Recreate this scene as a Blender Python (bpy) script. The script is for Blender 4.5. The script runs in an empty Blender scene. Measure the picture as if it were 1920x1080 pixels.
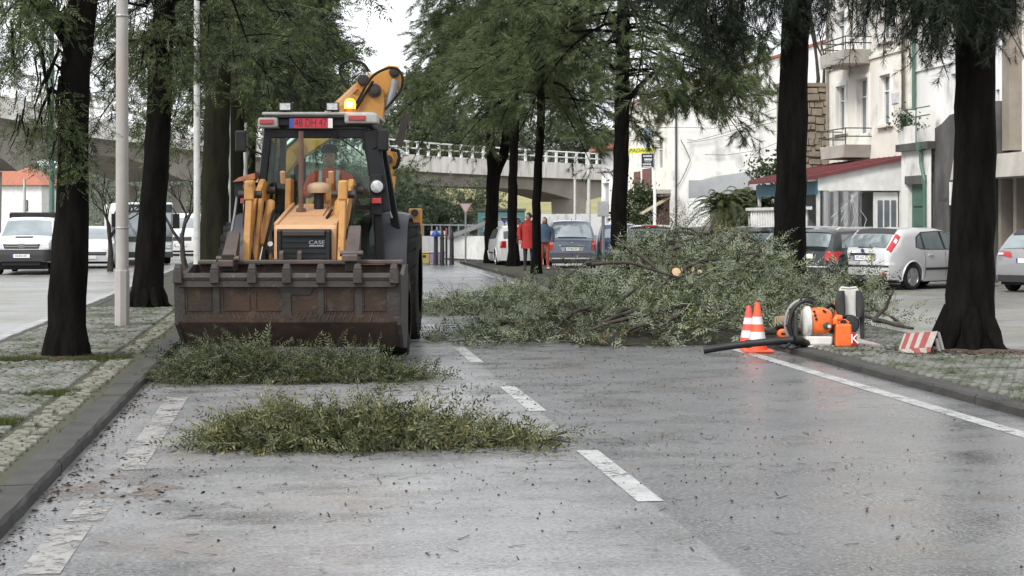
import bpy, bmesh, math, random
import numpy as np
from mathutils import Vector, Matrix, Euler
R = math.radians
PI = math.pi
sc = bpy.context.scene
COL = sc.collection

# ------------------------------------------------------------------ camera, light, exposure
FPX, HORIZ, CAMH = 3000.0, 411.0, 1.7          # focal length in photo pixels, horizon row, eye height
ZM = .09                                        # height of the kerbed medians
YAW = math.atan(400 / FPX)                      # street runs along +Y, vanishing at column 560
CS, SN = math.cos(YAW), math.sin(YAW)
cam = bpy.data.cameras.new('camera')
cam.sensor_width = 36.0
cam.lens = 36.0 * FPX / 1920
cam.shift_y = -(540 - HORIZ) / 1920
cam.clip_start, cam.clip_end = 0.1, 3000
camo = bpy.data.objects.new('camera', cam)
camo.location = (0, 0, CAMH)
camo.rotation_euler = (R(90), 0, -YAW)
COL.objects.link(camo)
sc.camera = camo

SUN_EL, SUN_AZ = 48, 228                        # overcast: a broad soft sun, high and a little behind the camera
w = bpy.data.worlds.new('World')
sc.world = w
w.use_nodes = True
nt = w.node_tree
nt.nodes.clear()
sky = nt.nodes.new('ShaderNodeTexSky')
sky.sky_type = 'NISHITA'
sky.sun_disc = False
sky.sun_elevation = R(SUN_EL)
sky.sun_rotation = R(SUN_AZ)
sky.air_density, sky.dust_density, sky.ozone_density = 1.0, 4.0, 1.0
hs = nt.nodes.new('ShaderNodeHueSaturation')
hs.inputs['Saturation'].default_value = 0.14
mx = nt.nodes.new('ShaderNodeMix')              # cloud cover: most of the blue dome is replaced by even white cloud
mx.data_type = 'RGBA'
mx.inputs[0].default_value = 0.6
mx.inputs[7].default_value = (9.3, 9.55, 10.0, 1)
bg = nt.nodes.new('ShaderNodeBackground')
bg.inputs['Strength'].default_value = 0.1
wo = nt.nodes.new('ShaderNodeOutputWorld')
nt.links.new(sky.outputs[0], hs.inputs['Color'])
nt.links.new(hs.outputs[0], mx.inputs[6])
nt.links.new(mx.outputs[2], bg.inputs[0])
nt.links.new(bg.outputs[0], wo.inputs[0])
sl = bpy.data.lights.new('sun', 'SUN')
sl.energy = 1.5
sl.angle = R(16)
sl.color = (1, 0.97, 0.92)
so = bpy.data.objects.new('sun', sl)
so.rotation_euler = (R(90 - SUN_EL), 0, R(180 - SUN_AZ))
COL.objects.link(so)
vs = sc.view_settings
vs.view_transform = 'Standard'
vs.look = 'None'
vs.gamma = 1
vs.use_curve_mapping = False
vs.exposure = 1.12
sc.cycles.max_bounces = 6
sc.cycles.transparent_max_bounces = 12
sc.cycles.use_denoising = True

# ------------------------------------------------------------------ places
def at(px, d, z=0.0):
    """world point seen in photo column px at distance d along the view"""
    xc = (px - 960) / FPX * d
    return Vector((CS * xc + SN * d, CS * d - SN * xc, z))
def zat(py, d): return CAMH + (HORIZ - py) * d / FPX
def dg(py, z=0.0): return (CAMH - z) * FPX / (py - HORIZ)      # distance of ground row py
def gr(px, py, z=0.0): return at(px, dg(py, z), z)
def fY(px, X):                                                   # street coordinate of column px on the plane x = X
    k = (px - 960) / FPX
    return X / (CS * k + SN) * (CS - SN * k)
def fD(px, X):
    k = (px - 960) / FPX
    return X / (CS * k + SN)
def fZ(px, py, X): return zat(py, fD(px, X))

# ------------------------------------------------------------------ mesh helpers
class MB:
    def __init__(s): s.v, s.f = [], []
    def add(s, vs, fs):
        o = len(s.v)
        s.v += [tuple(p) for p in vs]
        s.f += [tuple(i + o for i in f) for f in fs]
        return s
    def hexa(s, p):          # 8 points: bottom 4 ccw, top 4 ccw
        return s.add(p, [(3, 2, 1, 0), (4, 5, 6, 7), (0, 1, 5, 4), (1, 2, 6, 5), (2, 3, 7, 6), (3, 0, 4, 7)])
    def box(s, c, d, rot=None):
        x, y, z = d[0] / 2, d[1] / 2, d[2] / 2
        p = [Vector(q) for q in ((-x, -y, -z), (x, -y, -z), (x, y, -z), (-x, y, -z), (-x, -y, z), (x, -y, z), (x, y, z), (-x, y, z))]
        if rot is not None:
            m = rot if isinstance(rot, Matrix) else Euler(rot).to_matrix()
            p = [m @ q for q in p]
        c = Vector(c)
        return s.hexa([q + c for q in p])
    def bb(s, x0, x1, y0, y1, z0, z1):
        return s.box(((x0 + x1) / 2, (y0 + y1) / 2, (z0 + z1) / 2), (abs(x1 - x0), abs(y1 - y0), abs(z1 - z0)))
    def beam(s, a, b, w, h, up=(0, 0, 1)):
        a, b = Vector(a), Vector(b)
        t = (b - a).normalized()
        r = t.cross(Vector(up))
        if r.length < 1e-4: r = t.cross(Vector((0, 1, 0)))
        r.normalize()
        u = r.cross(t)
        r, u = r * (w / 2), u * (h / 2)
        return s.hexa([a - r - u, a + r - u, b + r - u, b - r - u, a - r + u, a + r + u, b + r + u, b - r + u])
    def tube(s, pts, r, n=8, cap=True, jit=0, rng=None):
        pts = [Vector(p) for p in pts]
        m = len(pts)
        rs = list(r) if isinstance(r, (list, tuple)) else [r] * m
        vs, fs = [], []
        prev = None
        for i, p in enumerate(pts):
            t = (pts[min(i + 1, m - 1)] - pts[max(i - 1, 0)])
            t = t.normalized() if t.length > 1e-9 else Vector((0, 0, 1))
            if prev is None:
                a = Vector((1, 0, 0)) if abs(t.x) < .8 else Vector((0, 1, 0))
                nrm = (a - t * a.dot(t)).normalized()
            else:
                nrm = prev - t * prev.dot(t)
                nrm = nrm.normalized() if nrm.length > 1e-6 else prev
            prev = nrm
            b = t.cross(nrm)
            for k in range(n):
                th = 2 * PI * k / n
                rr = rs[i] * (1 + (rng.uniform(-jit, jit) if jit else 0))
                vs.append(p + nrm * (rr * math.cos(th)) + b * (rr * math.sin(th)))
        for i in range(m - 1):
            for k in range(n):
                a, b2 = i * n + k, i * n + (k + 1) % n
                fs.append((a, b2, b2 + n, a + n))
        if cap:
            fs.append(tuple(range(n - 1, -1, -1)))
            fs.append(tuple(range((m - 1) * n, m * n)))
        return s.add(vs, fs)
    def cyl(s, a, b, r, n=12, r2=None): return s.tube([a, b], [r, r if r2 is None else r2], n)
    def lathe(s, prof, n=16, o=(0, 0, 0), axis='z', cap=True):
        vs, fs = [], []
        for (r, h) in prof:
            for k in range(n):
                th = 2 * PI * k / n
                a, b = r * math.cos(th), r * math.sin(th)
                q = (a, b, h) if axis == 'z' else ((h, a, b) if axis == 'x' else (b, h, a))
                vs.append((q[0] + o[0], q[1] + o[1], q[2] + o[2]))
        for i in range(len(prof) - 1):
            for k in range(n):
                a, b = i * n + k, i * n + (k + 1) % n
                fs.append((a, b, b + n, a + n))
        if cap:
            fs.append(tuple(range(n - 1, -1, -1)))
            fs.append(tuple(range((len(prof) - 1) * n, len(prof) * n)))
        return s.add(vs, fs)
    def prism(s, poly, plane, a, b):
        """poly of 2d points; plane 'yz' extrudes along x, 'xz' along y, 'xy' along z, from a to b"""
        def q(p, h): return (h, p[0], p[1]) if plane == 'yz' else ((p[0], h, p[1]) if plane == 'xz' else (p[0], p[1], h))
        n = len(poly)
        vs = [q(p, a) for p in poly] + [q(p, b) for p in poly]
        fs = [tuple(range(n - 1, -1, -1)), tuple(range(n, 2 * n))] + [(i, (i + 1) % n, (i + 1) % n + n, i + n) for i in range(n)]
        return s.add(vs, fs)
    def loft(s, rings, cap=True, closed=True):
        n = len(rings[0])
        vs = [p for r in rings for p in r]
        fs = []
        for i in range(len(rings) - 1):
            for k in range(n if closed else n - 1):
                a, b = i * n + k, i * n + (k + 1) % n
                fs.append((a, b, b + n, a + n))
        if cap:
            fs.append(tuple(range(n - 1, -1, -1)))
            fs.append(tuple(range((len(rings) - 1) * n, len(rings) * n)))
        return s.add(vs, fs)
    def grid(s, P):
        nu, nv = len(P), len(P[0])
        vs = [p for r in P for p in r]
        return s.add(vs, [(i * nv + j, (i + 1) * nv + j, (i + 1) * nv + j + 1, i * nv + j + 1) for i in range(nu - 1) for j in range(nv - 1)])
    def face(s, pts): return s.add(pts, [tuple(range(len(pts)))])
    def mesh(s, name, recalc=True, smooth=None):
        me = bpy.data.meshes.new(name)
        me.from_pydata(s.v, [], s.f)
        if recalc:
            bm = bmesh.new(); bm.from_mesh(me)
            bmesh.ops.recalc_face_normals(bm, faces=bm.faces)
            bm.to_mesh(me); bm.free()
        if smooth:
            me.polygons.foreach_set('use_smooth', [True] * len(me.polygons))
            me.set_sharp_from_angle(angle=R(smooth))
        return me

def link(name, me, mat, parent=None, **kw):
    if mat is not None and not me.materials: me.materials.append(mat)
    o = bpy.data.objects.new(name, me)
    COL.objects.link(o)
    if parent is not None: o.parent = parent
    for k, v in kw.items(): o[k] = v
    return o
def part(name, mb, mat, parent=None, smooth=None, bevel=0, recalc=True, **kw):
    o = link(name, mb.mesh(name, recalc, smooth), mat, parent, **kw)
    if bevel:
        b = o.modifiers.new('bevel', 'BEVEL')
        b.width = bevel; b.segments = 2; b.limit_method = 'ANGLE'; b.angle_limit = R(40)
    return o
def thing(name, label, cat, loc=(0, 0, 0), rz=0.0, group=None, scale=1.0):
    o = bpy.data.objects.new(name, None)
    o.empty_display_size = .2
    COL.objects.link(o)
    o.location = loc
    o.rotation_euler = (0, 0, rz)
    o.scale = (scale,) * 3
    o['label'] = label; o['category'] = cat
    if group: o['group'] = group
    return o
def tag(o, label, cat, group=None, kind=None):
    o['label'] = label; o['category'] = cat
    if group: o['group'] = group
    if kind: o['kind'] = kind
    return o
def struct(name, mb, mat, parent=None, **kw):
    o = part(name, mb, mat, parent, **kw)
    if parent is None: o['kind'] = 'structure'
    return o
def cthing(name, label, cat, px, d, z=0.0, group=None, scale=1.0, turn=0.0):
    """a thing whose own x axis runs across the view and y axis away from it"""
    return thing(name, label, cat, at(px, d, z), -YAW + turn, group, scale)
def text(name, s, size, mat, parent, loc, rot=(R(90), 0, 0), depth=.002, align='CENTER', xs=1.0, shear=0.0):
    c = bpy.data.curves.new(name, 'FONT')
    c.body = s; c.size = size; c.extrude = depth
    c.align_x = align; c.align_y = 'CENTER'
    c.materials.append(mat)
    o = bpy.data.objects.new(name, c)
    COL.objects.link(o)
    c.shear = shear
    me = bpy.data.meshes.new_from_object(o)          # letters as plain geometry
    bpy.data.objects.remove(o)
    o = link(name, me, mat, parent)
    o.location = loc; o.rotation_euler = rot
    o.scale = (xs, 1, 1)
    return o

# ------------------------------------------------------------------ materials
def M(name, c1, c2=None, scale=4.0, rough=.6, rough2=None, metal=0.0, bump=0.0, bscale=30.0, detail=5.0, lo=.35, hi=.65, spec=.5,
      stretch=(1, 1, 1), coat=0.0, coord='Object', c3=None, s3=.6, lo3=.55, hi3=.7):
    m = bpy.data.materials.new(name)
    m.use_nodes = True
    n, l = m.node_tree.nodes, m.node_tree.links
    b = n['Principled BSDF']
    b.inputs['Roughness'].default_value = rough
    b.inputs['Metallic'].default_value = metal
    b.inputs['Specular IOR Level'].default_value = spec
    b.inputs['Coat Weight'].default_value = coat
    b.inputs['Coat Roughness'].default_value = .06
    b.inputs['Base Color'].default_value = (*c1, 1)
    if c2 is None and not bump and rough2 is None: return m
    tc = n.new('ShaderNodeTexCoord')
    mp = n.new('ShaderNodeMapping')
    mp.inputs['Scale'].default_value = stretch
    if coord == 'World':
        g = n.new('ShaderNodeNewGeometry')
        l.new(g.outputs['Position'], mp.inputs['Vector'])
    else:
        l.new(tc.outputs[coord], mp.inputs['Vector'])
    def noise(sv, dt=detail):
        t = n.new('ShaderNodeTexNoise')
        t.inputs['Scale'].default_value = sv
        t.inputs['Detail'].default_value = dt
        t.inputs['Roughness'].default_value = .6
        l.new(mp.outputs[0], t.inputs['Vector'])
        return t
    def ramp(src, a, z):
        r = n.new('ShaderNodeMapRange')
        r.inputs['From Min'].default_value = a
        r.inputs['From Max'].default_value = z
        l.new(src, r.inputs['Value'])
        return r.outputs[0]
    t = noise(scale)
    fac = ramp(t.outputs['Fac'], lo, hi)
    if c2 is not None:
        x = n.new('ShaderNodeMix'); x.data_type = 'RGBA'
        x.inputs[6].default_value = (*c1, 1); x.inputs[7].default_value = (*c2, 1)
        l.new(fac, x.inputs[0])
        outc = x.outputs[2]
        if c3 is not None:
            t3 = noise(s3)
            x3 = n.new('ShaderNodeMix'); x3.data_type = 'RGBA'
            x3.inputs[7].default_value = (*c3, 1)
            l.new(outc, x3.inputs[6]); l.new(ramp(t3.outputs['Fac'], lo3, hi3), x3.inputs[0])
            outc = x3.outputs[2]
        l.new(outc, b.inputs['Base Color'])
    if rough2 is not None:
        mr = n.new('ShaderNodeMapRange')
        mr.inputs['From Min'].default_value = lo; mr.inputs['From Max'].default_value = hi
        mr.inputs['To Min'].default_value = rough; mr.inputs['To Max'].default_value = rough2
        l.new(t.outputs['Fac'], mr.inputs['Value']); l.new(mr.outputs[0], b.inputs['Roughness'])
    if bump:
        tb = noise(bscale, 6)
        bp = n.new('ShaderNodeBump')
        bp.inputs['Strength'].default_value = bump
        bp.inputs['Distance'].default_value = .02
        l.new(tb.outputs['Fac'], bp.inputs['Height'])
        l.new(bp.outputs[0], b.inputs['Normal'])
    return m

def leaf_mat(name, cols, back=None, trans=.25, clump=1.2, rough=.5, drift=.36):
    """foliage: every leaf its own tone, slow drift between clumps, optional paler underside"""
    m = bpy.data.materials.new(name)
    m.use_nodes = True
    n, l = m.node_tree.nodes, m.node_tree.links
    b = n['Principled BSDF']
    g = n.new('ShaderNodeNewGeometry')
    t = n.new('ShaderNodeTexNoise')
    t.inputs['Scale'].default_value = clump; t.inputs['Detail'].default_value = 3
    l.new(g.outputs['Position'], t.inputs['Vector'])
    ad = n.new('ShaderNodeMath'); ad.operation = 'MULTIPLY_ADD'
    ad.inputs[1].default_value = .7
    l.new(g.outputs['Random Per Island'], ad.inputs[0])
    mr = n.new('ShaderNodeMapRange')
    mr.inputs['From Min'].default_value = .3; mr.inputs['From Max'].default_value = .7
    mr.inputs['To Min'].default_value = (.36 - drift) * .8; mr.inputs['To Max'].default_value = drift
    l.new(t.outputs['Fac'], mr.inputs['Value']); l.new(mr.outputs[0], ad.inputs[2])
    cr = n.new('ShaderNodeValToRGB')
    e = cr.color_ramp.elements
    e[0].position = 0; e[0].color = (*cols[0], 1)
    e[1].position = 1; e[1].color = (*cols[-1], 1)
    for i, c in enumerate(cols[1:-1]):
        k = e.new((i + 1) / (len(cols) - 1)); k.color = (*c, 1)
    l.new(ad.outputs[0], cr.inputs[0])
    out = cr.outputs[0]
    if back:
        x = n.new('ShaderNodeMix'); x.data_type = 'RGBA'
        x.inputs[7].default_value = (*back, 1)
        l.new(out, x.inputs[6])
        ml = n.new('ShaderNodeMath'); ml.operation = 'MULTIPLY'; ml.inputs[1].default_value = .75
        l.new(g.outputs['Backfacing'], ml.inputs[0]); l.new(ml.outputs[0], x.inputs[0])
        out = x.outputs[2]
    l.new(out, b.inputs['Base Color'])
    b.inputs['Roughness'].default_value = rough
    b.inputs['Specular IOR Level'].default_value = .2
    tr = n.new('ShaderNodeBsdfTranslucent')
    l.new(out, tr.inputs['Color'])
    ms = n.new('ShaderNodeMixShader')
    ms.inputs[0].default_value = trans
    l.new(b.outputs[0], ms.inputs[1]); l.new(tr.outputs[0], ms.inputs[2])
    l.new(ms.outputs[0], n['Material Output'].inputs['Surface'])
    return m
def glass_mat(name, tint=(.75, .85, .82), clear=.75, rough=.02, ior=1.45):
    m = bpy.data.materials.new(name)
    m.use_nodes = True
    n, l = m.node_tree.nodes, m.node_tree.links
    n.remove(n['Principled BSDF'])
    tp = n.new('ShaderNodeBsdfTransparent'); tp.inputs[0].default_value = (*tint, 1)
    gl = n.new('ShaderNodeBsdfGlossy'); gl.inputs['Roughness'].default_value = rough
    lw = n.new('ShaderNodeFresnel'); lw.inputs['IOR'].default_value = ior
    ad = n.new('ShaderNodeMath'); ad.operation = 'ADD'; ad.inputs[1].default_value = 1 - clear; ad.use_clamp = True
    ms = n.new('ShaderNodeMixShader')
    l.new(lw.outputs[0], ad.inputs[0]); l.new(ad.outputs[0], ms.inputs[0])
    l.new(tp.outputs[0], ms.inputs[1]); l.new(gl.outputs[0], ms.inputs[2])
    l.new(ms.outputs[0], n['Material Output'].inputs['Surface'])
    return m
def emit_mat(name, col, strength, base=None):
    m = bpy.data.materials.new(name)
    m.use_nodes = True
    b = m.node_tree.nodes['Principled BSDF']
    b.inputs['Base Color'].default_value = (*(base or col), 1)
    b.inputs['Emission Color'].default_value = (*col, 1)
    b.inputs['Emission Strength'].default_value = strength
    b.inputs['Roughness'].default_value = .3
    return m

def asphalt(name, dark, light, rlo, rhi, dirt=(.16, .12, .085), dirt_amt=0.5, split=None, dark2=None, light2=None):
    m = bpy.data.materials.new(name)
    m.use_nodes = True
    n, l = m.node_tree.nodes, m.node_tree.links
    b = n['Principled BSDF']
    g = n.new('ShaderNodeNewGeometry')
    def noise(s, d=4, st=(1, 1, 1)):
        mp = n.new('ShaderNodeMapping'); mp.inputs['Scale'].default_value = st
        l.new(g.outputs['Position'], mp.inputs[0])
        t = n.new('ShaderNodeTexNoise'); t.inputs['Scale'].default_value = s; t.inputs['Detail'].default_value = d
        t.inputs['Roughness'].default_value = .62
        l.new(mp.outputs[0], t.inputs['Vector'])
        return t.outputs['Fac']
    def mr(src, a, z, c=0.0, d=1.0):
        r = n.new('ShaderNodeMapRange')
        r.inputs[1].default_value = a; r.inputs[2].default_value = z; r.inputs[3].default_value = c; r.inputs[4].default_value = d
        l.new(src, r.inputs[0]); return r.outputs[0]
    def mul(a, c, op='MULTIPLY'):
        x = n.new('ShaderNodeMath'); x.operation = op; l.new(a, x.inputs[0])
        if isinstance(c, (int, float)): x.inputs[1].default_value = c
        else: l.new(c, x.inputs[1])
        return x.outputs[0]
    def mix(f, a, c2):
        x = n.new('ShaderNodeMix'); x.data_type = 'RGBA'
        if isinstance(f, float): x.inputs[0].default_value = f
        else: l.new(f, x.inputs[0])
        for s, v in ((6, a), (7, c2)):
            if isinstance(v, tuple): x.inputs[s].default_value = (*v, 1)
            else: l.new(v, x.inputs[s])
        return x.outputs[2]
    big = noise(.38, 6)                       # slow patches of damp and dry
    med = noise(1.7, 7, (.7, 1.0, 1))
    mid = noise(9, 5)
    fine = noise(38, 4)
    agg = noise(120, 3)
    f = mr(big, .36, .62)
    c = mix(f, dark, light)
    if split is not None:
        sx = n.new('ShaderNodeSeparateXYZ'); l.new(g.outputs['Position'], sx.inputs[0])
        e = mul(mul(noise(1.3, 6), .22), sx.outputs[0], 'ADD')
        c = mix(mr(e, split + .09, split + .13), c, mix(f, dark2, light2))
    damp = mr(med, .44, .68)
    c = mix(mul(damp, .52), c, tuple(v * .45 for v in dark))
    c = mix(mr(mid, .5, .72, 0, .40), c, tuple(v * .5 for v in dark))
    c = mix(mr(fine, .5, .72, 0, .42), c, tuple(min(1, v * 1.7) for v in light))
    c = mix(mr(fine, .48, .30, 0, .6), c, (.03, .03, .032))
    c = mix(mr(agg, .52, .70, 0, .6), c, (.035, .035, .035))
    c = mix(mr(noise(.8, 6), .55, .75, 0, dirt_amt), c, dirt)
    # hair cracks where the surface has tired
    w = n.new('ShaderNodeTexVoronoi'); w.feature = 'DISTANCE_TO_EDGE'; w.inputs['Scale'].default_value = .9
    wp = n.new('ShaderNodeMapping'); l.new(g.outputs['Position'], wp.inputs[0])
    nv = n.new('ShaderNodeTexNoise'); nv.inputs['Scale'].default_value = 2.5; nv.inputs['Detail'].default_value = 6; l.new(g.outputs['Position'], nv.inputs['Vector'])
    va = n.new('ShaderNodeVectorMath'); va.operation = 'MULTIPLY_ADD'; va.inputs[1].default_value = (.7, .7, 0); l.new(nv.outputs['Color'], va.inputs[0]); l.new(wp.outputs[0], va.inputs[2])
    l.new(va.outputs[0], w.inputs['Vector'])
    cr = mul(mr(w.outputs['Distance'], .012, .002), mr(noise(.5, 3), .52, .62))
    c = mix(mul(cr, .75), c, (.02, .02, .02))
    l.new(c, b.inputs['Base Color'])
    a = n.new('ShaderNodeMath'); a.operation = 'MULTIPLY_ADD'
    l.new(mr(big, .35, .65, rhi, rlo), a.inputs[0]); a.inputs[1].default_value = .6
    l.new(mr(damp, 0, 1, rhi * .45, rlo * .2), a.inputs[2])
    l.new(a.outputs[0], b.inputs['Roughness'])
    bp = n.new('ShaderNodeBump'); bp.inputs['Strength'].default_value = .35; bp.inputs['Distance'].default_value = .006
    l.new(fine, bp.inputs['Height'])
    bp2 = n.new('ShaderNodeBump'); bp2.inputs['Strength'].default_value = .3; bp2.inputs['Distance'].default_value = .03
    l.new(med, bp2.inputs['Height']); l.new(bp.outputs[0], bp2.inputs['Normal'])
    l.new(bp2.outputs[0], b.inputs['Normal'])
    b.inputs['Specular IOR Level'].default_value = .6
    return m
def worn_paint(name, c1, c2, keep, scale):
    """road paint rubbed away in places so that the surface under it shows"""
    m = M(name, c1, c2, 5, .5, coord='World', detail=8)
    n, l = m.node_tree.nodes, m.node_tree.links
    g = n.new('ShaderNodeNewGeometry')
    fs = []
    for s in (scale, scale * 9):
        t = n.new('ShaderNodeTexNoise'); t.inputs['Scale'].default_value = s; t.inputs['Detail'].default_value = 8; t.inputs['Roughness'].default_value = .7
        l.new(g.outputs['Position'], t.inputs['Vector']); fs.append(t.outputs['Fac'])
    ad = n.new('ShaderNodeMath'); ad.operation = 'ADD'; l.new(fs[0], ad.inputs[0]); l.new(fs[1], ad.inputs[1])
    r = n.new('ShaderNodeMapRange'); r.inputs[1].default_value = 1.0 + keep; r.inputs[2].default_value = 1.16 + keep
    l.new(ad.outputs[0], r.inputs[0])
    tp = n.new('ShaderNodeBsdfTransparent'); ms = n.new('ShaderNodeMixShader')
    l.new(r.outputs[0], ms.inputs[0]); l.new(n['Principled BSDF'].outputs[0], ms.inputs[1]); l.new(tp.outputs[0], ms.inputs[2])
    l.new(ms.outputs[0], n['Material Output'].inputs['Surface'])
    return m

mats = {}
def mm(key, *a, **k):
    if key not in mats: mats[key] = M(key, *a, **k)
    return mats[key]
WHITE = mm('white_paint', (.78, .78, .76), (.62, .62, .60), 3, .45)
BLACKP = mm('black_plastic', (.008, .008, .009), (.016, .016, .017), 6, .5, spec=.3)
RUBBER = mm('rubber', (.010, .010, .0105), (.026, .024, .022), 5, .85, spec=.2, bump=.3, bscale=60)
STEEL = mm('galvanised', (.36, .37, .38), (.28, .29, .30), 6, .5, metal=.6)
CHROME = mm('chrome', (.7, .7, .7), rough=.12, metal=1)
CONC = mm('concrete', (.42, .40, .36), (.30, .28, .25), 1.2, .85, bump=.3, bscale=25)
BARK = mm('bark', (.0025, .0022, .002), (.008, .007, .006), 7, .95, bump=1.0, bscale=22, stretch=(1, 1, .22), spec=.08)
BARK2 = mm('grey_bark', (.030, .026, .021), (.065, .057, .048), 9, .9, spec=.2, bump=.8, bscale=30, stretch=(1, 1, .3))
WOOD = mm('cut_wood', (.45, .30, .17), (.55, .40, .25), 12, .8)
CARGLASS = mm('car_glass', (.22, .26, .27), (.34, .38, .39), 1.5, .05, spec=.9, metal=.55)
REDLENS = mm('red_lens', (.42, .015, .02), (.30, .01, .012), 30, .15, spec=.7)
CLEARLENS = mm('clear_lens', (.62, .63, .64), (.35, .36, .38), 25, .12, spec=.8)
ORANGELENS = mm('orange_lens', (.55, .13, .01), rough=.2)
PLATE = mm('plate_white', (.70, .70, .68), rough=.4)
INK = mm('ink', (.02, .02, .025), rough=.5)
BLUEINK = mm('blue_ink', (.03, .07, .35), rough=.5)
# ------------------------------------------------------------------ numpy scatter of small leaf-sized shapes
def rot_from(d, roll):
    """(N,3,3) rotations taking local +y to d, turned by roll about it"""
    d = d / np.linalg.norm(d, axis=1, keepdims=True)
    a = np.where(np.abs(d[:, 2:3]) < .92, np.array([[0, 0, 1.0]]), np.array([[1.0, 0, 0]]))
    x = np.cross(d, a); x /= np.linalg.norm(x, axis=1, keepdims=True)
    z = np.cross(x, d)
    c, s = np.cos(roll)[:, None], np.sin(roll)[:, None]
    x2, z2 = x * c + z * s, z * c - x * s
    return np.stack([x2, d, z2], axis=2)
def tri_mesh(name, V, F, mat):
    me = bpy.data.meshes.new(name)
    V = np.ascontiguousarray(V, dtype=np.float32); F = np.ascontiguousarray(F, dtype=np.int32)
    me.vertices.add(len(V)); me.vertices.foreach_set('co', V.ravel())
    me.loops.add(F.size); me.loops.foreach_set('vertex_index', F.ravel())
    me.polygons.add(len(F)); me.polygons.foreach_set('loop_start', np.arange(len(F), dtype=np.int32) * F.shape[1])
    me.update(calc_edges=True)
    me.materials.append(mat)
    return me
def place(protos, pos, d, scale, rng):
    """protos: list of (V,F); returns merged V,F"""
    N = len(pos)
    which = rng.integers(0, len(protos), N)
    Rm = rot_from(d, rng.uniform(0, 2 * PI, N))
    VV, FF, off = [], [], 0
    for k, (pv, pf) in enumerate(protos):
        i = np.where(which == k)[0]
        if not len(i): continue
        q = np.einsum('nij,mj->nmi', Rm[i], pv) * scale[i][:, None, None] + pos[i][:, None, :]
        f = pf[None] + (np.arange(len(i)) * len(pv))[:, None, None] + off
        VV.append(q.reshape(-1, 3)); FF.append(f.reshape(-1, pf.shape[1])); off += len(i) * len(pv)
    return np.concatenate(VV), np.concatenate(FF)
def proto_tuft(seed, n=44, L=.42, nl=.19, w=.009, spread=.55):
    """a shoot clothed with long thin needles"""
    r = np.random.default_rng(seed)
    V, F = [], []
    for i in range(n):
        t = r.uniform(0, 1) ** .8
        a = r.uniform(0, 2 * PI)
        rad = np.array([math.cos(a), 0, math.sin(a)])
        d = np.array([0, 1.0, 0]) * r.uniform(.5, 1) + rad * r.uniform(.2, spread * 1.6)
        d /= np.linalg.norm(d)
        p = np.array([0, t * L, 0])
        s = np.cross(d, r.normal(size=3)); s /= np.linalg.norm(s)
        l = nl * r.uniform(.7, 1.25)
        o = len(V)
        V += [p - s * w / 2, p + s * w / 2, p + d * l + np.array([0, .0, 0])]
        F.append((o, o + 1, o + 2))
    s = .006
    o = len(V)
    V += [np.array([-s, 0, 0]), np.array([s, 0, 0]), np.array([0, L, 0])]; F.append((o, o + 1, o + 2))
    return np.array(V), np.array(F)
def frond(r, L=.24, pairs=8, ll=.085, w=.015, curl=.25):
    V, F = [], []
    def leaf(p, d, l, wd):
        n = np.array([0, 0, 1.0]) + r.normal(size=3) * .35
        s = np.cross(d, n); s /= np.linalg.norm(s)
        o = len(V)
        V.extend([p, p + d * l * .4 + s * wd / 2, p + d * l + np.array([0, 0, -curl * l * r.uniform(.2, 1)]), p + d * l * .4 - s * wd / 2])
        F.extend([(o, o + 1, o + 2), (o, o + 2, o + 3)])
    for i in range(pairs):
        t = (i + .6) / pairs
        p = np.array([0, t * L, -curl * L * t * t])
        k = ll * (1 - .45 * t) * r.uniform(.8, 1.15)
        for sd in (-1, 1):
            d = np.array([sd * .8, .62, r.uniform(-.25, .25)]); d /= np.linalg.norm(d)
            leaf(p, d, k, w)
    leaf(np.array([0, L, -curl * L]), np.array([0, .96, -.28]), ll * .8, w)
    return np.array(V), np.array(F)
def proto_frond(seed, **k): return frond(np.random.default_rng(seed), **k)
def proto_twig(seed, L=.7, nf=7, **k):
    """a twig carrying several fern-like leaves"""
    r = np.random.default_rng(seed)
    VV, FF, off = [], [], 0
    for i in range(nf):
        t = (i + 1) / nf
        v, f = frond(r, **k)
        a = i * 2.4 + r.uniform(-.4, .4)
        d = np.array([[math.cos(a) * .8, .55 + r.uniform(-.2, .3), math.sin(a) * .8]])
        if i == nf - 1: d = np.array([[.1, 1.0, 0.1]])
        m = rot_from(d, np.array([r.uniform(0, 6.28)]))[0]
        v = v @ m.T + np.array([0, t * L, 0])
        VV.append(v); FF.append(f + off); off += len(v)
    s = .007
    VV.append(np.array([[-s, 0, 0], [s, 0, 0], [0, L, 0]])); FF.append(np.array([[off, off + 1, off + 2]]))
    return np.concatenate(VV), np.concatenate(FF)
def proto_leaves(seed, n=26, rad=.35, w=.07, l=.13):
    """a loose clump of plain broad leaves"""
    r = np.random.default_rng(seed)
    V, F = [], []
    for i in range(n):
        p = r.normal(size=3) * rad * .5
        d = r.normal(size=3); d /= np.linalg.norm(d)
        s = np.cross(d, r.normal(size=3)); s /= np.linalg.norm(s)
        o = len(V); k = r.uniform(.6, 1.3)
        V += [p, p + d * l * .45 * k + s * w / 2 * k, p + d * l * k, p + d * l * .45 * k - s * w / 2 * k]
        F += [(o, o + 1, o + 2), (o, o + 2, o + 3)]
    return np.array(V), np.array(F)
def proto_blades(seed, n=9, h=.09, w=.007):
    r = np.random.default_rng(seed)
    V, F = [], []
    for i in range(n):
        p = np.array([r.normal() * .03, 0, r.normal() * .03])
        d = np.array([r.normal() * .45, 1, r.normal() * .45]) * h * r.uniform(.5, 1.3)
        s = r.normal(size=3) * np.array([1, 0, 1]); s /= np.linalg.norm(s)
        o = len(V)
        V += [p - s * w / 2, p + s * w / 2, p + d]; F.append((o, o + 1, o + 2))
    return np.array(V), np.array(F)

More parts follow.
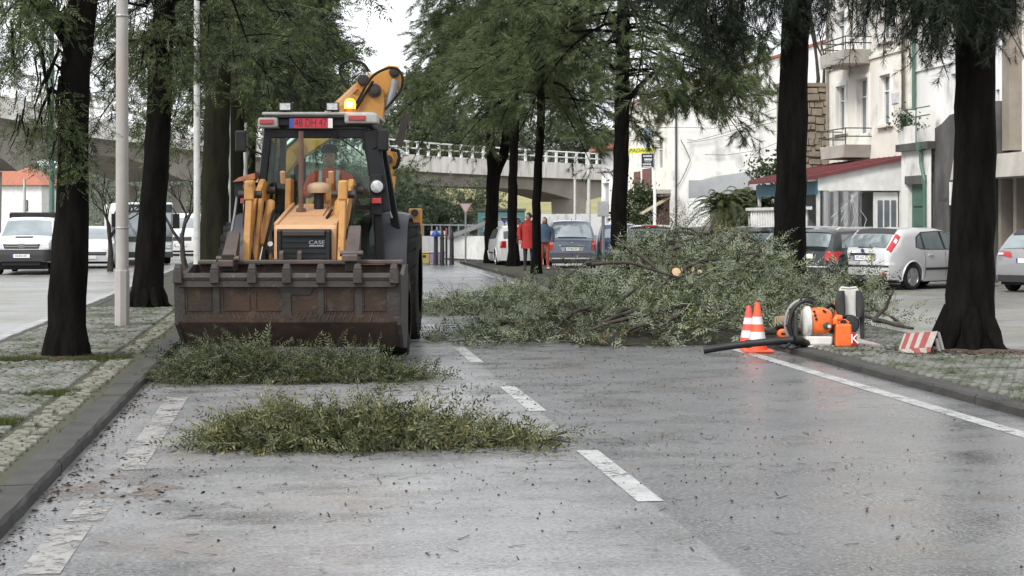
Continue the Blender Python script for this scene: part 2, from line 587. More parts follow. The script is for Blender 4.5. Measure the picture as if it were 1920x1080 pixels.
# ------------------------------------------------------------------ ground, roads, kerbs
EARTH = M('earth', (.12, .10, .075), (.07, .075, .045), 1.1, .95, bump=.5, coord='World')
ASPH_L = asphalt('asphalt', (.145, .145, .147), (.255, .255, .257), .15, .40, split=2.1, dark2=(.088, .089, .092), light2=(.14, .142, .145))
ASPH_S = asphalt('asphalt_side', (.16, .16, ZM + .024), (.24, .24, .245), .25, .5, dirt_amt=.2)
LINE = worn_paint('road_paint', (.36, .36, .355), (.26, .26, .26), .03, 3.0)
LINE_OLD = worn_paint('worn_road_paint', (.27, .265, .25), (.195, .19, .185), .0, 1.4)
KERB = M('kerb_stone', (.022, .0215, .02), (.042, .040, .037), 3, .8, bump=.5, bscale=35, coord='World', c3=(.03, .036, .018), s3=1.3)
MOSS = M('mossy_soil', (.045, .042, .028), (.034, .042, .018), 2.4, .95, bump=.7, bscale=30, coord='World', c3=(.06, .042, .028), s3=1.0)
COBB = M('cobble_stone', (.165, .165, .152), (.085, .086, .076), 9, .75, bump=.4, bscale=50, coord='World', c3=(.045, .055, .028), s3=1.7, lo3=.44, hi3=.60)
COBW = M('pale_cobble', (.165, .16, .125), (.085, .085, .066), 11, .75, bump=.4, bscale=50, coord='World', c3=(.05, .06, .03), s3=2.2, lo3=.5, hi3=.66)

def sheet(name, x0, x1, y0, y1, z, mat, kind='structure', ny=1):
    mb = MB().grid([[(x0 + (x1 - x0) * i, y0 + (y1 - y0) * j / ny, z) for j in range(ny + 1)] for i in (0, 1)])
    o = part(name, mb, mat)
    if o.data.polygons[0].normal.z < 0: o.data.flip_normals()
    if kind: o['kind'] = kind
    return o
KX0, KX1, KX2, KX3, LX = -1.57, 6.15, 8.6, -3.95, 2.1
sheet('ground', -900, 900, -60, 1800, -.03, EARTH)
sheet('road', KX0, KX1, -12, 130, 0, ASPH_L)
sheet('road', -13.5, KX3, -12, 130, 0, ASPH_S)
sheet('road', KX2, 40, -12, 130, 0, ASPH_S)
sheet('road', -60, -13.5, 40, 130, 0, ASPH_S)

def dash(x, y0, y1, wd, mat, name='lane_marking'):
    return sheet(name, x - wd / 2, x + wd / 2, y0, y1, .004, mat)
def Yof(px, py): return gr(px, py).y
for (pa, pb, xa) in (((1255, 940), (1095, 845), 0), ((1022, 771), (945, 725), 0), ((907, 680), (857, 651), 0)):
    y0, y1 = Yof(*pa), Yof(*pb)
    dash(LX, y0, y1, .16, LINE)
y1 = Yof(907, 680); y0 = Yof(1022, 771)
step = Yof(907, 680) - Yof(1022, 771)
for k in range(1, 7): dash(LX, Yof(907, 680) + step * k, Yof(857, 651) + step * k, .16, LINE)
dash(LX, 2.2, 5.0, .16, LINE)
dash(5.66, 3, 62, .17, LINE, 'edge_line')
for (pa, pb) in (((60, 1078), (150, 985)), ((150, 978), (190, 940)), ((225, 882), (345, 745))):
    dash(gr(*pb).x * .5 + gr(*pa).x * .5, Yof(*pa), Yof(*pb), .2, LINE_OLD)
for k in range(5): dash(-1.12, 18 + k * 6, 21 + k * 6, .2, LINE_OLD)
dash(-4.25, 3, 70, .16, LINE, 'edge_line')
for k in range(8): dash(-8.2, 12 + k * 7.5, 15.0 + k * 7.5, .15, LINE)
sheet('patch', 9.2, 40, 41.5, 41.62, .004, LINE_OLD)

# median beds
sheet('median', KX3 + .08, KX0 - .08, -6, 75, ZM - .006, MOSS, ny=8)
sheet('median', KX1 + .08, KX2 - .08, -6, 61, ZM - .006, MOSS, ny=8)
rngk = random.Random(3)
kmesh = []
for k in range(4):
    mb = MB()
    j = lambda s: rngk.uniform(-s, s)
    L, W_, H_ = .997, .24, .05 + ZM - .02
    c = .022
    ring = lambda y: [(-W_ / 2, y, -.05), (W_ / 2, y, -.05), (W_ / 2 + j(.006), y, H_ - .05 - c + j(.004)), (W_ / 2 - c + j(.006), y, H_ - .05 + j(.005)),
                      (-W_ / 2 + c, y, H_ - .05 + j(.005)), (-W_ / 2, y, H_ - .05 - c)]
    mb.loft([ring(-L / 2 + L * q / 4) for q in range(5)])
    kmesh.append(mb.mesh('kerb_stone', True))
    kmesh[-1].materials.append(KERB)
def kerb_row(x, y0, n, flip, yend, curve=None, label=None):
    root = bpy.data.objects.new('kerb', None); COL.objects.link(root)
    root['kind'] = 'structure'
    root.location = (x, y0, 0)
    for i in range(n):
        o = bpy.data.objects.new('kerb_stone', kmesh[rngk.randrange(4)])
        COL.objects.link(o); o.parent = root
        o.location = (rngk.uniform(-.003, .003), i + .5, rngk.uniform(-.003, .003) + .02)
        o.rotation_euler = (0, 0, (PI if flip else 0) + rngk.uniform(-.004, .004))
    part('far_run', MB().bb(-.12, .12, n + .01, yend - y0, -.05, ZM), KERB, root)
kerb_row(KX0 - .12, 2, 34, False, 75)
kerb_row(KX1 + .12, 6, 40, True, 61)
kerb_row(KX3 + .12, 8, 26, True, 75)
kerb_row(KX2 - .12, 8, 30, False, 61)
# rounded nose of the right median and its end
part('median_nose', MB().bb(KX1, KX2, 61.02, 61.3, -.05, ZM), KERB)['kind'] = 'structure'

# cobbles
def cobble_proto(seed):
    r = np.random.default_rng(seed)
    a = .047
    b = lambda s, z: [[(-a + r.uniform(-.006, .006)) * s, (-a + r.uniform(-.006, .006)) * s, z], [a * s + r.uniform(-.006, .006), -a * s, z],
                      [a * s, a * s + r.uniform(-.006, .006), z], [-a * s, a * s, z]]
    V = np.array(b(1, -.03) + b(1, .008) + b(.78, .018))
    F = np.array([(0, 1, 5, 4), (1, 2, 6, 5), (2, 3, 7, 6), (3, 0, 4, 7), (4, 5, 9, 8), (5, 6, 10, 9), (6, 7, 11, 10), (7, 4, 8, 11), (8, 9, 10, 11)])
    return V, F
CPRO = [cobble_proto(i) for i in range(5)]
def cobbles(parent_name, spots, zs, nind, mat, seed, root):
    """spots sorted nearest first; the first nind are parts, the others one part"""
    r = np.random.default_rng(seed)
    mes = []
    for v, f in CPRO:
        me = bpy.data.meshes.new('cobble'); me.from_pydata(v.tolist(), [], f.tolist()); me.materials.append(mat); mes.append(me)
    for (x, y) in spots[:nind]:
        o = bpy.data.objects.new('cobble', mes[r.integers(0, 5)])
        COL.objects.link(o); o.parent = root
        o.location = (x, y, zs + r.uniform(-.007, .006))
        o.rotation_euler = (r.uniform(-.07, .07), r.uniform(-.07, .07), r.integers(0, 4) * PI / 2 + r.uniform(-.15, .15))
    rest = np.array(spots[nind:])
    if len(rest):
        VV, FF, off = [], [], 0
        wh = r.integers(0, 5, len(rest))
        for k, (pv, pf) in enumerate(CPRO):
            q = rest[wh == k]
            a = r.uniform(-.15, .15, len(q)); c, s = np.cos(a), np.sin(a)
            X = pv[None, :, 0] * c[:, None] - pv[None, :, 1] * s[:, None] + q[:, None, 0]
            Y = pv[None, :, 0] * s[:, None] + pv[None, :, 1] * c[:, None] + q[:, None, 1]
            Z = pv[None, :, 2] + zs + r.uniform(-.007, .006, len(q))[:, None] + 0 * X
            VV.append(np.stack([X, Y, Z], 2).reshape(-1, 3)); FF.append((pf[None] + (np.arange(len(q)) * len(pv))[:, None, None] + off).reshape(-1, 4)); off += len(q) * len(pv)
        o = link('cobble', tri_mesh('cobble', np.concatenate(VV), np.concatenate(FF), mat), None, root)
        o['kind'] = 'stuff'
TREEPOS = {}
def median_cobbles(x0, x1, y0, y1, seed, skip, nind, mat=COBB):
    r = random.Random(seed)
    sp = []
    y = y0
    while y < y1:
        x = x0 + (.05 if int((y - y0) / .108) % 2 else 0)
        while x < x1:
            if not skip(x, y, r): sp.append((x + r.uniform(-.006, .006), y + r.uniform(-.006, .006)))
            x += .108
        y += .108
    root = bpy.data.objects.new('cobble_paving', None); COL.objects.link(root); root['kind'] = 'structure'
    cobbles('cobble', sp, ZM, nind, mat, seed, root)
def near(x, y, pts, rad): return any((x - a) ** 2 + (y - b) ** 2 < rad * rad for a, b in pts)
T1P = at(125, dg(670, ZM)); T2P = at(277, dg(575, ZM)); R1P = at(1815, dg(655, ZM)); R2P = at(1480, dg(585, ZM))
LP = [(T1P.x, T1P.y), (T2P.x, T2P.y)]
RP = [(R1P.x, R1P.y), (R2P.x, R2P.y)]
def skipL(x, y, r):
    if near(x, y, LP, .55): return True
    for yc, hw in ((dg(795, ZM) * .99 + .5, .28), (T1P.y - .25, .3), (dg(730, ZM), .14)):
        if abs(y - yc + .12 * math.sin(x * 5)) < hw and x < -2.2 and r.random() < .85: return True
    return r.random() < .05
median_cobbles(-3.75, -2.20, 7.5, 30, 11, skipL, 300)
median_cobbles(-2.08, -1.90, 7.5, 36, 12, lambda x, y, r: (abs(y - T1P.y) < .5 and r.random() < .8) or r.random() < .18, 150, COBW)
median_cobbles(6.45, 8.4, 11, 30, 13, lambda x, y, r: near(x, y, RP, .9) and r.random() < .9 or r.random() < .07, 60)

# grass, moss tufts and litter on the medians
GRASS = leaf_mat('grass_blades', [(.022, .034, .009), (.045, .062, .015), (.10, .10, .035)], trans=.3, clump=3)
LITTER = leaf_mat('litter_bits', [(.010, .009, .008), (.02, .015, .011), (.045, .028, .018), (.03, .03, .017)], trans=.05, clump=5, rough=.8)
BL = [proto_blades(i) for i in range(6)]
def grass(spots, seed, h=1.0):
    r = np.random.default_rng(seed)
    P = np.array(spots); n = len(P)
    d = np.stack([r.normal(size=n) * .25, r.normal(size=n) * .25, np.ones(n)], 1)
    V, F = place(BL, P, d, r.uniform(.5, 1.2, n) * h, r)
    return link('grass', tri_mesh('grass', V, F, GRASS), None, kind='stuff')
rg = random.Random(5)
gs = []
for _ in range(3800):
    u = rg.random()
    if u < .42: y = dg(795, ZM) * .99 + .5 + rg.gauss(0, .16); x = rg.uniform(-3.6, -2.2)
    elif u < .76: y = T1P.y - .3 + rg.gauss(0, .17); x = rg.uniform(-3.65, -1.95)
    elif u < .84: y = dg(730, ZM) + rg.gauss(0, .12); x = rg.gauss(-2.25, .13)
    else: y = rg.uniform(8, 30); x = rg.uniform(-3.6, -1.75)
    gs.append((x, y, ZM))
grass(gs, 1, .55)
gs = [(rg.uniform(6.5, 8.4), rg.uniform(12, 30), ZM) for _ in range(1500)] + [(6.9 + rg.gauss(0, .35), 12.9 + rg.gauss(0, .6), ZM) for _ in range(700)]
grass(gs, 2, .6)
# fallen bits: seed cones, chips and needles on the asphalt and kerbs
def bit(seed, elong=1.0):
    r = np.random.default_rng(seed)
    V = np.array([[1, 0, 0], [-1, 0, 0], [0, elong, 0], [0, -elong, 0], [0, 0, .8], [0, 0, -.3]]) * r.uniform(.7, 1.2, (6, 3)) * .5
    F = np.array([(0, 2, 4), (2, 1, 4), (1, 3, 4), (3, 0, 4), (2, 0, 5), (1, 2, 5), (3, 1, 5), (0, 3, 5)])
    return V, F
def scatter_bits(name, pts, smin, smax, seed, protos, mat=LITTER, flat=True):
    r = np.random.default_rng(seed)
    P = np.array(pts); n = len(P)
    a = r.uniform(0, 6.28, n)
    d = np.stack([np.cos(a), np.sin(a), r.normal(size=n) * .1], 1)
    s = smin + (smax - smin) * r.uniform(0, 1, n) ** 3
    Rm = rot_from(d, r.normal(size=n) * .15)
    V, F, off = [], [], 0
    wh = r.integers(0, len(protos), n)
    for k, (pv, pf) in enumerate(protos):
        i = wh == k; m = int(i.sum())
        q = np.einsum('nij,mj->nmi', Rm[i], pv) * s[i][:, None, None] + P[i][:, None, :]
        V.append(q.reshape(-1, 3)); F.append((pf[None] + (np.arange(m) * len(pv))[:, None, None] + off).reshape(-1, 3)); off += m * len(pv)
    return link(name, tri_mesh(name, np.concatenate(V), np.concatenate(F), mat), None, kind='stuff')
pts = []
rb = random.Random(9)
for _ in range(4600):                                    # a general scatter, thick about the heaps
    u = rb.random()
    if u < .16: x, y = rb.uniform(-1.3, 5.5), rb.uniform(6.5, 30)
    elif u < .52: x, y = rb.gauss(.6, 1.3), rb.gauss(13.4, 1.3)
    elif u < .72: x, y = rb.gauss(1.4, 1.6), rb.gauss(16.3, 1.2)
    elif u < .88: x, y = rb.gauss(4, 1.6), rb.gauss(19.5, 1.5)
    else: x, y = rb.gauss(2.0, 2.0), rb.gauss(11, 1.2)
    if KX0 + .05 < x < KX1 - .05: pts.append((x, y, .006))
scatter_bits('seed_litter', pts, .006, .026, 2, [bit(i) for i in range(5)])
pts = [(KX0 + .03 + abs(rb.gauss(0, .10)), rb.uniform(6.8, 20), .008) for _ in range(900)]
pts += [(rb.gauss(-1.0, .3), rb.gauss(dg(905), .6), .006) for _ in range(160)]
pts += [(R1P.x + rb.gauss(-.4, .6), R1P.y + rb.gauss(-.35, .45), ZM + .024) for _ in range(1800)]
pts += [(R2P.x + rb.gauss(-.2, .6), R2P.y + rb.gauss(-.5, .5), ZM + .024) for _ in range(900)]
pts += [(T1P.x + rb.gauss(0, .6), T1P.y + rb.gauss(-.3, .3), ZM + .024) for _ in range(500)]
pts += [(rb.uniform(-3.6, -1.9), rb.uniform(8, 24), ZM + .024) for _ in range(700)]
pts = [p for p in pts if not (p[2] > .05 and (p[0] > KX2 - .05 or KX0 - .02 < p[0] < KX1 + .05))]
scatter_bits('leaf_litter', pts, .006, .026, 3, [bit(i, 2.5) for i in range(4)])
# thin needles and chips strewn in windrows
pts = []
for _ in range(2600):
    u = rb.random()
    if u < .35: x, y = rb.gauss(.9, 1.2), 12.0 + rb.gauss(0, .28)
    elif u < .6: x, y = rb.gauss(.9, 1.4), 16.0 + rb.gauss(0, .4)
    elif u < .8: x, y = rb.gauss(2.2, 1.6), 20.0 + rb.gauss(0, .5)
    else: x, y = rb.uniform(-1.2, 5), rb.choice((8.2, 9.4, 10.6, 14.5)) + rb.gauss(0, .25)
    if KX0 + .05 < x < KX1 - .05: pts.append((x, y, .005))
needle = (np.array([[-.05, -.5, 0], [.05, -.5, 0], [.05, .5, .03], [-.05, .5, .03]]), np.array([(0, 1, 2), (0, 2, 3)]))
scatter_bits('needle_litter', pts, .025, .11, 4, [needle])

# puddle and silt by the left kerb, bare soil round the trunks
def blob(name, c, rx, ry, z, mat, seed, dome=0.0, kind='structure'):
    r = random.Random(seed); n = 40
    ph = [r.uniform(0, 6.28) for _ in range(4)]
    rad = lambda a: 1 + .18 * math.sin(2 * a + ph[0]) + .12 * math.sin(3 * a + ph[1]) + .08 * math.sin(7 * a + ph[2]) + .05 * math.sin(11 * a + ph[3])
    mb = MB()
    rings = [[(c[0] + rx * f * rad(2 * PI * k / n) * math.cos(2 * PI * k / n), c[1] + ry * f * rad(2 * PI * k / n) * math.sin(2 * PI * k / n), z + dome * (1 - f * f)) for k in range(n)] for f in (.02, .3, .6, .85, 1)]
    mb.loft(rings, cap=False)
    o = part(name, mb, mat, smooth=60); o['kind'] = kind
    if o.data.polygons[50].normal.z < 0: o.data.flip_normals()
    return o
SILT = worn_paint('silt', (.165, .135, .11), (.135, .115, .098), -.14, 4.0)
SOIL = M('bare_soil', (.045, .03, .02), (.08, .05, .034), 14, .95, bump=.9, bscale=40, coord='World')
blob('silt_patch', (KX0 + .42, dg(905)), .36, .55, .0035, SILT, 3)
for c, a, b_ in ((R1P, .85, .75), (R2P, .8, .8), (T1P, .55, .4)): blob('soil', (c.x - .1, c.y - .1), a, b_, ZM + .004, SOIL, 5, .035)
# ------------------------------------------------------------------ buildings
CREAM = M('cream_render', (.76, .735, .66), (.65, .625, .56), .7, .9, coord='World', c3=(.30, .285, .25), s3=1.3, lo3=.54, hi3=.8, bump=.15)
WHITEW = M('white_render', (.77, .77, .76), (.66, .66, .65), .8, .9, coord='World', c3=(.33, .33, .31), s3=1.1, lo3=.55, hi3=.78, bump=.2, stretch=(1, 1, .45))
STAINW = M('stained_white_render', (.78, .765, .73), (.64, .63, .60), .45, .9, coord='World', c3=(.36, .35, .33), s3=1.2, lo3=.52, hi3=.72, bump=.3, stretch=(1, 1, .6), detail=8)
GREYW = M('grey_render', (.36, .37, .38), (.28, .29, .30), .9, .9, coord='World', bump=.2)
DARKW = M('blackened_render', (.05, .048, .046), (.12, .115, .11), 1.4, .95, coord='World', bump=.5, stretch=(1, 1, .5))
STONE = M('rubble_stone', (.33, .265, .195), (.21, .175, .14), 2.5, .95, coord='World', bump=.6, c3=(.22, .20, .16), s3=1.5)
MORTAR = M('mortar', (.26, .21, .155), (.19, .155, .12), 3, .95, coord='World', bump=.4)
REDROOF = M('red_roof', (.17, .04, .042), (.12, .034, .036), 3, .7)
TILE = M('roof_tile', (.34, .12, .07), (.24, .09, .055), 4, .8)
GREENP = M('green_paint', (.05, .12, .09), (.07, .14, .105), 3, .5)
TEALP = M('teal_fascia', (.03, .12, .17), (.04, .15, .20), 3, .5)
BROWNS = M('brown_shutter', (.10, .035, .032), (.14, .05, .045), 6, .6)
PILAS = M('brown_pilaster', (.20, .17, .14), (.25, .22, .18), 2, .8)
WINGLASS = M('window_glass', (.10, .12, .14), (.16, .18, .20), 1.2, .08, spec=.8)
CURT = M('curtain', (.55, .56, .58), (.42, .43, .45), 4, .9)
IRON = M('dark_iron', (.03, .032, .03), (.05, .05, .045), 8, .6)
def wall_open(u0, u1, z0, z1, ops, depth=.2):
    """wall in the local xz plane facing -y, with openings and their reveals"""
    us = sorted({u0, u1, *[o[0] for o in ops], *[o[1] for o in ops]})
    zs = sorted({z0, z1, *[o[2] for o in ops], *[o[3] for o in ops]})
    mb = MB()
    for a, b in zip(us, us[1:]):
        for c, d in zip(zs, zs[1:]):
            m, k = (a + b) / 2, (c + d) / 2
            if any(o[0] < m < o[1] and o[2] < k < o[3] for o in ops): continue
            mb.face([(a, 0, c), (b, 0, c), (b, 0, d), (a, 0, d)])
    for (a, b, c, d) in ops:
        mb.face([(a, 0, c), (a, 0, d), (a, depth, d), (a, depth, c)])
        mb.face([(b, 0, d), (b, 0, c), (b, depth, c), (b, depth, d)])
        mb.face([(a, 0, d), (b, 0, d), (b, depth, d), (a, depth, d)])
        mb.face([(b, 0, c), (a, 0, c), (a, depth, c), (b, depth, c)])
    return mb
def window(root, o, depth=.2, mat=None, nv=2, nh=2, glass=None, curtain=True):
    a, b, c, d = o
    mat = mat or WHITE
    t = .05
    f = MB().bb(a, a + t, depth - .09, depth, c, d).bb(b - t, b, depth - .09, depth, c, d).bb(a + t, b - t, depth - .09, depth, d - t, d).bb(a + t, b - t, depth - .09, depth, c, c + t)
    for i in range(1, nv): f.bb(a + (b - a) * i / nv - .025, a + (b - a) * i / nv + .025, depth - .085, depth - .01, c + t, d - t)
    for i in range(1, nh): f.bb(a + t, b - t, depth - .08, depth - .012, c + (d - c) * .68 - .02, c + (d - c) * .68 + .02)
    w_ = part('window', f, mat, root)
    part('pane', MB().bb(a + .01, b - .01, depth - .03, depth - .02, c + .01, d - .01), glass or WINGLASS, w_)
    if curtain: part('curtain', MB().grid([[(a + (b - a) * i / 24, depth + .03 + .02 * math.sin(i * 1.7), z) for z in (c + .02, d)] for i in range(25)]), CURT, w_)
    return w_
def F(px0, px1, pyt, pyb, X, Y0):
    """photo rectangle on the plane x = X as (u0, u1, z0, z1), u running towards the camera from Y0"""
    m = (px0 + px1) / 2
    return (Y0 - fY(px0, X), Y0 - fY(px1, X), fZ(m, pyb, X), fZ(m, pyt, X))

# cream apartment house
X0 = 19.0
Ya, Yb = fY(1553, X0), fY(1690, X0)
t = thing('apartment_house', 'cream apartment house with three tall windows and two small concrete balconies', 'house', (X0, Ya, 0), -PI / 2)
ops = [F(1569, 1586, 161, 247, X0, Ya), F(1608, 1629, 147, 252, X0, Ya), F(1651, 1671, 140, 233, X0, Ya),
       F(1569, 1586, 22, 95, X0, Ya), F(1608, 1629, -18, 97, X0, Ya), F(1651, 1671, -10, 75, X0, Ya)]
L_ = Ya - Yb
part('wall', wall_open(0, L_, 0, 14, ops, .22), CREAM, t)
part('side_wall', MB().bb(0, L_, .22, 9, 0, 14.02), CREAM, t)
for o in ops:
    window(t, o, .2)
    a, b, c, d = o
    part('surround', MB().bb(a - .13, a - .002, -.05, .02, c, d + .13).bb(b + .002, b + .13, -.05, .02, c, d + .13).bb(a - .002, b + .002, -.05, .02, d + .002, d + .13), WHITEW, t)
    if o[3] - o[2] < 1.75: part('sill', MB().bb(a - .2, b + .2, -.12, .02, c - .1, c - .004), CREAM, t)
for (pt, pb, rt, rb_) in ((99, 125, 76, 97), (274, 298, 244, 274)):
    u0, u1, z0, z1 = F(1586, 1634, pt, pb, X0, Ya)
    b_ = part('balcony', MB().prism([(u0, z1), (u0 + .12, z0), (u1 - .12, z0), (u1, z1)], 'xz', -.95, -.003), CONC, t, bevel=.02)
    rail = MB()
    h = fZ(1610, rt, X0)
    for z in (h, (h + z1) / 2): rail.tube([(u0, -.003, z), (u0, -.9, z), (u1, -.9, z), (u1, -.003, z)], .022, 6)
    for u in (u0, u0 + (u1 - u0) / 2, u1): rail.cyl((u, -.9, z1), (u, -.9, h), .018, 6)
    part('railing', rail, IRON, b_)
u0, u1, z0, z1 = F(1674, 1685, 174, 194, X0, Ya)
part('plaque', MB().bb(u0, u1, -.03, -.003, z0, z1), CURT, t, bevel=.005)
zc = fZ(1620, 140, X0)
part('string_course', MB().bb(0, L_, -.06, -.002, zc + .45, zc + .55), CREAM, t)
part('drainpipe', MB().cyl((.12, -.08, 2.5), (.12, -.08, 13.5), .05, 8), PILAS, t)

# white house beside it (set back, with green downpipe)
X1 = 19.5
Yc, Yd = fY(1686, X1), fY(1868, X1)
t = thing('white_house', 'off white house wall with a green downpipe, set back above the small terrace', 'house', (X1, Yc, 0), -PI / 2)
ops = [F(1783, 1793, 138, 215, X1, Yc), F(1840, 1856, 120, 210, X1, Yc)]
part('wall', wall_open(0, Yc - Yd, 0, 11, ops, .2), WHITEW, t)
part('side_wall', MB().bb(0, Yc - Yd, .2, 8, 0, 11.02), WHITEW, t)
for o in ops: window(t, o, .18)
u = Yc - fY(1719, X1)
part('downpipe', MB().tube([(u, -.1, 11), (u, -.1, fZ(1719, 215, X1)), (u - .0, -.12, fZ(1719, 250, X1)), (u, -.12, fZ(1719, 262, X1))], .06, 8), GREENP, t, smooth=40)
part('string_course', MB().bb(0, Yc - Yd, -.05, -.002, fZ(1740, 130, X1), fZ(1740, 126, X1)), WHITEW, t)

# little terrace block with a green door
X2 = 18.3
Ye, Yf = fY(1690, X2), fY(1746, X2)
t = thing('terrace_block', 'low stained white block with a green metal door and a railed terrace on top', 'building', (X2, Ye, 0), -PI / 2)
door = F(1702, 1735, 345, 462, X2, Ye); door = (door[0], door[1], 0, door[3])
zt = fZ(1718, 282, X2)
part('wall', wall_open(0, Ye - Yf, 0, zt, [door], .25), STAINW, t)
part('body', MB().bb(0, Ye - Yf, .25, X1 - X2 - .003, 0, zt), STAINW, t)
part('slab', MB().bb(-.1, Ye - Yf + .1, -.15, X1 - X2 - .003, zt + .002, zt + .22), DARKW, t)
part('parapet', MB().bb(-.05, .22, -.1, 1.0, zt + .222, zt + .22 + 1.05).bb(.23, 1.05, -.1, .08, zt + .222, zt + .75), STAINW, t)
part('railing', MB().tube([(.3, -.05, zt + 1.25), (Ye - Yf, -.05, zt + 1.25)], .02, 6).tube([(.3, -.05, zt + 1.0), (Ye - Yf, -.05, zt + 1.0)], .02, 6)
     .cyl((.6, -.05, zt + .2), (.6, -.05, zt + 1.25), .02, 6).cyl((1.3, -.05, zt + .2), (1.3, -.05, zt + 1.25), .02, 6), GREENP, t)
a, b, c, d = door
dr = part('door', MB().bb(a, b, .14, .22, 0, d), GREENP, t)
for k in range(4): part('panel', MB().bb(a + .08, b - .08, .10, .139, .25 + k * (d - .3) / 4, .18 + (k + 1) * (d - .3) / 4), GREENP, dr, bevel=.01)
part('lintel', MB().bb(a - .1, b + .1, -.06, -.003, d, d + .25), DARKW, t)
part('downpipe', MB().tube([(b + .12, -.08, 0), (b + .12, -.08, zt - .9), (b - .1, -.1, zt - .4), (b - .1, -.1, zt + .1)], .055, 8).bb(b - .22, b + .02, -.2, -.003, zt - .02, zt + .22), GREENP, t)
rr = np.random.default_rng(4)
P = np.stack([rr.uniform(.1, .9, 26), rr.uniform(-.05, .2, 26), zt + .8 + rr.uniform(0, .3, 26)], 1)

# blackened wall of the next yard
Yg = fY(1796, X2 + .1)
t = thing('yard_wall', 'blackened rendered yard wall with a sloping top beside the green door', 'wall', (X2 + .1, Yf - .02, 0), -PI / 2)
zl, zr = fZ(1750, 240, X2), fZ(1790, 213, X2)
part('wall', MB().prism([(0, 0), (Yf - Yg + 2.2, 0), (Yf - Yg + 2.2, zr + .2), (Yf - Yg - .6, zr), (.5, zl + .1), (0, zl)], 'xz', 0, .5), DARKW, t)
part('gate', MB().bb(.45, 1.25, -.06, -.003, 0, 2.3), IRON, t)
for k in range(6): part('slat', MB().bb(.50 + k * .125, .58 + k * .125, -.09, -.061, .1, 2.2), DARKW, t)
part('letter_box', MB().bb(1.33, 1.43, -.12, -.003, 2.1, 2.75), WHITE, t)

# shuttered block at the right edge
X3 = 19.0
Yh = fY(1866, X3)
t = thing('shuttered_block', 'white block with roller shutters over a concrete canopy and brown pilasters', 'building', (X3, Yh, 0), -PI / 2)
za, zb = fZ(1895, 336, X3), fZ(1895, 294, X3)
ops = [F(1864, 1874, 168, 290, X3, Yh), F(1888, 1901, 165, 285, X3, Yh), F(1864, 1874, 20, 120, X3, Yh), F(1888, 1901, 20, 118, X3, Yh)]
ops = [(max(o[0], .02), *o[1:]) for o in ops]
part('wall', wall_open(0, 12, 0, 12, ops, .2), WHITEW, t)
part('body', MB().bb(0, 12, .2, 8, 0, 12.02), WHITEW, t)
for o in ops:
    n = int((o[3] - o[2]) / .11)
    for k in range(n): part('shutter_slat', MB().bb(o[0], o[1], .08, .11, o[2] + k * .11, o[2] + k * .11 + .1), CURT, t)
    part('shutter_back', MB().bb(o[0], o[1], .12, .15, o[2], o[3]), GREYW, t)
part('canopy', MB().prism([(-1.3, za), (-.003, za), (-.003, zb + .1), (-1.2, zb)], 'yz', 0, 12), CONC, t)
u = Yh - fY(1902, X3)
part('pilaster', MB().bb(u, u + .45, -.35, -.003, zb + .15, 12), PILAS, t)
for uu in (u + .1, u + 1.0, u + 1.9): part('column', MB().bb(uu, uu + .18, -.5, -.003, 0, za - .003), PILAS, t)
part('shopfront', MB().bb(u + .28, u + 6, -.1, -.003, .1, za - .05), IRON, t)
a, b, c, d = F(1872, 1881, 370, 407, X3, Yh)
part('notice', MB().bb(a, b, -.05, -.003, c, d), M('red_notice', (.42, .05, .05), rough=.5), t)

# lean-to cafe terrace with red roof
LXa, LXb, LYa, LYb = 16.05, 18.85, 48.2, 54.8
t = thing('lean_to', 'white gabled lean-to with a dark red sheet roof and a blue fascia', 'shelter', (LXa, LYa, 0))
z1_, z2_, z3_ = zat(357, 49.8), zat(334, 49.8), zat(300, 50.2)
W_ = LXb - LXa
part('gable', MB().prism([(0, z1_), (W_, z1_), (W_, z3_), (0, z2_)], 'xz', 0, .08), WHITE, t)
rf = MB().prism([(-.35, z2_ - .06), (W_, z3_ + .002), (W_, z3_ + .12), (-.35, z2_ + .06)], 'xz', -.12, LYb - LYa)
ro = part('roof', rf, REDROOF, t)
for k in range(14):
    y = .2 + k * .48
    part('rib', MB().beam((-.33, y, z2_ + .075), (W_, y, z3_ + .135), .06, .05), REDROOF, ro)
part('fascia', MB().bb(-.06, -.005, 0, LYb - LYa, z1_ - .12, z2_ - .09), TEALP, t)
for y in (.08, 3.3, 6.5): part('post', MB().bb(.0, .1, y, y + .1, 0, z1_ - .003), WHITE, t)
part('post', MB().bb(W_ - .12, W_, 0, .1, 0, z1_ - .003), WHITE, t)
part('back_wall', MB().bb(.4, W_, 2.6, 2.7, 0, z1_), GREYW, t)
part('door_leaf', MB().bb(W_ - .95, W_ - .15, .12, .17, 0, z1_ - .05), WHITE, t)
for k in range(3): part('door_pane', MB().bb(W_ - .82 + k * .22, W_ - .66 + k * .22, .10, .119, .9, z1_ - .3), WINGLASS, t)
part('dark_strip', MB().bb(W_ - 1.6, W_ - 1.2, .3, .6, 0, z1_ - .1), DARKW, t)  # plain dark upright strip under the gable, left of the door
PLAS = glass_mat('clear_plastic', (.8, .82, .85), .55, .25)
mb = MB()
for k in range(7):
    x = .15 + k * .2
    mb.tube([(1.35 - k * .06, .06, z1_ - .05), (x + .25, .06, 1.7), (x - .1 + .02 * k, .06, 1.0)], .012, 5)
part('plastic_sheet', MB().grid([[(.15 + 1.3 * i / 20, .06 + .03 * math.sin(i * 1.3), z) for z in (1.0, z1_ - .02)] for i in range(21)]), PLAS, t)
part('sheet_folds', mb, CURT, t)
bl = thing('balustrade', 'low white balustrade along the terrace beneath the blue fascia', 'balustrade', (LXa - .25, LYa + .1, 0))
for k in range(22):
    part('baluster', MB().lathe([(.05, .9), (.07, 1.1), (.045, 1.4), (.08, 1.75), (.05, 2.0)], 8, (0, .3 + k * .3, 0)), WHITE, bl, smooth=50)
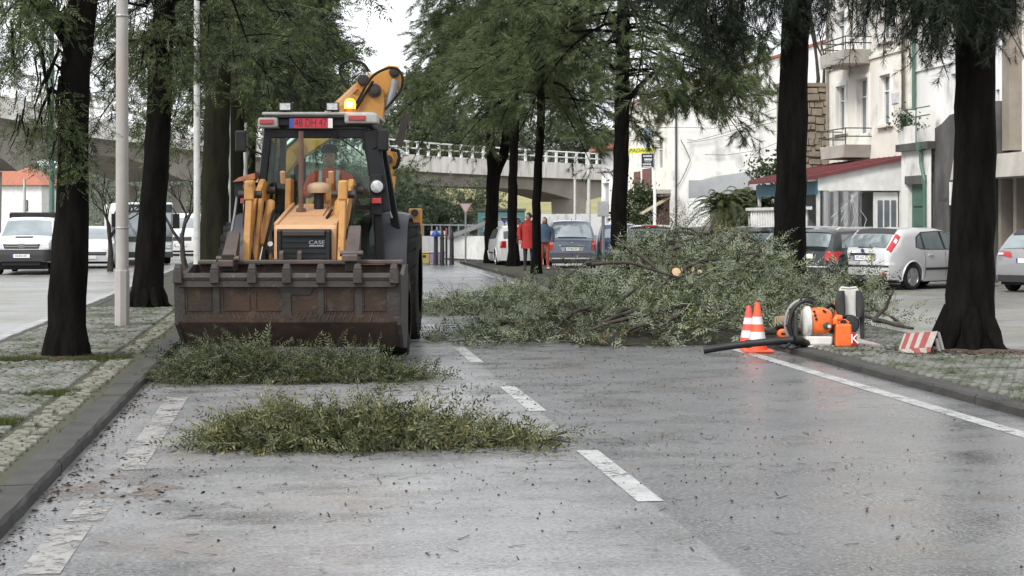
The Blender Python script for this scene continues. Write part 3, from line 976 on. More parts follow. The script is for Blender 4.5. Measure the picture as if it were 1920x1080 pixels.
part('top_rail', MB().bb(-.1, .1, 0, 6.8, 2.0, 2.1), WHITE, bl)
part('plinth', MB().bb(-.1, .1, 0, 6.8, 0, .9), WHITE, bl)
fn = thing('timber_fence', 'low white timber fence in front of the lean-to, behind the parked estate', 'fence', (13.6, 46.6, 0))
for z in (.95, 1.32): part('rail', MB().bb(0, 4.2, -.03, .03, z, z + .12), WHITE, fn)
for k in range(5): part('fence_post', MB().bb(k * 1.03, k * 1.03 + .09, -.05, .05, 0, 1.47), WHITE, fn)

# rubble retaining wall, stones one by one
t = thing('rubble_wall', 'rough brown rubble stone wall between the cream house and the white gable', 'wall', (18.3, 59, 0))
part('core', MB().bb(0, 6, .1, .9, 0, 6.75), MORTAR, t)
rs = random.Random(8)
z = 1.6
while z < 6.7:
    h = rs.uniform(.20, .34); x = rs.uniform(-.2, 0)
    while x < 2.3:
        wd = rs.uniform(.16, .5); zk = z; z += rs.uniform(-.05, .05)
        x0, x1 = max(0, x) + .006, min(x + wd, 2.6) - .006
        if x1 - x0 > .08:
            j = lambda: rs.uniform(-.05, .05)
            dp = rs.uniform(-.03, .04)
            p = [(x0 + j(), .1, z + .01), (x1 + j(), .1, z + .01), (x1, .12, z + .01), (x0, .12, z + .01)]
            q = [(x0 + .02, dp), (x1 - .02, dp + j())]
            mb = MB().hexa([(x0 + .012, dp, z + .015 + abs(j()) * .6), (x1 - .012, dp, z + .015 + abs(j()) * .6), (x1, .14, z + .012), (x0, .14, z + .012),
                            (x0 + .012, dp, z + h - .015 - abs(j()) * .6), (x1 - .012, dp + j() * .5, z + h - .015 - abs(j()) * .6), (x1, .14, z + h - .012), (x0, .14, z + h - .012)])
            part('stone', mb, STONE, t, recalc=False)
        x += wd; z = zk
    z += h
part('coping', MB().bb(-.1, 6, -.05, 1, 6.76, 6.9), MORTAR, t)

# cafe building: street face and big blank gable
Yk, Yl = fY(1160, X0), fY(1258, X0)
t = thing('cafe_building', 'tall white building with a blank stained gable and brown shutters above a cafe', 'building', (X0, Yk, 0), -PI / 2)
ops = [F(1229, 1243, 262, 316, X0, Yk), F(1190, 1201, 322, 360, X0, Yk), F(1206, 1222, 316, 352, X0, Yk), F(1180, 1255, 366, 470, X0, Yk)]
ops[3] = (ops[3][0], Yk - Yl - .3, 0.02, ops[3][3])
L_ = Yk - Yl
part('wall', wall_open(0, L_, 0, 8.2, ops, .3), CREAM, t)
window(t, ops[0], .28, curtain=False)
for o in ops[1:3]: part('shutter', MB().bb(o[0], o[1], -.06, .05, o[2], o[3]), BROWNS, t)
part('shop_recess', MB().bb(ops[3][0], ops[3][1], 1.6, 1.7, 0, ops[3][3]), BROWNS, t)
part('lintel', MB().beam((ops[0][0] - .3, -.1, ops[0][3] + .35), (ops[0][1], -.1, ops[0][3] + 1.0), .2, .12), CONC, t)
part('overhang', MB().bb(L_ - 4.5, L_, -.55, -.003, ops[3][3] + .01, ops[3][3] + .22), CONC, t)
part('awning', MB().prism([(-1.4, 1.95), (-.003, 2.75), (-.003, 2.85), (-1.4, 2.03)], 'yz', L_ - 6, L_ - .3), M('tan_awning', (.42, .37, .25), (.33, .29, .20), 3, .8), t)
gz = lambda X: 8.2 + (X - 19) * .33
g = MB().prism([(.002, 0), (11, 0), (11, gz(30)), (.002, gz(19))], 'yz', L_ - .25, L_ + .05)
part('gable', g, STAINW, t)
part('roof', MB().hexa([(0, -.3, 8.22), (L_ + .15, -.3, 8.22), (L_ + .15, 11.2, gz(30) + .05), (0, 11.2, gz(30) + .05), (0, -.3, 8.36), (L_ + .15, -.3, 8.36), (L_ + .15, 11.2, gz(30) + .2), (0, 11.2, gz(30) + .2)]), TILE, t)
# grey render band along the foot of the gable
def gxy(px, py, Y):
    k = (px - 960) / FPX
    d = Y / (CS - SN * k)
    return d * (CS * k + SN) - X0, zat(py, d)
poly = [gxy(1289, 480, Yl), gxy(1530, 480, Yl), gxy(1530, 296, Yl), gxy(1452, 309, Yl), gxy(1400, 322, Yl), gxy(1340, 331, Yl), gxy(1312, 338, Yl), gxy(1291, 338, Yl)]
poly = [(a, max(b, 0)) for a, b in poly]
part('grey_render', MB().prism(poly, 'yz', L_ + .051, L_ + .12), GREYW, t)
def gl(pts, Y, r=.035, off=.2):
    return [(L_ + off, gxy(a, b, Y)[0], gxy(a, b, Y)[1]) for a, b in pts]
cb = MB()
for pts in ([(1224, 240), (1281, 239), (1335, 241), (1379, 234), (1454, 203), (1520, 170)], [(1286, 262), (1300, 264), (1327, 258), (1392, 239), (1460, 218), (1530, 196)],
            [(1286, 268), (1330, 262), (1392, 245), (1460, 226)], [(1320, 290), (1360, 291), (1420, 282), (1465, 264)]):
    part('cable', MB().tube(gl(pts, Yl), .013, 5), IRON, t)
part('dead_creeper', MB().tube(gl([(1281, 272), (1293, 300), (1284, 322), (1275, 340), (1266, 352)], Yl, off=.13), .018, 5).tube(gl([(1275, 262), (1282, 275)], Yl, off=.13), .018, 5), BARK2, t)
part('drainpipe', MB().cyl((L_ + .1, .25, 0), (L_ + .1, .25, 8), .05, 8), IRON, t)
for k in range(9):
    x0, z0 = gxy(1300, 424 - k * 6.2, Yl - 2); x1, _ = gxy(1345, 400, Yl - 2)
    part('corrugated_sheet', MB().beam((L_ + .5, x0, z0), (L_ + .5, x1, z0 + .06), .03, .15), WHITE, t)

# far building past the cafe
t = thing('far_house', 'far white house with a red tiled eave and grey garage opening, past the cafe', 'house', (X0 + .3, fY(1128, X0 + .3) , 0), -PI / 2)
L2 = fY(1128, X0 + .3) - Yk - .05
part('wall', wall_open(0, L2, 0, 6.0, [(.3, L2 * .35, 0.02, 4.0)], .3), WHITEW, t)
part('body', MB().bb(0, L2, .3, 8, 0, 6.0), WHITEW, t)
part('garage_door', MB().bb(.3, L2 * .35, .2, .28, 0, 4), GREYW, t)
part('eave', MB().bb(-.2, L2, -.8, 8, 6.01, 6.25), TILE, t)

# white house with a red hip roof, far left
t = cthing('red_roofed_house', 'white house with an orange red hipped roof, beyond the far carriageway', 'house', -30, 150)
zw, zr = zat(347, 150), zat(316, 150)
part('wall', MB().bb(-7, 5.4, 0, 9, 0, zw), WHITE, t)
rf = MB().add([(-7.4, -.4, zw), (5.8, -.4, zw), (5.8, 9.4, zw), (-7.4, 9.4, zw), (-2, 4.5, zr + .9), (1.8, 4.5, zr + .9)], [(0, 1, 5, 4), (1, 2, 5), (2, 3, 4, 5), (3, 0, 4), (3, 2, 1, 0)])
part('roof', rf, TILE, t)
x = (48 + 30) / 3000 * 150
wn = part('window', MB().bb(x - .22, x + .22, -.06, -.003, zat(396, 150), zat(375, 150)), IRON, t)
part('pane', MB().bb(x - .16, x + .16, -.08, -.061, zat(394, 150), zat(377, 150)), WINGLASS, wn)

# ------------------------------------------------------------------ overpass
OV = [(-420, 172, 118), (0, 214, 172), (167, 252, 225), (270, 264, 230), (333, 274, 239), (500, 292, 256), (740, 315, 283), (930, 326, 297), (1130, 335, 303), (1330, 342, 312)]
ZB = 7.2
base = []
for px, pb, ptp in OV:
    d = (ZB - CAMH) * FPX / (HORIZ - pb)
    p = at(px, d); base.append((p, .95 + (d - 80) / 140 * 1.0))
# resample smoothly
cps = [b[0] for b in base]
def crom(p0, p1, p2, p3, t): return .5 * ((2 * p1) + (p2 - p0) * t + (2 * p0 - 5 * p1 + 4 * p2 - p3) * t * t + (3 * p1 - p0 - 3 * p2 + p3) * t ** 3)
sm = []
for i in range(1, len(cps) - 2):
    n = max(2, int((cps[i + 1] - cps[i]).length / 1.2))
    for k in range(n):
        t_ = k / n
        sm.append((crom(cps[i - 1], cps[i], cps[i + 1], cps[i + 2], t_), base[i][1] * (1 - t_) + base[i + 1][1] * t_))
sm = [(at(-420, 76), .95)] + [(cps[0].lerp(cps[1], k / 8), .95) for k in range(1, 8)] + sm + [(cps[-2], base[-2][1]), (cps[-1], base[-1][1])]
# even steps of 2.6 m
st, acc, last = [sm[0]], 0, sm[0]
for q in sm[1:]:
    while (q[0] - last[0]).length > 2.6:
        f = 2.6 / (q[0] - last[0]).length
        last = (last[0].lerp(q[0], f), last[1] * (1 - f) + q[1] * f); st.append(last)
OVC = M('weathered_concrete', (.72, .70, .66), (.56, .53, .48), .8, .9, coord='World', c3=(.30, .26, .21), s3=.9, lo3=.54, hi3=.76, bump=.2, stretch=(1, 1, .25))
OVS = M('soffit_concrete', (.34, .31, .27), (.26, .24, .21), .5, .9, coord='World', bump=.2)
t = thing('overpass', 'long curving white concrete overpass with a post and rail parapet', 'overpass', (0, 0, 0))
nrm = []
for i, (p, h) in enumerate(st):
    a, b = st[max(i - 1, 0)][0], st[min(i + 1, len(st) - 1)][0]
    tg = (b - a).normalized(); nrm.append(Vector((-tg.y, tg.x, 0)))      # away from the camera side
nrm = [n if n.dot(st[i][0]) > 0 else -n for i, n in enumerate(nrm)]
pierd = [at(88, 92), at(345, 127), at(-420, 80), at(1115, 214)]
deck = []
for i, (p, h) in enumerate(st):
    n = nrm[i]
    dm = min((Vector((q.x, q.y, 0)) - p).length for q in pierd)
    g = 1.15 + 1.7 * max(0, 1 - dm / 16) ** 2 + .5 * max(0, min(1, (p.length - 120) / 60))
    q = lambda s, z: (p.x + n.x * s, p.y + n.y * s, z)
    deck.append([q(.05, ZB + .02), q(.05, ZB - .15), q(1.0, ZB - .45), q(1.5, ZB - g), q(7.5, ZB - g), q(8.2, ZB - .45), q(9.6, ZB - .15), q(9.6, ZB + .02)])
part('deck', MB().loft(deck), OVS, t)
for i in range(len(st) - 1):
    (p, h), (p2, h2) = st[i], st[i + 1]
    n, n2 = nrm[i], nrm[i + 1]
    e = (p2 - p) * .006
    q = lambda pt, nn, s, z: (pt.x + nn.x * s, pt.y + nn.y * s, z)
    a, b = p + e, p2 - e
    mb = MB().hexa([q(a, n, 0, ZB - .18), q(b, n2, 0, ZB - .18), q(b, n2, .22, ZB - .16), q(a, n, .22, ZB - .16), q(a, n, 0, ZB + h), q(b, n2, 0, ZB + h2), q(b, n2, .22, ZB + h2), q(a, n, .22, ZB + h)])
    part('parapet_panel', mb, OVC, t)
    part('rail_post', MB().box(q(p, n, .15, ZB + h + .74), (.24, .3, 1.46), (0, 0, math.atan2(n.y, n.x))), WHITE, t)
part('far_parapet', MB().grid([[(p.x + nrm[i].x * 9.3, p.y + nrm[i].y * 9.3, z) for z in (ZB, ZB + h)] for i, (p, h) in enumerate(st)]), OVC, t)
for zz in (.72, 1.42):
    part('rail', MB().tube([(p.x + nrm[i].x * .15, p.y + nrm[i].y * .15, ZB + h + zz) for i, (p, h) in enumerate(st)], .10, 6), WHITE, t, smooth=60)
for q in pierd:
    i = min(range(len(st)), key=lambda k: (st[k][0] - Vector((q.x, q.y, 0))).length)
    n = nrm[i]; p = st[i][0] + n * 3.0
    big = q.length > 150
    part('pier', MB().tube([(p.x, p.y, -.03), (p.x, p.y, ZB - 2.8)], [2.2 if big else .55, 2.4 if big else .62], 14), OVS, t, smooth=40)
    if not big:
        p = st[i][0] + n * 7.2
        part('pier', MB().tube([(p.x, p.y, -.03), (p.x, p.y, ZB - 2.8)], [.55, .62], 14), OVS, t, smooth=40)
OVST, OVN = st, nrm

# bank, walls behind the junction
BANK = M('grass_bank', (.23, .21, .10), (.15, .16, .06), .35, .95, coord='World', c3=(.27, .22, .13), s3=.12, bump=.4, bscale=6)
mb = MB()
rows = []
for k in range(13):
    d = 236 + k * 3.2; z = 1.2 + k * .72
    rows.append([tuple(at(px, d, z + .25 * math.sin(px * .03 + k))) for px in range(560, 1400, 40)])
mb.grid(rows)
part('grass_bank', mb, BANK, smooth=60)['kind'] = 'structure'
mb = MB()
a, b = at(845, 150), at(1300, 175)
t = thing('retaining_wall', 'long low white retaining wall at the foot of the grass bank', 'wall', a)
for k in range(10):
    p, q = (b - a) * (k / 10 + .001), (b - a) * ((k + 1) / 10 - .001)
    part('wall_panel', MB().beam((p.x, p.y, 1.05 - .0 + .02 * k), (q.x, q.y, 1.05 + .02 * k), .3, 2.2), WHITEW, t)
a, b = at(778, 74), at(915, 64)
t = thing('boundary_wall', 'bright white boundary wall with thin fence posts beside the yield sign', 'wall', a)
q = b - a
part('wall', MB().beam((0, 0, .45), (q.x, q.y, .55), .2, .95), WHITE, t)
part('ramp_panel', MB().beam((q.x * .45, q.y * .45 - 1, .9), (q.x * 1.1, q.y * 1.1 - 1, 1.75), .1, .16), STEEL, t)
for k in range(9): part('fence_post', MB().cyl((q.x * k / 8, q.y * k / 8 - .25, 0), (q.x * k / 8, q.y * k / 8 - .25, 1.5), .035, 6), STEEL, t)
part('fence_rail', MB().beam((0, -.25, 1.45), (q.x, q.y - .25, 1.45), .05, .06), STEEL, t)
# ------------------------------------------------------------------ trees
NEED = leaf_mat('needle_foliage', [(.022, .036, .015), (.058, .082, .034), (.125, .155, .07), (.22, .245, .125)], trans=.40, clump=.9)
NEED_D = leaf_mat('dark_needle_foliage', [(.006, .009, .005), (.012, .018, .010), (.026, .036, .020)], trans=.06, clump=.9)  # backlit darkness of the overhanging crowns put into the needle colour
FERN = leaf_mat('fern_foliage', [(.013, .024, .008), (.034, .054, .017), (.075, .098, .034), (.15, .165, .065)], back=(.06, .075, .035), trans=.26, clump=1.1)
CUTF = leaf_mat('cut_foliage', [(.005, .010, .003), (.014, .027, .007), (.048, .070, .018), (.22, .215, .09)], back=(.27, .30, .22), trans=.16, clump=2.6, drift=.55)
BROADL = leaf_mat('broad_foliage', [(.022, .035, .014), (.045, .066, .025), (.085, .11, .045)], trans=.25, clump=.5)
FARL = leaf_mat('far_foliage', [(.085, .10, .075), (.12, .14, .10), (.17, .185, .13)], trans=.15, clump=.12, rough=.8)  # haze of distance put into the leaf colour, greyed and paled
TUFT = [proto_tuft(i) for i in range(5)]
TUFT_W = [proto_tuft(20 + i, n=60, L=.5, nl=.23, w=.014) for i in range(5)]
TUFT_F = [proto_tuft(40 + i, n=36, L=.5, nl=.26, w=.022, spread=.8) for i in range(4)]
TWIG = [proto_twig(i, L=.65, nf=6, pairs=6, ll=.10, w=.020) for i in range(4)]
TWIG_F = [proto_twig(10 + i, L=.8, nf=6, pairs=5, ll=.15, w=.034) for i in range(4)]
CLUMP = [proto_leaves(i) for i in range(4)]

class Sprays:
    def __init__(s): s.p, s.d, s.s = [], [], []
    def add(s, p, d, k=1.0): s.p.append(tuple(p)); s.d.append(tuple(d)); s.s.append(k)
    def obj(s, name, protos, mat, parent, seed, scale=1.0):
        r = np.random.default_rng(seed)
        V, Fc = place(protos, np.array(s.p), np.array(s.d) + 1e-6, np.array(s.s) * scale, r)
        return link(name, tri_mesh(name, V, Fc, mat), None, parent, kind='stuff')
def interp(path, z):
    for a, b in zip(path, path[1:]):
        if a[2] <= z <= b[2]:
            f = (z - a[2]) / (b[2] - a[2] + 1e-9)
            return Vector(a).lerp(Vector(b), f)
    return Vector(path[-1] if z > path[-1][2] else path[0])
def auto_branches(wood, sp, rnd, path, zmin, zmax, nb, length, rise=.35, droop=.75, nsec=5, nspr=6, k=1.0, down=.5, az=None, r0=.05, start=.3, azoff=0.0):
    for i in range(nb):
        z = zmin + (zmax - zmin) * ((i + rnd.random()) / nb)
        f = (z - zmin) / (zmax - zmin + 1e-6)
        L = length * (1 - .62 * f ** 1.3) * rnd.uniform(.75, 1.15)
        a = azoff + (i * 2.39996 + rnd.uniform(-.4, .4) if az is None else rnd.uniform(*az))
        b = interp(path, z)
        dr = Vector((math.cos(a), math.sin(a), 0))
        rs_, dp = rise * rnd.uniform(.5, 1.5), droop * rnd.uniform(.6, 1.3)
        w1, w2 = rnd.uniform(-.12, .12), rnd.uniform(-.12, .12)
        sd = Vector((-dr.y, dr.x, 0))
        P = lambda t: b + dr * (L * t) + Vector((0, 0, L * (rs_ * t - dp * t * t))) + sd * (L * (w1 * math.sin(3 * t) + w2 * t * t))
        wood.tube([P(t / 6) for t in range(7)], [r0 * (1 - .8 * t / 6) * (.6 + .4 * L / length) for t in range(7)], 5)
        for j in range(nsec):
            t = start + (1 - start) * (j + rnd.random()) / nsec
            p = P(t)
            for sgn in (-1, 1):
                l2 = L * .30 * (1.15 - .5 * t) * rnd.uniform(.6, 1.3)
                d2 = (dr * .6 + sd * (sgn * rnd.uniform(.4, 1.0)) + Vector((0, 0, rnd.uniform(-.25, .35)))).normalized()
                e = p + d2 * l2 + Vector((0, 0, -down * l2 * .5))
                wood.tube([p, p.lerp(e, .5) + Vector((0, 0, .06 * l2)), e], [.012, .009, .004], 3, cap=False)
                for q in range(nspr):
                    u = (q + rnd.random()) / nspr
                    s0 = p.lerp(e, .15 + .85 * u) + Vector((rnd.gauss(0, .08), rnd.gauss(0, .08), rnd.gauss(0, .07))) * k
                    dd = d2 * rnd.uniform(.3, 1) + Vector((rnd.gauss(0, .45), rnd.gauss(0, .45), rnd.gauss(-down, .35)))
                    sp.add(s0, dd, k * rnd.uniform(.7, 1.2))
def hang(wood, sp, rnd, base, clumps, k=1.0, dense=1.0):
    """hanging sprays: (px, py of the top, distance, drop in metres, number of strands, sideways spread)"""
    for (px, py, d, drop, n, spread) in clumps:
        n = int(n * dense)
        c = at(px, d, zat(py, d)) - Vector(base)
        q0 = Vector((rnd.gauss(0, .05), rnd.gauss(0, .05), c.z + rnd.uniform(.2, .7)))          # the bough the strands hang from
        wood.tube([q0, q0.lerp(c, .4) + Vector((0, 0, .25)), q0.lerp(c, .8) + Vector((0, 0, .16)), c + (c - q0) * .12], [.032, .026, .018, .008], 6)
        for i in range(n):
            o = Vector((rnd.gauss(0, spread), rnd.gauss(0, spread), rnd.uniform(-.1, .25)))
            dn = drop * rnd.uniform(.5, 1.1)
            sw = Vector((rnd.gauss(0, .25), rnd.gauss(0, .25), 0)) * dn
            P = lambda t: c + o + sw * (t * t) + Vector((0, 0, -dn * t))
            wood.tube([P(0), P(.5), P(1)], [.012, .008, .004], 3, cap=False)
            m = max(3, int(dn / .11))
            for j in range(m):
                t = (j + rnd.random()) / m
                sp.add(P(t), Vector((rnd.gauss(0, .5), rnd.gauss(0, .5), -rnd.uniform(.3, 1))), k * rnd.uniform(.6, 1.05))
def trunk_mb(path, radii, rnd, n=22):
    """bark-ridged trunk: finer rings, uneven"""
    mb = MB()
    pts, rs_ = [], []
    for (a, b), (ra, rb2) in zip(zip(path, path[1:]), zip(radii, radii[1:])):
        m = max(2, int((Vector(b) - Vector(a)).length / .28))
        for i in range(m):
            f = i / m
            pts.append(Vector(a).lerp(Vector(b), f) + Vector((rnd.uniform(-.012, .012), rnd.uniform(-.012, .012), 0)))
            rs_.append((ra * (1 - f) + rb2 * f) * rnd.uniform(.97, 1.03))
    pts.append(Vector(path[-1])); rs_.append(radii[-1])
    mb.tube(pts, rs_, n, jit=.035, rng=rnd)
    cut = [rnd.choice((-.07, -.03, .02, .05)) for _ in range(n)]          # long furrows that wander round the stem
    for i, c in enumerate(pts):
        if i % 5 == 0: cut = [v if rnd.random() < .7 else rnd.choice((-.07, -.03, .02, .05)) for v in cut]
        for k in range(n):
            v = Vector(mb.v[i * n + k]); mb.v[i * n + k] = tuple(c + (v - c) * (1 + cut[k]))
    return mb
def pxpath(base, d, pts):
    """trunk axis read off the photo: (px, py, extra depth)"""
    out = []
    for px, py, e in pts:
        out.append(tuple(at(px, d + e, zat(py, d + e)) - Vector(base)))
    return out
def street_tree(label, px, py, pts, radii, seed, group, bark=BARK, z0=ZM, d=None):
    d = d or dg(py, z0)
    b = at(px, d, z0)
    t = thing('street_tree', label, 'tree', b, 0, group)
    rnd = random.Random(seed)
    path = [(0, 0, -.05)] + pxpath(b, d, pts)
    tm = trunk_mb(path, radii, rnd)
    for q in range(7):                                     # root flare
        a = q * .9 + rnd.uniform(-.2, .2); u = Vector((math.cos(a), math.sin(a), 0)); r0_ = radii[1]
        tm.tube([u * r0_ * .55 + Vector((0, 0, r0_ * 1.5)), u * r0_ * .95 + Vector((0, 0, r0_ * .55)), u * r0_ * rnd.uniform(1.1, 1.3) + Vector((0, 0, .03)), u * r0_ * rnd.uniform(1.4, 1.7) + Vector((0, 0, -.04))], [r0_ * .32, r0_ * .34, r0_ * .22, r0_ * .10], 8)
    part('trunk', tm, bark, t, smooth=70)
    return t, b, d, path, rnd
GL, GR = 'street trees on the left median', 'street trees on the right median'
# T1: nearest left
t, b, d, path, rnd = street_tree('nearest left street tree, black forked trunk with drooping feathery twigs, before the grey post', 125, 670,
    [(126, 610, 0), (132, 450, 0), (138, 300, 0), (141, 130, 0), (148, 60, 0), (165, -60, 0), (185, -300, .3), (190, -800, .4)], [.29, .215, .20, .175, .17, .18, .15, .12, .05], 1, GL)
wood, sp = MB(), Sprays()
p = lambda px, py, e=0: at(px, d + e, zat(py, d + e)) - b
wood.tube([p(146, 90), p(112, 45), p(75, 5, -.3), (p(20, -60, -.6)), p(-60, -160, -1)], [.13, .11, .10, .08, .04], 8)
wood.tube([p(45, 0, -.2), p(55, 45, -.2), p(78, 95, -.2), p(86, 150, -.2), p(93, 190, -.2), p(98, 240, -.2)], [.03, .028, .026, .02, .016, .01], 6)
wood.tube([p(78, 95, -.2), p(65, 110, -.2), p(72, 150, -.2), p(64, 190, -.2)], [.016, .014, .01, .006], 5)
hang(wood, sp, rnd, b, [(8, -40, d - .5, .9, 6, .28), (25, 70, d + .3, .55, 5, .16), (45, -20, d - .8, .6, 5, .2), (88, 165, d - .2, .55, 5, .14), (70, 195, d - .1, .45, 5, .16), (105, 215, d - .3, .5, 4, .10),
                        (70, 240, d - .2, .4, 5, .15), (112, 300, d - .35, .35, 3, .06), (15, 30, d, .6, 5, .2), (100, 40, d + .2, .5, 3, .12), (130, 5, d - .4, .35, 3, .1)], .62, 1.5)
auto_branches(wood, sp, rnd, path, 5.4, 9.5, 20, 3.2, k=1.0, nsec=4, nspr=3)
part('limb', wood, BARK, t, smooth=60)
sp.obj('crown', TWIG, FERN, t, 11)
# T2
t, b, d, path, rnd = street_tree('second left street tree, thick dark trunk rising behind the grey post, mossy ferny crown', 277, 575,
    [(278, 540, 0), (285, 430, 0), (293, 330, 0), (298, 200, 0), (305, 80, 0), (312, -60, 0), (318, -400, 0), (320, -900, 0)], [.36, .29, .255, .235, .225, .2, .17, .11, .04], 2, GL)
wood, sp = MB(), Sprays()
p = lambda px, py, e=0: at(px, d + e, zat(py, d + e)) - b
wood.tube([p(304, 90), p(330, 60), p(350, 90, -.5), p(345, 110, -.6)], [.06, .05, .03, .02], 6)
hang(wood, sp, rnd, b, [(310, 40, d - .8, .8, 5, .3), (330, 110, d - .9, .7, 5, .22), (345, 100, d - .8, .8, 6, .25), (380, 90, d - .5, .6, 4, .25), (290, 30, d - .7, .7, 4, .3),
                        (190, 60, d + .5, .9, 5, .35), (185, 140, d + .9, .8, 5, .3), (265, 130, d + .5, .8, 4, .25), (360, 20, d - .6, .7, 5, .3), (240, 10, d + .3, .9, 6, .4), (180, 10, d + .4, .7, 5, .4)], .75)
auto_branches(wood, sp, rnd, path, 5.5, 10, 30, 3.5, k=1.05, nsec=4, nspr=3, rise=.25)
part('limb', wood, BARK, t, smooth=60)
sp.obj('crown', TWIG, FERN, t, 12)
# T3..T6: the row running on behind the digger
BARKM = M('mossy_bark', (.009, .008, .006), (.020, .021, .011), 3, .92, spec=.1, bump=1.0, bscale=22, stretch=(1, 1, .25))
row = [(402, 39.5, [(402, 480, 0), (404, 350, 0), (408, 200, 0), (412, 0, 0), (414, -300, 0), (415, -800, 0)], [.42, .36, .34, .32, .26, .16, .05], 5.4, 10.5, 34, 3.7, 'third left street tree, stout mossy trunk just left of the digger, dense dark crown', .9),
       (436, 51, [(436, 440, 0), (440, 330, 0), (445, 150, 0), (448, -100, 0), (450, -600, 0)], [.34, .30, .27, .24, .18, .05], 5.8, 12, 34, 3.9, 'fourth left street tree, half hidden by the digger cab, soft green crown', 1.15),
       (462, 63, [(462, 430, 0), (466, 330, 0), (470, 100, 0), (472, -100, 0), (474, -450, 0)], [.34, .3, .27, .24, .18, .05], 5.4, 13, 34, 3.5, 'fifth left street tree, seen above the digger roof with an open airy crown', 1.35),
       (560, 66, [(560, 430, 0), (562, 330, 0), (566, 100, 0), (570, -100, 0), (572, -420, 0)], [.30, .26, .24, .2, .16, .05], 6.4, 12.0, 30, 2.4, 'green tree directly behind the raised yellow boom, last of the left row', 1.35)]
for i, (px, dd, pts, rad, z1_, z2_, nb, ln, lab, k) in enumerate(row):
    t, b, d, path, rnd = street_tree(lab, px, 0, pts, rad, 20 + i, GL, BARKM, d=dd)
    wood, sp = MB(), Sprays()
    auto_branches(wood, sp, rnd, path, z1_, z2_, nb, ln, k=k, nsec=5, nspr=3, rise=.3, down=.7)
    part('limb', wood, BARKM, t, smooth=60)
    sp.obj('crown', TUFT_F if i in (0,) else TWIG_F, NEED_D if i == 0 else FERN, t, 30 + i)
# R1
DENSE = 2.0
t, b, d, path, rnd = street_tree('nearest right street tree, broad black trunk with needle tufts, rooted behind the striped board', 1815, 655,
    [(1818, 640, 0), (1821, 600, 0), (1826, 420, 0), (1829, 200, 0), (1831, 30, 0), (1834, -150, 0), (1840, -500, 0), (1842, -1100, 0)], [.40, .345, .295, .262, .25, .235, .2, .14, .05], 3, GR)
wood, sp = MB(), Sprays()
p = lambda px, py, e=0: at(px, d + e, zat(py, d + e)) - b
hang(wood, sp, rnd, b, [(1760, -60, d - .8, 1.0, 10, .28), (1700, -60, d - .4, 1.0, 10, .30), (1740, -20, d - .3, .85, 6, .22), (1790, -40, d - .9, .8, 8, .22), (1680, -80, d, .9, 7, .3), (1655, -50, d - .2, .6, 6, .16), (1770, 10, d - .2, .8, 5, .12), (1730, 40, d - .3, .55, 4, .13),
                        (1890, -30, d - .4, .65, 6, .14), (1915, -40, d - .5, .75, 6, .18), (1860, -60, d - .6, .7, 7, .2), (1820, -70, d - .8, .6, 8, .25), (1650, -90, d + .3, .8, 6, .3)], .72, 2.2)
auto_branches(wood, sp, rnd, path, 6.6, 10, 24, 3.4, k=1.0, nsec=4, nspr=4, rise=.2, down=.9)
part('limb', wood, BARK, t, smooth=60)
sp.obj('crown', TUFT, NEED_D, t, 13)
# R2
t, b, d, path, rnd = street_tree('second right street tree, straight black trunk between the brush heap and the orange blower', 1480, 585,
    [(1480, 560, 0), (1480, 420, 0), (1484, 280, 0), (1488, 150, 0), (1495, 0, 0), (1503, -160, 0), (1506, -500, 0), (1508, -1000, 0)], [.38, .29, .255, .245, .235, .235, .2, .15, .05], 4, GR)
wood, sp = MB(), Sprays()
hang(wood, sp, rnd, b, [(1240, -40, d + .2, .7, 6, .3), (1300, -50, d - .3, 1.1, 8, .35), (1350, -30, d - .2, 1.15, 9, .32), (1390, 0, d, 1.2, 9, .30), (1420, -30, d - .4, .9, 8, .3), (1350, 30, d + .3, .8, 6, .25), (1280, -20, d + .4, .6, 6, .3),
                        (1535, -30, d - .3, .8, 7, .22), (1570, -60, d - .1, .75, 7, .25), (1610, -60, d - .4, .7, 6, .2), (1500, -40, d - .6, .7, 7, .22), (1455, -20, d - .5, .6, 6, .2), (1220, -60, d + .8, .6, 6, .3)], .85, 2.2)
auto_branches(wood, sp, rnd, path, 8.0, 12.0, 26, 4.0, k=1.1, nsec=4, nspr=4, rise=.2, down=.9)
part('limb', wood, BARK, t, smooth=60)
sp.obj('crown', TUFT, NEED_D, t, 14)
# R3
t, b, d, path, rnd = street_tree('third right street tree, slim dark trunk with one bent limb, behind the brush heap', 1160, 0,
    [(1160, 480, 0), (1160, 400, 0), (1164, 300, 0), (1167, 200, 0), (1168, 60, 0), (1170, -120, 0), (1172, -500, 0)], [.26, .21, .205, .20, .195, .17, .13, .05], 5, GR, d=43)
wood, sp = MB(), Sprays()
p = lambda px, py, e=0: at(px, d + e, zat(py, d + e)) - b
wood.tube([p(1166, 205), p(1180, 185), p(1200, 160, .2), p(1222, 140, .3), p(1236, 130, .4), p(1275, 122, .6)], [.09, .075, .065, .055, .045, .02], 7)
wood.tube([p(1178, 132), p(1205, 130, -.2), p(1236, 130, -.3)], [.05, .04, .02], 6)
wood.tube([p(1166, 145), p(1145, 122, -.1), p(1128, 108, -.2)], [.05, .04, .03], 6)
auto_branches(wood, sp, rnd, path, 6.2, 11, 44, 4.8, k=.95, nsec=6, nspr=4, rise=.12, down=.6, start=.35)
hang(wood, sp, rnd, b, [(1300, 60, d + .5, 1.0, 8, .6), (1350, 90, d + .3, 1.1, 8, .5), (1400, 70, d, .9, 7, .4), (1270, 110, d, 1.1, 9, .5), (1330, 140, d - .2, .9, 7, .5), (1240, 150, d, .8, 6, .4), (1380, 140, d + .4, .7, 6, .4), (1290, 160, d, .7, 8, .5), (1350, 170, d + .3, .6, 8, .5), (1425, 60, d + .4, .8, 6, .35)], 1.15)
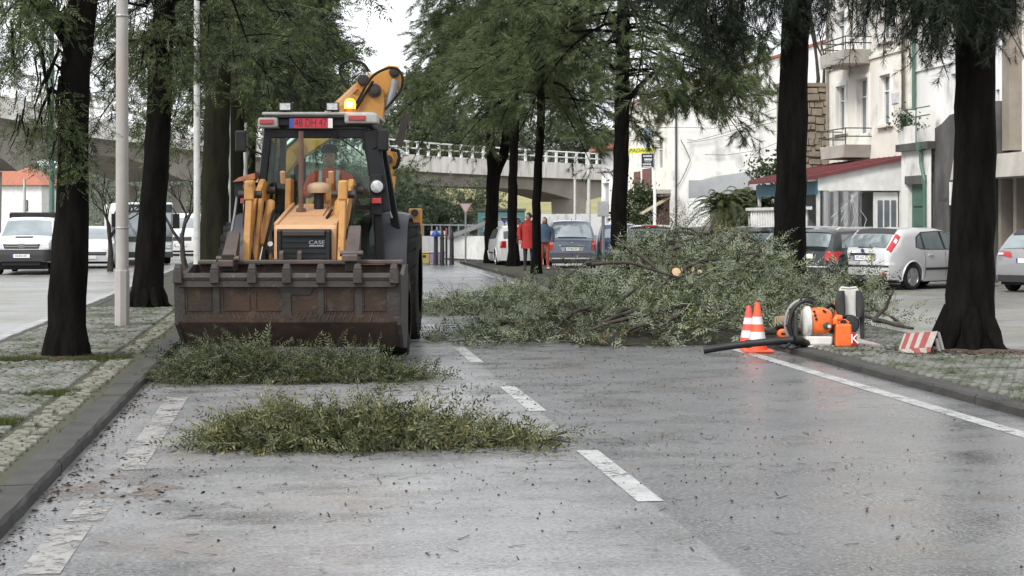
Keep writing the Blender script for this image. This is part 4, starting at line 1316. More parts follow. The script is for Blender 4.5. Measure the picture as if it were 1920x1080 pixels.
part('limb', wood, BARK, t, smooth=60)
sp.obj('crown', TUFT_W, NEED, t, 15)
# R4, R5, R6
rows = [(1006, 510, [(1007, 480, 0), (1006, 380, 0), (1010, 300, 0), (1014, 230, 0), (1016, 60, 0), (1016, -300, 0)], [.19, .135, .125, .125, .12, .10, .04], 5.2, 11.5, 42, 3.3, 'slender street tree that hides half of the red coat walker', 1.1, None, 47.6),
        (962, 496, [(963, 470, 0), (960, 400, 0), (962, 320, 0), (965, 240, 0), (966, 60, 0), (966, -260, 0)], [.26, .175, .16, .155, .155, .12, .04], 6.0, 12.0, 40, 3.5, 'straight street tree standing between the forked tree and the red coat walker', 1.2, None, 55),
        (924, 491, [(922, 465, 0), (921, 400, 0), (924, 340, 0), (926, 318, 0), (919, 270, 0), (918, 200, 0), (918, 0, 0), (918, -240, 0)], [.36, .25, .235, .24, .23, .17, .15, .12, .04], 6.3, 12.5, 46, 3.8, 'forked street tree with two rising stems and a flared foot, beside the yield sign', 1.25, True, 58.9)]
for i, (px, py, pts, rad, z1_, z2_, nb, ln, lab, k, fork, dd) in enumerate(rows):
    t, b, d, path, rnd = street_tree(lab, px, py, pts, rad, 40 + i, GR, d=dd)
    wood, sp = MB(), Sprays()
    if fork:
        p = lambda px, py, e=0: at(px, d + e, zat(py, d + e)) - b
        wood.tube([p(926, 335), p(934, 312), p(944, 292), p(949, 262), p(950, 200), p(955, 60)], [.2, .2, .19, .17, .14, .06], 9)
    auto_branches(wood, sp, rnd, path, z1_, z2_, nb, ln, k=k * .9, nsec=6, nspr=4, rise=.25, down=.6)
    part('limb', wood, BARK, t, smooth=60)
    sp.obj('crown', TUFT_W, NEED, t, 50 + i)

# the dark spreading tree below the overpass
def bushy(name, label, px, d, h, rad, z0_, seed, protos, mat, n, k, group=None, trunk=.2, flat=1.0, cat='tree'):
    b = at(px, d)
    t = thing(name, label, cat, b, 0, group)
    rnd = random.Random(seed)
    wood, sp = MB(), Sprays()
    wood.tube([(0, 0, -.05), (.1, 0, h * .4), (0, .1, h * .85)], [trunk, trunk * .7, trunk * .2], 8)
    lobes = []
    for i in range(11):
        a = rnd.uniform(0, 6.28); rr_ = rad * rnd.uniform(.25, .75)
        lobes.append((rr_ * math.cos(a), rr_ * math.sin(a), z0_ + (h - z0_) * rnd.uniform(.15, .9), rad * rnd.uniform(.25, .5)))
        wood.tube([(0, 0, h * .3), (lobes[-1][0] * .5, lobes[-1][1] * .5, lobes[-1][2] * .8), lobes[-1][:3]], [trunk * .4, trunk * .25, trunk * .08], 5)
    for i in range(n):
        l = rnd.choice(lobes)
        v = Vector((rnd.gauss(0, 1), rnd.gauss(0, 1), rnd.gauss(0, .6))).normalized() * (l[3] * rnd.uniform(.45, 1.1))
        sp.add((l[0] + v.x, l[1] + v.y, max(z0_ * .5, l[2] + v.z * flat)), v + Vector((0, 0, -.15 * l[3])), k * rnd.uniform(.7, 1.25))
    part('trunk', wood, BARK2, t, smooth=60)
    sp.obj('crown', protos, mat, t, seed)
    return t
bushy('spreading_tree', 'dark spreading evergreen below the overpass, behind the yellow stabiliser leg', 795, 78, 3.5, 3.7, .7, 61, TWIG_F, leaf_mat('deep_foliage', [(.014, .024, .012), (.032, .048, .022), (.06, .08, .035)], back=(.10, .12, .08), trans=.15), 1300, 1.1, flat=.55)
bushy('spreading_tree', 'dark evergreen tree glimpsed through the digger cab', 660, 84, 4.2, 3.6, 1.0, 62, TWIG_F, FERN, 900, 1.2, flat=.7)
GD = 'distant trees above the overpass'
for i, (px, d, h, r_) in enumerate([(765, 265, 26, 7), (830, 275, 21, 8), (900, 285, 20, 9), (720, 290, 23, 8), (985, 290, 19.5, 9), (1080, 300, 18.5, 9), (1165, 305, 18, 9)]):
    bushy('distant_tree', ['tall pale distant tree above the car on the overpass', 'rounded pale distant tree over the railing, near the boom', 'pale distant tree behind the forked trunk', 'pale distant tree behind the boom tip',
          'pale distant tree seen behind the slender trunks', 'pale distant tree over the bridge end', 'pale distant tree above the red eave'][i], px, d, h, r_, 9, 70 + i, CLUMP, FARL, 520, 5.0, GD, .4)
# wooded hillside far left and the far wood line
def far_wood(name, pxs, d0, d1, zlo, zhi, n, seed, k=4.5):
    rnd = random.Random(seed); sp = Sprays()
    for i in range(n):
        px = rnd.uniform(*pxs); f = rnd.random(); d = d0 + (d1 - d0) * f
        z = zlo + (zhi - zlo) * f + 2.5 * math.sin(px * .05) * f + rnd.gauss(0, 1.6)
        sp.add(at(px, d, max(.5, z)), Vector((rnd.gauss(0, 1), rnd.gauss(0, 1), 1)), k * rnd.uniform(.6, 1.3))
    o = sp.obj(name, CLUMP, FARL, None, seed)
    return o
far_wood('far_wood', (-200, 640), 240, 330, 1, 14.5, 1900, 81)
mb = MB(); rows_ = []
for k in range(8):
    d = 230 + k * 16
    rows_.append([tuple(at(px, d, -1 + k * 2.0 + math.sin(px * .05))) for px in range(-400, 720, 40)])
part('hillside', mb.grid(rows_), M('wooded_slope', (.075, .09, .06), (.05, .06, .045), .2, .95, coord='World'))['kind'] = 'structure'

# bare winter trees
def bare(label, px, d, h, seed, r0=.11, lean=(0, 0), z0=0.0, group='bare winter trees', spread=.5, mat=BARK2):
    t = thing('bare_tree', label, 'tree', at(px, d, z0), 0, group)
    rnd = random.Random(seed); mb, tw = MB(), MB()
    def grow(p, dr, L, r, lv):
        e = p + dr * L
        m = p.lerp(e, .5) + Vector((rnd.gauss(0, .04), rnd.gauss(0, .04), 0)) * L
        (mb if lv < 2 else tw).tube([p, m, e], [r, r * .8, r * .55], 7 if lv < 2 else 3, cap=False)
        if lv >= 5: return
        for i in range(3 if lv < 4 else 2):
            nd = (dr + Vector((rnd.gauss(0, spread), rnd.gauss(0, spread), rnd.uniform(.0, .35)))).normalized()
            grow(e if i else m.lerp(e, .6), nd, L * rnd.uniform(.6, .82), r * .55, lv + 1)
    grow(Vector((0, 0, -.05)), Vector((lean[0], lean[1], 1)).normalized(), h * .28, r0, 0)
    part('trunk', mb, mat, t, smooth=60)
    part('twigs', tw, mat, t, kind='stuff')
bare('bare winter tree between the nearest trunk and the grey post', 206, 52, 4.1, 91)
bare('bare winter tree with a leaning stem between the second trunk and the white post', 350, 50, 4.3, 92, lean=(-.12, 0))
bare('bare pale tree on top of the rubble wall', 1530, 66, 7.5, 93, .1, z0=6.5, spread=.22)
bare('bare pale tree rising behind the cream house corner', 1546, 68, 7.0, 94, .09, z0=6.5, spread=.22)

# palms and shrubs on the right
PALMF = leaf_mat('palm_foliage', [(.16, .12, .02), (.075, .085, .03), (.05, .075, .035), (.085, .11, .06)], trans=.3, clump=1.2)
PALMY = leaf_mat('yellow_palm', [(.20, .13, .02), (.26, .18, .03), (.15, .13, .03)], trans=.3, clump=2)
def palm(label, px, d, seed, zt=2.0, L=1.95):
    t = thing('palm', label, 'palm', at(px, d), 0, 'palms in front of the gable')
    rnd = random.Random(seed)
    part('trunk', trunk_mb([(0, 0, -.05), (.03, 0, zt * .6), (0, 0, zt)], [.16, .15, .19], rnd, 10), BARK, t, smooth=60)
    for nm, mat, n, el in (('frond_skirt', PALMY, 16, (-.75, -.15)), ('fronds', PALMF, 74, (-.15, 1.3))):
        V, Fc = [], []
        for i in range(n):
            a, e = rnd.uniform(0, 6.28), rnd.uniform(*el)
            dr = Vector((math.cos(a), math.sin(a), 0)); l = L * rnd.uniform(.75, 1.1) * (.62 if nm == 'frond_skirt' else 1)
            P = lambda u: dr * (l * u * math.cos(e) * (1 - .12 * u)) + Vector((0, 0, zt + l * (math.sin(e) * u - .62 * u * u)))
            sd = Vector((-dr.y, dr.x, 0))
            for j in range(20):
                u = (j + 1) / 20; p = P(u); tg = (P(u) - P(u - .05)).normalized()
                for s in (-1, 1):
                    q = p + (sd * s * .8 + tg * .7 + Vector((0, 0, -.35 + rnd.uniform(-.2, .2)))).normalized() * (.34 * (1 - .45 * u))
                    w_ = tg * .026
                    o = len(V); V += [tuple(p - w_), tuple(p + w_), tuple(q)]; Fc.append((o, o + 1, o + 2))
        link(nm, tri_mesh(nm, np.array(V), np.array(Fc), mat), None, t, kind='stuff')
palm('short palm with a yellow skirt, its dark stem showing left of the parked cars', 1357, 58, 101)
palm('short palm crowding the blue fascia, right of the other palms', 1437, 57, 103, 1.9, 1.7)
palm('short palm in the middle of the palm clump', 1400, 59, 102, 2.2)
bushy('shrub', 'pale green shrub beside the cafe shop front', 1190, 84, 3.6, 1.1, 1.2, 111, CLUMP, BROADL, 90, 1.6, None, .06, cat='shrub')
def tuft(label, px, d, z, seed, n=26, r_=.5, k=1.5):
    t = thing('shrub', label, 'shrub', at(px, d, z))
    rnd = random.Random(seed); sp = Sprays()
    for i in range(n): sp.add((rnd.gauss(0, r_), rnd.gauss(0, r_ * .6), abs(rnd.gauss(.1, r_ * .5))), (rnd.gauss(0, 1), rnd.gauss(0, 1), 1), k)
    sp.obj('foliage', CLUMP, BROADL, t, seed)
tuft('green creeper at the foot of the rubble wall', 1532, 62, zat(322, 62), 112)
tuft('green tuft on the wall above the lean-to roof', 1447, 64, zat(330, 64), 113)
tuft('brown green potted tuft on the terrace parapet', 1702, fD(1702, 18.3), zat(236, fD(1702, 18.3)), 114, 18, .22, .8)

# ------------------------------------------------------------------ heaps of cut branches
FR = [proto_frond(i, L=.26, pairs=7, ll=.10, w=.018) for i in range(5)]
TW = [proto_twig(60 + i, L=.45, nf=5, pairs=5, ll=.095, w=.018) for i in range(4)]
DRYF = leaf_mat('dry_fronds', [(.05, .028, .012), (.11, .065, .03), (.20, .14, .07)], trans=.15, clump=3)
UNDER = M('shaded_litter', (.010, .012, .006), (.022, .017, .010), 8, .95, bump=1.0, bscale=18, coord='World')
def heap(label, gs, n, seed, z0=0.0, k=1.0, mat=CUTF, up=.42, name='branch_heap', inner=.62, shaggy=.12, nb=6):
    """gs: (px, distance, height, radius) mounds"""
    cs = [(at(px, d), h, r_) for px, d, h, r_ in gs]
    ctr = sum((c[0] for c in cs), Vector()) / len(cs)
    t = thing(name, label, 'brush heap', ctr)
    rnd = random.Random(seed)
    def H(x, y):
        hh = 0
        for c, h, r_ in cs:
            q = ((x - c.x) ** 2 + (y - c.y) ** 2) / (r_ * r_)
            hh = max(hh, h * (1 - q * .85) if q < 1 else h * .15 * math.exp(-(q - 1) * 3))
        return hh
    sp = Sprays(); wood = MB()
    wts = [c[1] * c[2] + .35 * c[2] ** 2 for c in cs]
    for i in range(n):
        c, h, r_ = rnd.choices(cs, wts)[0]
        a = rnd.uniform(0, 6.28); q = math.sqrt(rnd.random()) * 1.08 * r_
        x, y = c.x + q * math.cos(a), c.y + q * math.sin(a)
        hh = H(x, y)
        z = max(.02, hh * .9 * (rnd.random() ** .35) + rnd.gauss(0, shaggy * .4) * min(1, hh * 2))
        dr = Vector((math.cos(a) * rnd.uniform(.2, 1) + rnd.gauss(0, .5), math.sin(a) * rnd.uniform(.2, 1) + rnd.gauss(0, .5), rnd.gauss(up * .1, up * .75)))
        if z < .08: dr.z = abs(dr.z) * .3
        sp.add((x - ctr.x, y - ctr.y, z), dr, k * rnd.uniform(.65, 1.25))
        if i % 24 == 0:
            p = Vector((x - ctr.x, y - ctr.y, z * .9)); dn = Vector((rnd.gauss(0, 1), rnd.gauss(0, 1), rnd.gauss(.15, .3))).normalized() * rnd.uniform(.25, .75) * k
            dn.z *= .35
            wood.tube([p, p + dn * .5 + Vector((0, 0, .03)), p + dn], [.009, .007, .003], 4)
    sp.obj('foliage', FR + TW, mat, t, seed)
    dry = Sprays()
    for i in rnd.sample(range(len(sp.p)), len(sp.p) // 9): dry.add((sp.p[i][0], sp.p[i][1], max(.015, sp.p[i][2] * .75)), sp.d[i], sp.s[i])
    dry.obj('dry_foliage', FR, DRYF, t, seed + 50)
    part('twigs', wood, BARK2, t, kind='stuff')
    for i in range(nb):                                   # loose boughs lying through the heap
        c, h, r_ = rnd.choices(cs, wts)[0]
        a = rnd.uniform(0, 6.28); q = rnd.random() * .8 * r_
        x, y = c.x + q * math.cos(a), c.y + q * math.sin(a)
        L_ = rnd.uniform(.5, 1.3) * k * 1.2; dr = Vector((rnd.gauss(0, 1), rnd.gauss(0, .7), 0)).normalized()
        P = [Vector((x - ctr.x, y - ctr.y, 0)) + dr * (L_ * (u - .5)) + Vector((0, 0, max(.02, H(x + dr.x * L_ * (u - .5), y + dr.y * L_ * (u - .5)) * .92 + .05 * math.sin(u * 5 + i)))) for u in (0, .25, .5, .75, 1)]
        r0_ = rnd.uniform(.009, .020) * (1 + .7 * (k > .8))
        bo = part('bough', MB().tube(P, [r0_, r0_ * .95, r0_ * .8, r0_ * .65, r0_ * .35], 7), BARK2, t, smooth=60)
        if i % 3 == 0:
            e = (P[0] - P[1]).normalized(); part('cut_end', MB().cyl(P[0] + e * .002, P[0] + e * .008, r0_ * .94, 8), WOOD, bo)
    xs = [c[0].x - c[2] for c in cs] + [c[0].x + c[2] for c in cs]; ys = [c[0].y - c[2] for c in cs] + [c[0].y + c[2] for c in cs]
    nx, ny = int((max(xs) - min(xs)) / .14) + 2, int((max(ys) - min(ys)) / .14) + 2
    g = [[None] * ny for _ in range(nx)]
    for i in range(nx):
        for j in range(ny):
            x = min(xs) + .14 * i; y = min(ys) + .14 * j
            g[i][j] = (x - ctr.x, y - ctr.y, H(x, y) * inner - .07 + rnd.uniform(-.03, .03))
    part('shaded_core', MB().grid(g), UNDER, t)  # inner mound closing the gaps; shade beneath the fronds is in its dark colour
    return t, ctr, H, rnd
heap('low heap of cut fronds lying nearest the camera, pale leaves at its left end', [(470, 11.9, .09, .18), (520, 12.0, .13, .28), (590, 12.15, .19, .36), (655, 12.25, .24, .38), (720, 12.2, .20, .36), (790, 12.15, .12, .32), (860, 12.15, .07, .27), (920, 12.2, .045, .22), (975, 12.2, .02, .18), (1015, 12.2, .01, .12)],
     1050, 201, k=.68, nb=12, shaggy=.05, up=.22, mat=leaf_mat('near_cut_foliage', [(.005, .009, .003), (.016, .026, .007), (.055, .068, .018), (.22, .20, .075)], back=(.15, .16, .09), trans=.18, clump=4.5, drift=.55))
pale = Sprays(); rp = random.Random(77)
for i in range(120):
    px = 410 + 160 * rp.random() ** 1.3; d = 11.95 + .25 * rp.random() + (px - 385) * .0009
    pale.add(at(px, d - .12, .07 + min(.24, (px - 370) * .0018) * rp.random() ** .5), (rp.gauss(-.5, .6), rp.gauss(-.7, .5), rp.gauss(.0, .3)), rp.uniform(.5, .85))
hp = bpy.data.objects['branch_heap']
o_ = pale.obj('pale_foliage', FR, leaf_mat('pale_fronds', [(.05, .06, .018), (.13, .14, .05), (.28, .26, .12)], back=(.26, .26, .16), trans=.2), hp, 78)
o_.location = -hp.location
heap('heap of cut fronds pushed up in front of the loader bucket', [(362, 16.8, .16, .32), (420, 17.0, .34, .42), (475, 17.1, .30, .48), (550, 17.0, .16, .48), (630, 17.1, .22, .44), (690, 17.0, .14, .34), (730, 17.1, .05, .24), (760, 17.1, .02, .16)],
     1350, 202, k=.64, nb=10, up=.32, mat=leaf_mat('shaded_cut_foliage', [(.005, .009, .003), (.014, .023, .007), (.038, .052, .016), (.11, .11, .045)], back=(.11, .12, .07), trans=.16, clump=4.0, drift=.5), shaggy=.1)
heap('flat spread of cut fronds across the lane, right of the digger', [(830, 29.0, .18, .7), (890, 29.2, .26, .8), (945, 29.5, .32, .8), (1000, 30, .32, .8), (965, 30, .52, .4), (1040, 29.6, .3, .7)], 1500, 203, k=.72)
t, ctr, H, rnd = heap('big shaggy heap of cut branches piled against the second right tree', [(1275, 27.6, 1.66, 1.55), (1360, 27, 1.60, 1.35), (1185, 26.6, .98, 1.2), (1110, 25.6, .62, .9), (1180, 24, .68, 1.25), (1310, 24.2, .95, 1.3), (1000, 23.4, .34, .8), (920, 22.4, .17, .7), (860, 22.1, .10, .45),
     (1400, 25.5, 1.25, 1.0), (1070, 23, .55, 1.0), (1180, 22.2, .45, .9), (1300, 22.4, .55, .9), (1385, 23.2, .6, .7), (1190, 29.5, .9, 1.0), (1420, 28.5, 1.2, 1.0)], 4700, 204, k=.90, shaggy=.2, nb=54)
def stick(px0, py0, d0, px1, py1, d1, r_, mid=(0, 0), cut=False, name='cut_branch'):
    a, b = at(px0, d0, zat(py0, d0)) - ctr, at(px1, d1, zat(py1, d1)) - ctr
    m = a.lerp(b, .5) + Vector((mid[0], 0, mid[1]))
    o = part(name, MB().tube([a, a.lerp(m, .5) + Vector((0, 0, .015)), m, m.lerp(b, .5), b], [r_, r_ * .95, r_ * .85, r_ * .75, r_ * .55], 8), BARK2, t, smooth=50)
    if cut:
        dr = (a - b).normalized()
        part('cut_end', MB().cyl(a + dr * .002, a + dr * .012, r_ * .93, 10), WOOD, o)
for s in [(1100, 496, 24.3, 1270, 520, 24.0, .03, (0, .12)), (1130, 490, 24.4, 1060, 520, 24, .02, (0, .08)), (1268, 510, 25.1, 1255, 530, 25.6, .075, (0, 0), True), (1312, 511, 25.2, 1275, 540, 25.8, .05, (0, 0), True),
          (1280, 505, 25.6, 1360, 484, 25.9, .035, (0, .05), True), (1290, 520, 25.3, 1345, 505, 25.4, .03, (0, .04)), (1192, 475, 25.5, 1235, 508, 25.2, .035, (0, .02)), (1145, 582, 23, 1195, 540, 22.8, .03, (0, .02)),
          (1060, 598, 22.4, 1110, 575, 22.3, .032, (0, .04)), (1075, 590, 22.5, 1062, 552, 22.6, .022, (0, 0)), (1175, 625, 21.6, 1215, 608, 21.5, .03, (0, .04), True), (1215, 608, 21.5, 1240, 618, 21.5, .02, (0, .02)),
          (1380, 600, 22.3, 1330, 640, 21.9, .018, (0, .05)), (1240, 525, 24.5, 1290, 545, 24.2, .025, (0, .0)), (1330, 525, 24.9, 1405, 545, 24.7, .03, (0, .03)), (1300, 505, 25.4, 1372, 492, 25.7, .04, (0, .02), True),
          (1350, 540, 24.3, 1290, 552, 24.2, .022, (0, .03)), (1330, 500, 25.8, 1318, 545, 25.4, .03, (0, 0)), (1180, 470, 26.2, 1150, 440, 26.4, .015, (0, 0)), (1240, 470, 26.4, 1262, 415, 26.6, .012, (0, 0)), (1300, 455, 27, 1330, 415, 27.2, .012, (0, .0))]:
    stick(*s)
# sprays lying past the second tree
t2, ctr, H, rnd = heap('straggling leafy cut branch lying on the side road beyond the orange fuel can', [(1545, 29, .55, .6), (1590, 29.6, .5, .55), (1640, 25, .35, .42), (1520, 27.6, .7, .6)], 190, 205, k=1.05, inner=.2, shaggy=.3, name='cut_limb')
t = t2
for s in [(1638, 600, 22.8, 1712, 616, 22.2, .035, (0, .0)), (1560, 590, 23.4, 1640, 598, 22.9, .04, (0, .06)), (1640, 598, 22.9, 1668, 560, 23.1, .03, (.05, 0)), (1668, 560, 23.1, 1676, 545, 23.2, .02)]:
    stick(*s)
sp = Sprays()
for i in range(34):
    f = rnd.random(); px, py = 1560 + 120 * f + rnd.gauss(0, 10), 575 - 30 * rnd.random()
    sp.add(at(px, 23.1, max(ZM + .02, zat(py, 23.1))) - ctr, (rnd.gauss(0, .6), rnd.gauss(0, .4), rnd.uniform(.2, 1)), .95)
sp.obj('foliage', FR + TW, CUTF, t2, 206)
# ------------------------------------------------------------------ backhoe loader (own frame: x across the view, y away, z up; scaled at the root)
TANP = M('tan_paint', (.56, .33, .175), (.47, .27, .14), 2.5, .42, .55, c3=(.22, .11, .05), s3=5, lo3=.62, hi3=.78, bump=.05)
ARMP = M('worn_yellow_paint', (.48, .24, .06), (.36, .17, .045), 4, .5, .65, c3=(.11, .055, .028), s3=7, lo3=.58, hi3=.72, bump=.1, bscale=50)
BOOMP = M('boom_yellow_paint', (.52, .25, .05), (.43, .20, .04), 3, .45, .6, c3=(.16, .075, .025), s3=6, lo3=.64, hi3=.76)
RUSTB = M('rusty_bucket', (.046, .023, .012), (.022, .014, .0095), 4, .65, .8, c3=(.075, .058, .042), s3=9, lo3=.55, hi3=.75, bump=.35, bscale=30)
DUSTB = M('dusty_steel', (.036, .031, .026), (.020, .017, .0145), 6, .7, c3=(.09, .078, .066), s3=12, lo3=.6, hi3=.75, bump=.4, bscale=40)
DARKB = M('dark_steel', (.018, .014, .013), (.036, .025, .02), 5, .5, .7, bump=.15)
LINKP = M('link_steel', (.085, .062, .052), (.042, .029, .024), 4, .42, .6, bump=.1)
BLKCAB = M('cab_black', (.006, .007, .008), (.013, .014, .016), 3, .4, .55, spec=.3)
FEND = M('fender_plastic', (.011, .013, .019), (.024, .027, .035), 2.5, .38, .55, bump=.05)
GREYP = M('roof_grey', (.42, .41, .38), (.30, .29, .27), 5, .6)
STACK = M('rusty_stack', (.14, .075, .055), (.09, .05, .04), 8, .7, bump=.3)
SEATM = M('seat_cloth', (.03, .03, .035), rough=.9)
CABGL = glass_mat('cab_glass', (.84, .92, .88), 1.0, ior=1.33)
REDPL = M('red_plate', (.50, .02, .035), rough=.4)
tr = cthing('backhoe_loader', 'worn yellow backhoe loader with its rusty front bucket lowered over the cut fronds', 'digger', 577, 20.1, 0, None, 1.21)
XC = -.05                                            # centre line
def K(y): return 3000 * 1.21 / (20.1 + 1.21 * y)
def X_(px, y): return (px - 960) / K(y) + 2.12
def Z_(py, y): return 1.405 - (py - 411) / K(y)

# --- bucket, rolled back so its worn underside faces forward
by0, bx0, bx1 = -1.40, X_(329, -1.38), X_(753, -1.38)
prof = [(-1.46, .885), (-1.47, .83), (-1.40, .415), (-1.02, .17), (-.62, .13), (-.42, .32), (-.44, .93), (-.48, .95), (-.47, .34), (-.66, .18), (-1.0, .215), (-1.35, .44), (-1.41, .83), (-1.42, .885)]
bk = part('bucket', MB().prism(prof, 'yz', bx0 + .04, bx1 - .04), RUSTB, tr, bevel=.006)
for sx, nm in ((bx0, 0), (bx1 - .04, 1)):
    part('side_plate', MB().prism([(-1.47, .89), (-1.41, .40), (-1.02, .155), (-.60, .115), (-.41, .31), (-.42, .95), (-.7, .955), (-1.1, .86)], 'yz', sx, sx + .04), DUSTB, bk, bevel=.006)
part('cutting_edge', MB().tube([(bx0 + .03, -1.475, .855), (bx1 - .03, -1.475, .855)], .042, 8).bb(bx0 + .045, bx1 - .045, -1.50, -1.462, .765, .83), DUSTB, bk, smooth=40)
part('top_rail', MB().bb(bx0 + .05, bx1 - .05, -.56, -.40, .952, .995), LINKP, bk, bevel=.01)
for px in (331, 403, 473, 538, 602, 671, 739):
    x = min(max(X_(px, -1.5), bx0 + .05), bx1 - .05)
    tm = MB().hexa([(x - .045, -1.54, .80), (x + .045, -1.54, .80), (x + .045, -1.46, .80), (x - .045, -1.46, .80), (x - .038, -1.545, .93), (x + .038, -1.545, .93), (x + .038, -1.45, .93), (x - .038, -1.45, .93)])
    tm.hexa([(x - .038, -1.535, .932), (x + .038, -1.535, .932), (x + .038, -1.46, .932), (x - .038, -1.46, .932), (x - .026, -1.52, .985), (x + .026, -1.52, .985), (x + .026, -1.48, .985), (x - .026, -1.48, .985)])
    part('tooth', tm, DUSTB, bk, bevel=.008)
# wear strips and panels on the underside, following its slope
def fy(z): return -1.47 + (.83 - z) / (.83 - .415) * .07
def fpan(mb, x0, x1, z0, z1, out, th=.02):
    mb.hexa([(x0, fy(z0) - out, z0), (x1, fy(z0) - out, z0), (x1, fy(z0) + .002, z0), (x0, fy(z0) + .002, z0), (x0, fy(z1) - out, z1), (x1, fy(z1) - out, z1), (x1, fy(z1) + .002, z1), (x0, fy(z1) + .002, z1)])
for px, wd in ((406, .075), (537, .11), (602, .07), (673, .085), (738, .15), (339, .10)):
    x = X_(px, -1.45)
    m_ = MB(); fpan(m_, max(x - wd * .4, bx0 + .005), min(x + wd * .4, bx1 - .005), .43, .765, .011)
    part('wear_strip', m_, DUSTB, bk, bevel=.004)
m_ = MB(); fpan(m_, bx0 + .08, bx1 - .1, .425, .50, .012); part('wear_plate', m_, RUSTB, bk)
pn = [(348, 396), (416, 468), (478, 532), (609, 662), (680, 728)]
for a, b in pn:
    x0, x1 = X_(a, -1.45), X_(b, -1.45)
    m_ = MB()
    for (p0, p1, q0, q1) in ((x0, x1, .745, .757), (x0, x1, .535, .547), (x0, x0 + .012, .547, .745), (x1 - .012, x1, .547, .745)): fpan(m_, p0, p1, q0, q1, .008)
    part('weld_frame', m_, RUSTB, bk)
mb = MB()
rw = random.Random(6)
for k in range(32):
    x = bx0 + .14 + k * .058 + rw.uniform(-.015, .015); s = .03 if k > 16 else -.025
    mb.tube([(x, fy(.515) - .006, .525), (x - s, fy(.47) - .016, .455 + rw.uniform(-.02, .02))], .004, 4)
part('weld_beads', mb, LINKP, bk, kind='stuff')
part('mud_patch', MB().hexa([(X_(527, -1.45), fy(.64) - .012, .68), (X_(582, -1.45), fy(.64) - .012, .68), (X_(582, -1.45), fy(.64) + .01, .68), (X_(527, -1.45), fy(.64) + .01, .68),
     (X_(520, -1.45), fy(.76) - .024, .765), (X_(590, -1.45), fy(.76) - .024, .765), (X_(590, -1.45), fy(.76) + .004, .765), (X_(520, -1.45), fy(.76) + .004, .765)]), DUSTB, bk, bevel=.01)
for px in (527, 561):
    x = X_(px, -.55); part('lug', MB().prism([(-.55, .996), (-.55, 1.06), (-.5, 1.09), (-.45, 1.06), (-.45, .996)], 'yz', x - .02, x + .02), LINKP, bk)

# --- wheels
def wheel(x, y, r, wd, lugs, name='wheel', rim=TANP):
    tyre = MB().lathe([(r * .55, -wd / 2), (r * .78, -wd / 2), (r * .93, -wd * .46), (r * .97, -wd * .3), (r * .97, wd * .3), (r * .93, wd * .46), (r * .78, wd / 2), (r * .55, wd / 2)], 32, (x, y, r), 'x', False)
    w_ = part(name, tyre, RUBBER, tr, smooth=40)
    tm = MB()
    for k in range(lugs):
        for sd in (-1, 1):
            a = 2 * PI * (k + (.5 if sd > 0 else 0)) / lugs; a2 = a + 2 * PI / lugs * .75
            q = lambda rr, an, xx: (x + xx, y + rr * math.sin(an), r + rr * math.cos(an))
            e = .055 / r
            tm.hexa([q(r * .95, a - e, 0), q(r * .95, a + e, 0), q(r * .93, a2 + e, sd * wd * .48), q(r * .93, a2 - e, sd * wd * .48), q(r * 1.0, a - e * .8, 0), q(r * 1.0, a + e * .8, 0), q(r * .985, a2 + e * .8, sd * wd * .48), q(r * .985, a2 - e * .8, sd * wd * .48)])
    part('tread', tm, RUBBER, w_)
    sg = 1 if x > XC else -1
    rm = MB().lathe([(r * .57, -wd * .42), (r * .5, -wd * .3), (r * .5, wd * .1), (r * .2, wd * .12), (r * .18, wd * .25), (.01, wd * .25)] if sg > 0 else [(.01, -wd * .25), (r * .18, -wd * .25), (r * .2, -wd * .12), (r * .5, -wd * .1), (r * .5, wd * .3), (r * .57, wd * .42)], 24, (x, y, r), 'x')
    part('rim', rm, rim, w_, smooth=40)
wheel(.90, 0, .43, .31, 16); wheel(-1.03, 0, .43, .31, 16)
wheel(.845, 1.95, .69, .42, 20); wheel(-.98, 1.95, .69, .42, 20)
part('axle', MB().tube([(-.95, 0, .43), (-.35, 0, .42), (.25, 0, .42), (.82, 0, .43)], [.08, .12, .12, .08], 10).bb(-.25, .15, -.18, .18, .3, .62), DARKB, tr)
part('rear_axle', MB().tube([(-.9, 1.95, .69), (.8, 1.95, .69)], .13, 10), DARKB, tr)
part('chassis', MB().bb(-.36, .26, -.35, 3.0, .5, .85).bb(-.32, .22, -.42, -.3, .55, 1.0), DARKB, tr, bevel=.02)

# --- bonnet
hx0, hx1 = X_(513, -.3), X_(632, -.3)
tx0, tx1 = hx0 + .03, hx1 - .03
zf, zb_ = Z_(423, -.3), Z_(384, .85)
mb = MB().hexa([(hx0, -.3, .86), (hx1, -.3, .86), (tx1, .95, .86), (tx0, .95, .86), (hx0, -.3, zf), (hx1, -.3, zf), (tx1, .95, zb_), (tx0, .95, zb_)])
bn = part('bonnet', mb, TANP, tr, bevel=.035)
gx0, gx1 = X_(519, -.34), X_(621, -.34)
gr_ = part('grille', MB().hexa([(gx0, -.345, .78), (gx1, -.345, .78), (gx1, -.28, .78), (gx0, -.28, .78), (gx0, -.35, zf - .035), (gx1, -.35, zf - .035), (gx1, -.28, zf - .035), (gx0, -.28, zf - .035)]), BLACKP, bn, bevel=.015)
for k in range(7): part('grille_bar', MB().bb(gx0 + .05, gx1 - .05, -.358, -.346, .84 + k * .055, .865 + k * .055), BLKCAB, bn)
for a, b in ((gx0 + .005, gx0 + .05), (gx1 - .05, gx1 - .005)): part('grille_edge', MB().bb(a, b, -.375, -.352, .8, zf - .05), BLKCAB, bn, bevel=.01)
part('grille_top', MB().bb(gx0 + .06, gx1 - .06, -.38, -.352, zf - .11, zf - .05), DARKB, bn, bevel=.012)
text('lettering', 'CASE', .056, STEEL, tr, (X_(594, -.36), -.362, Z_(455, -.36)), xs=1.25)
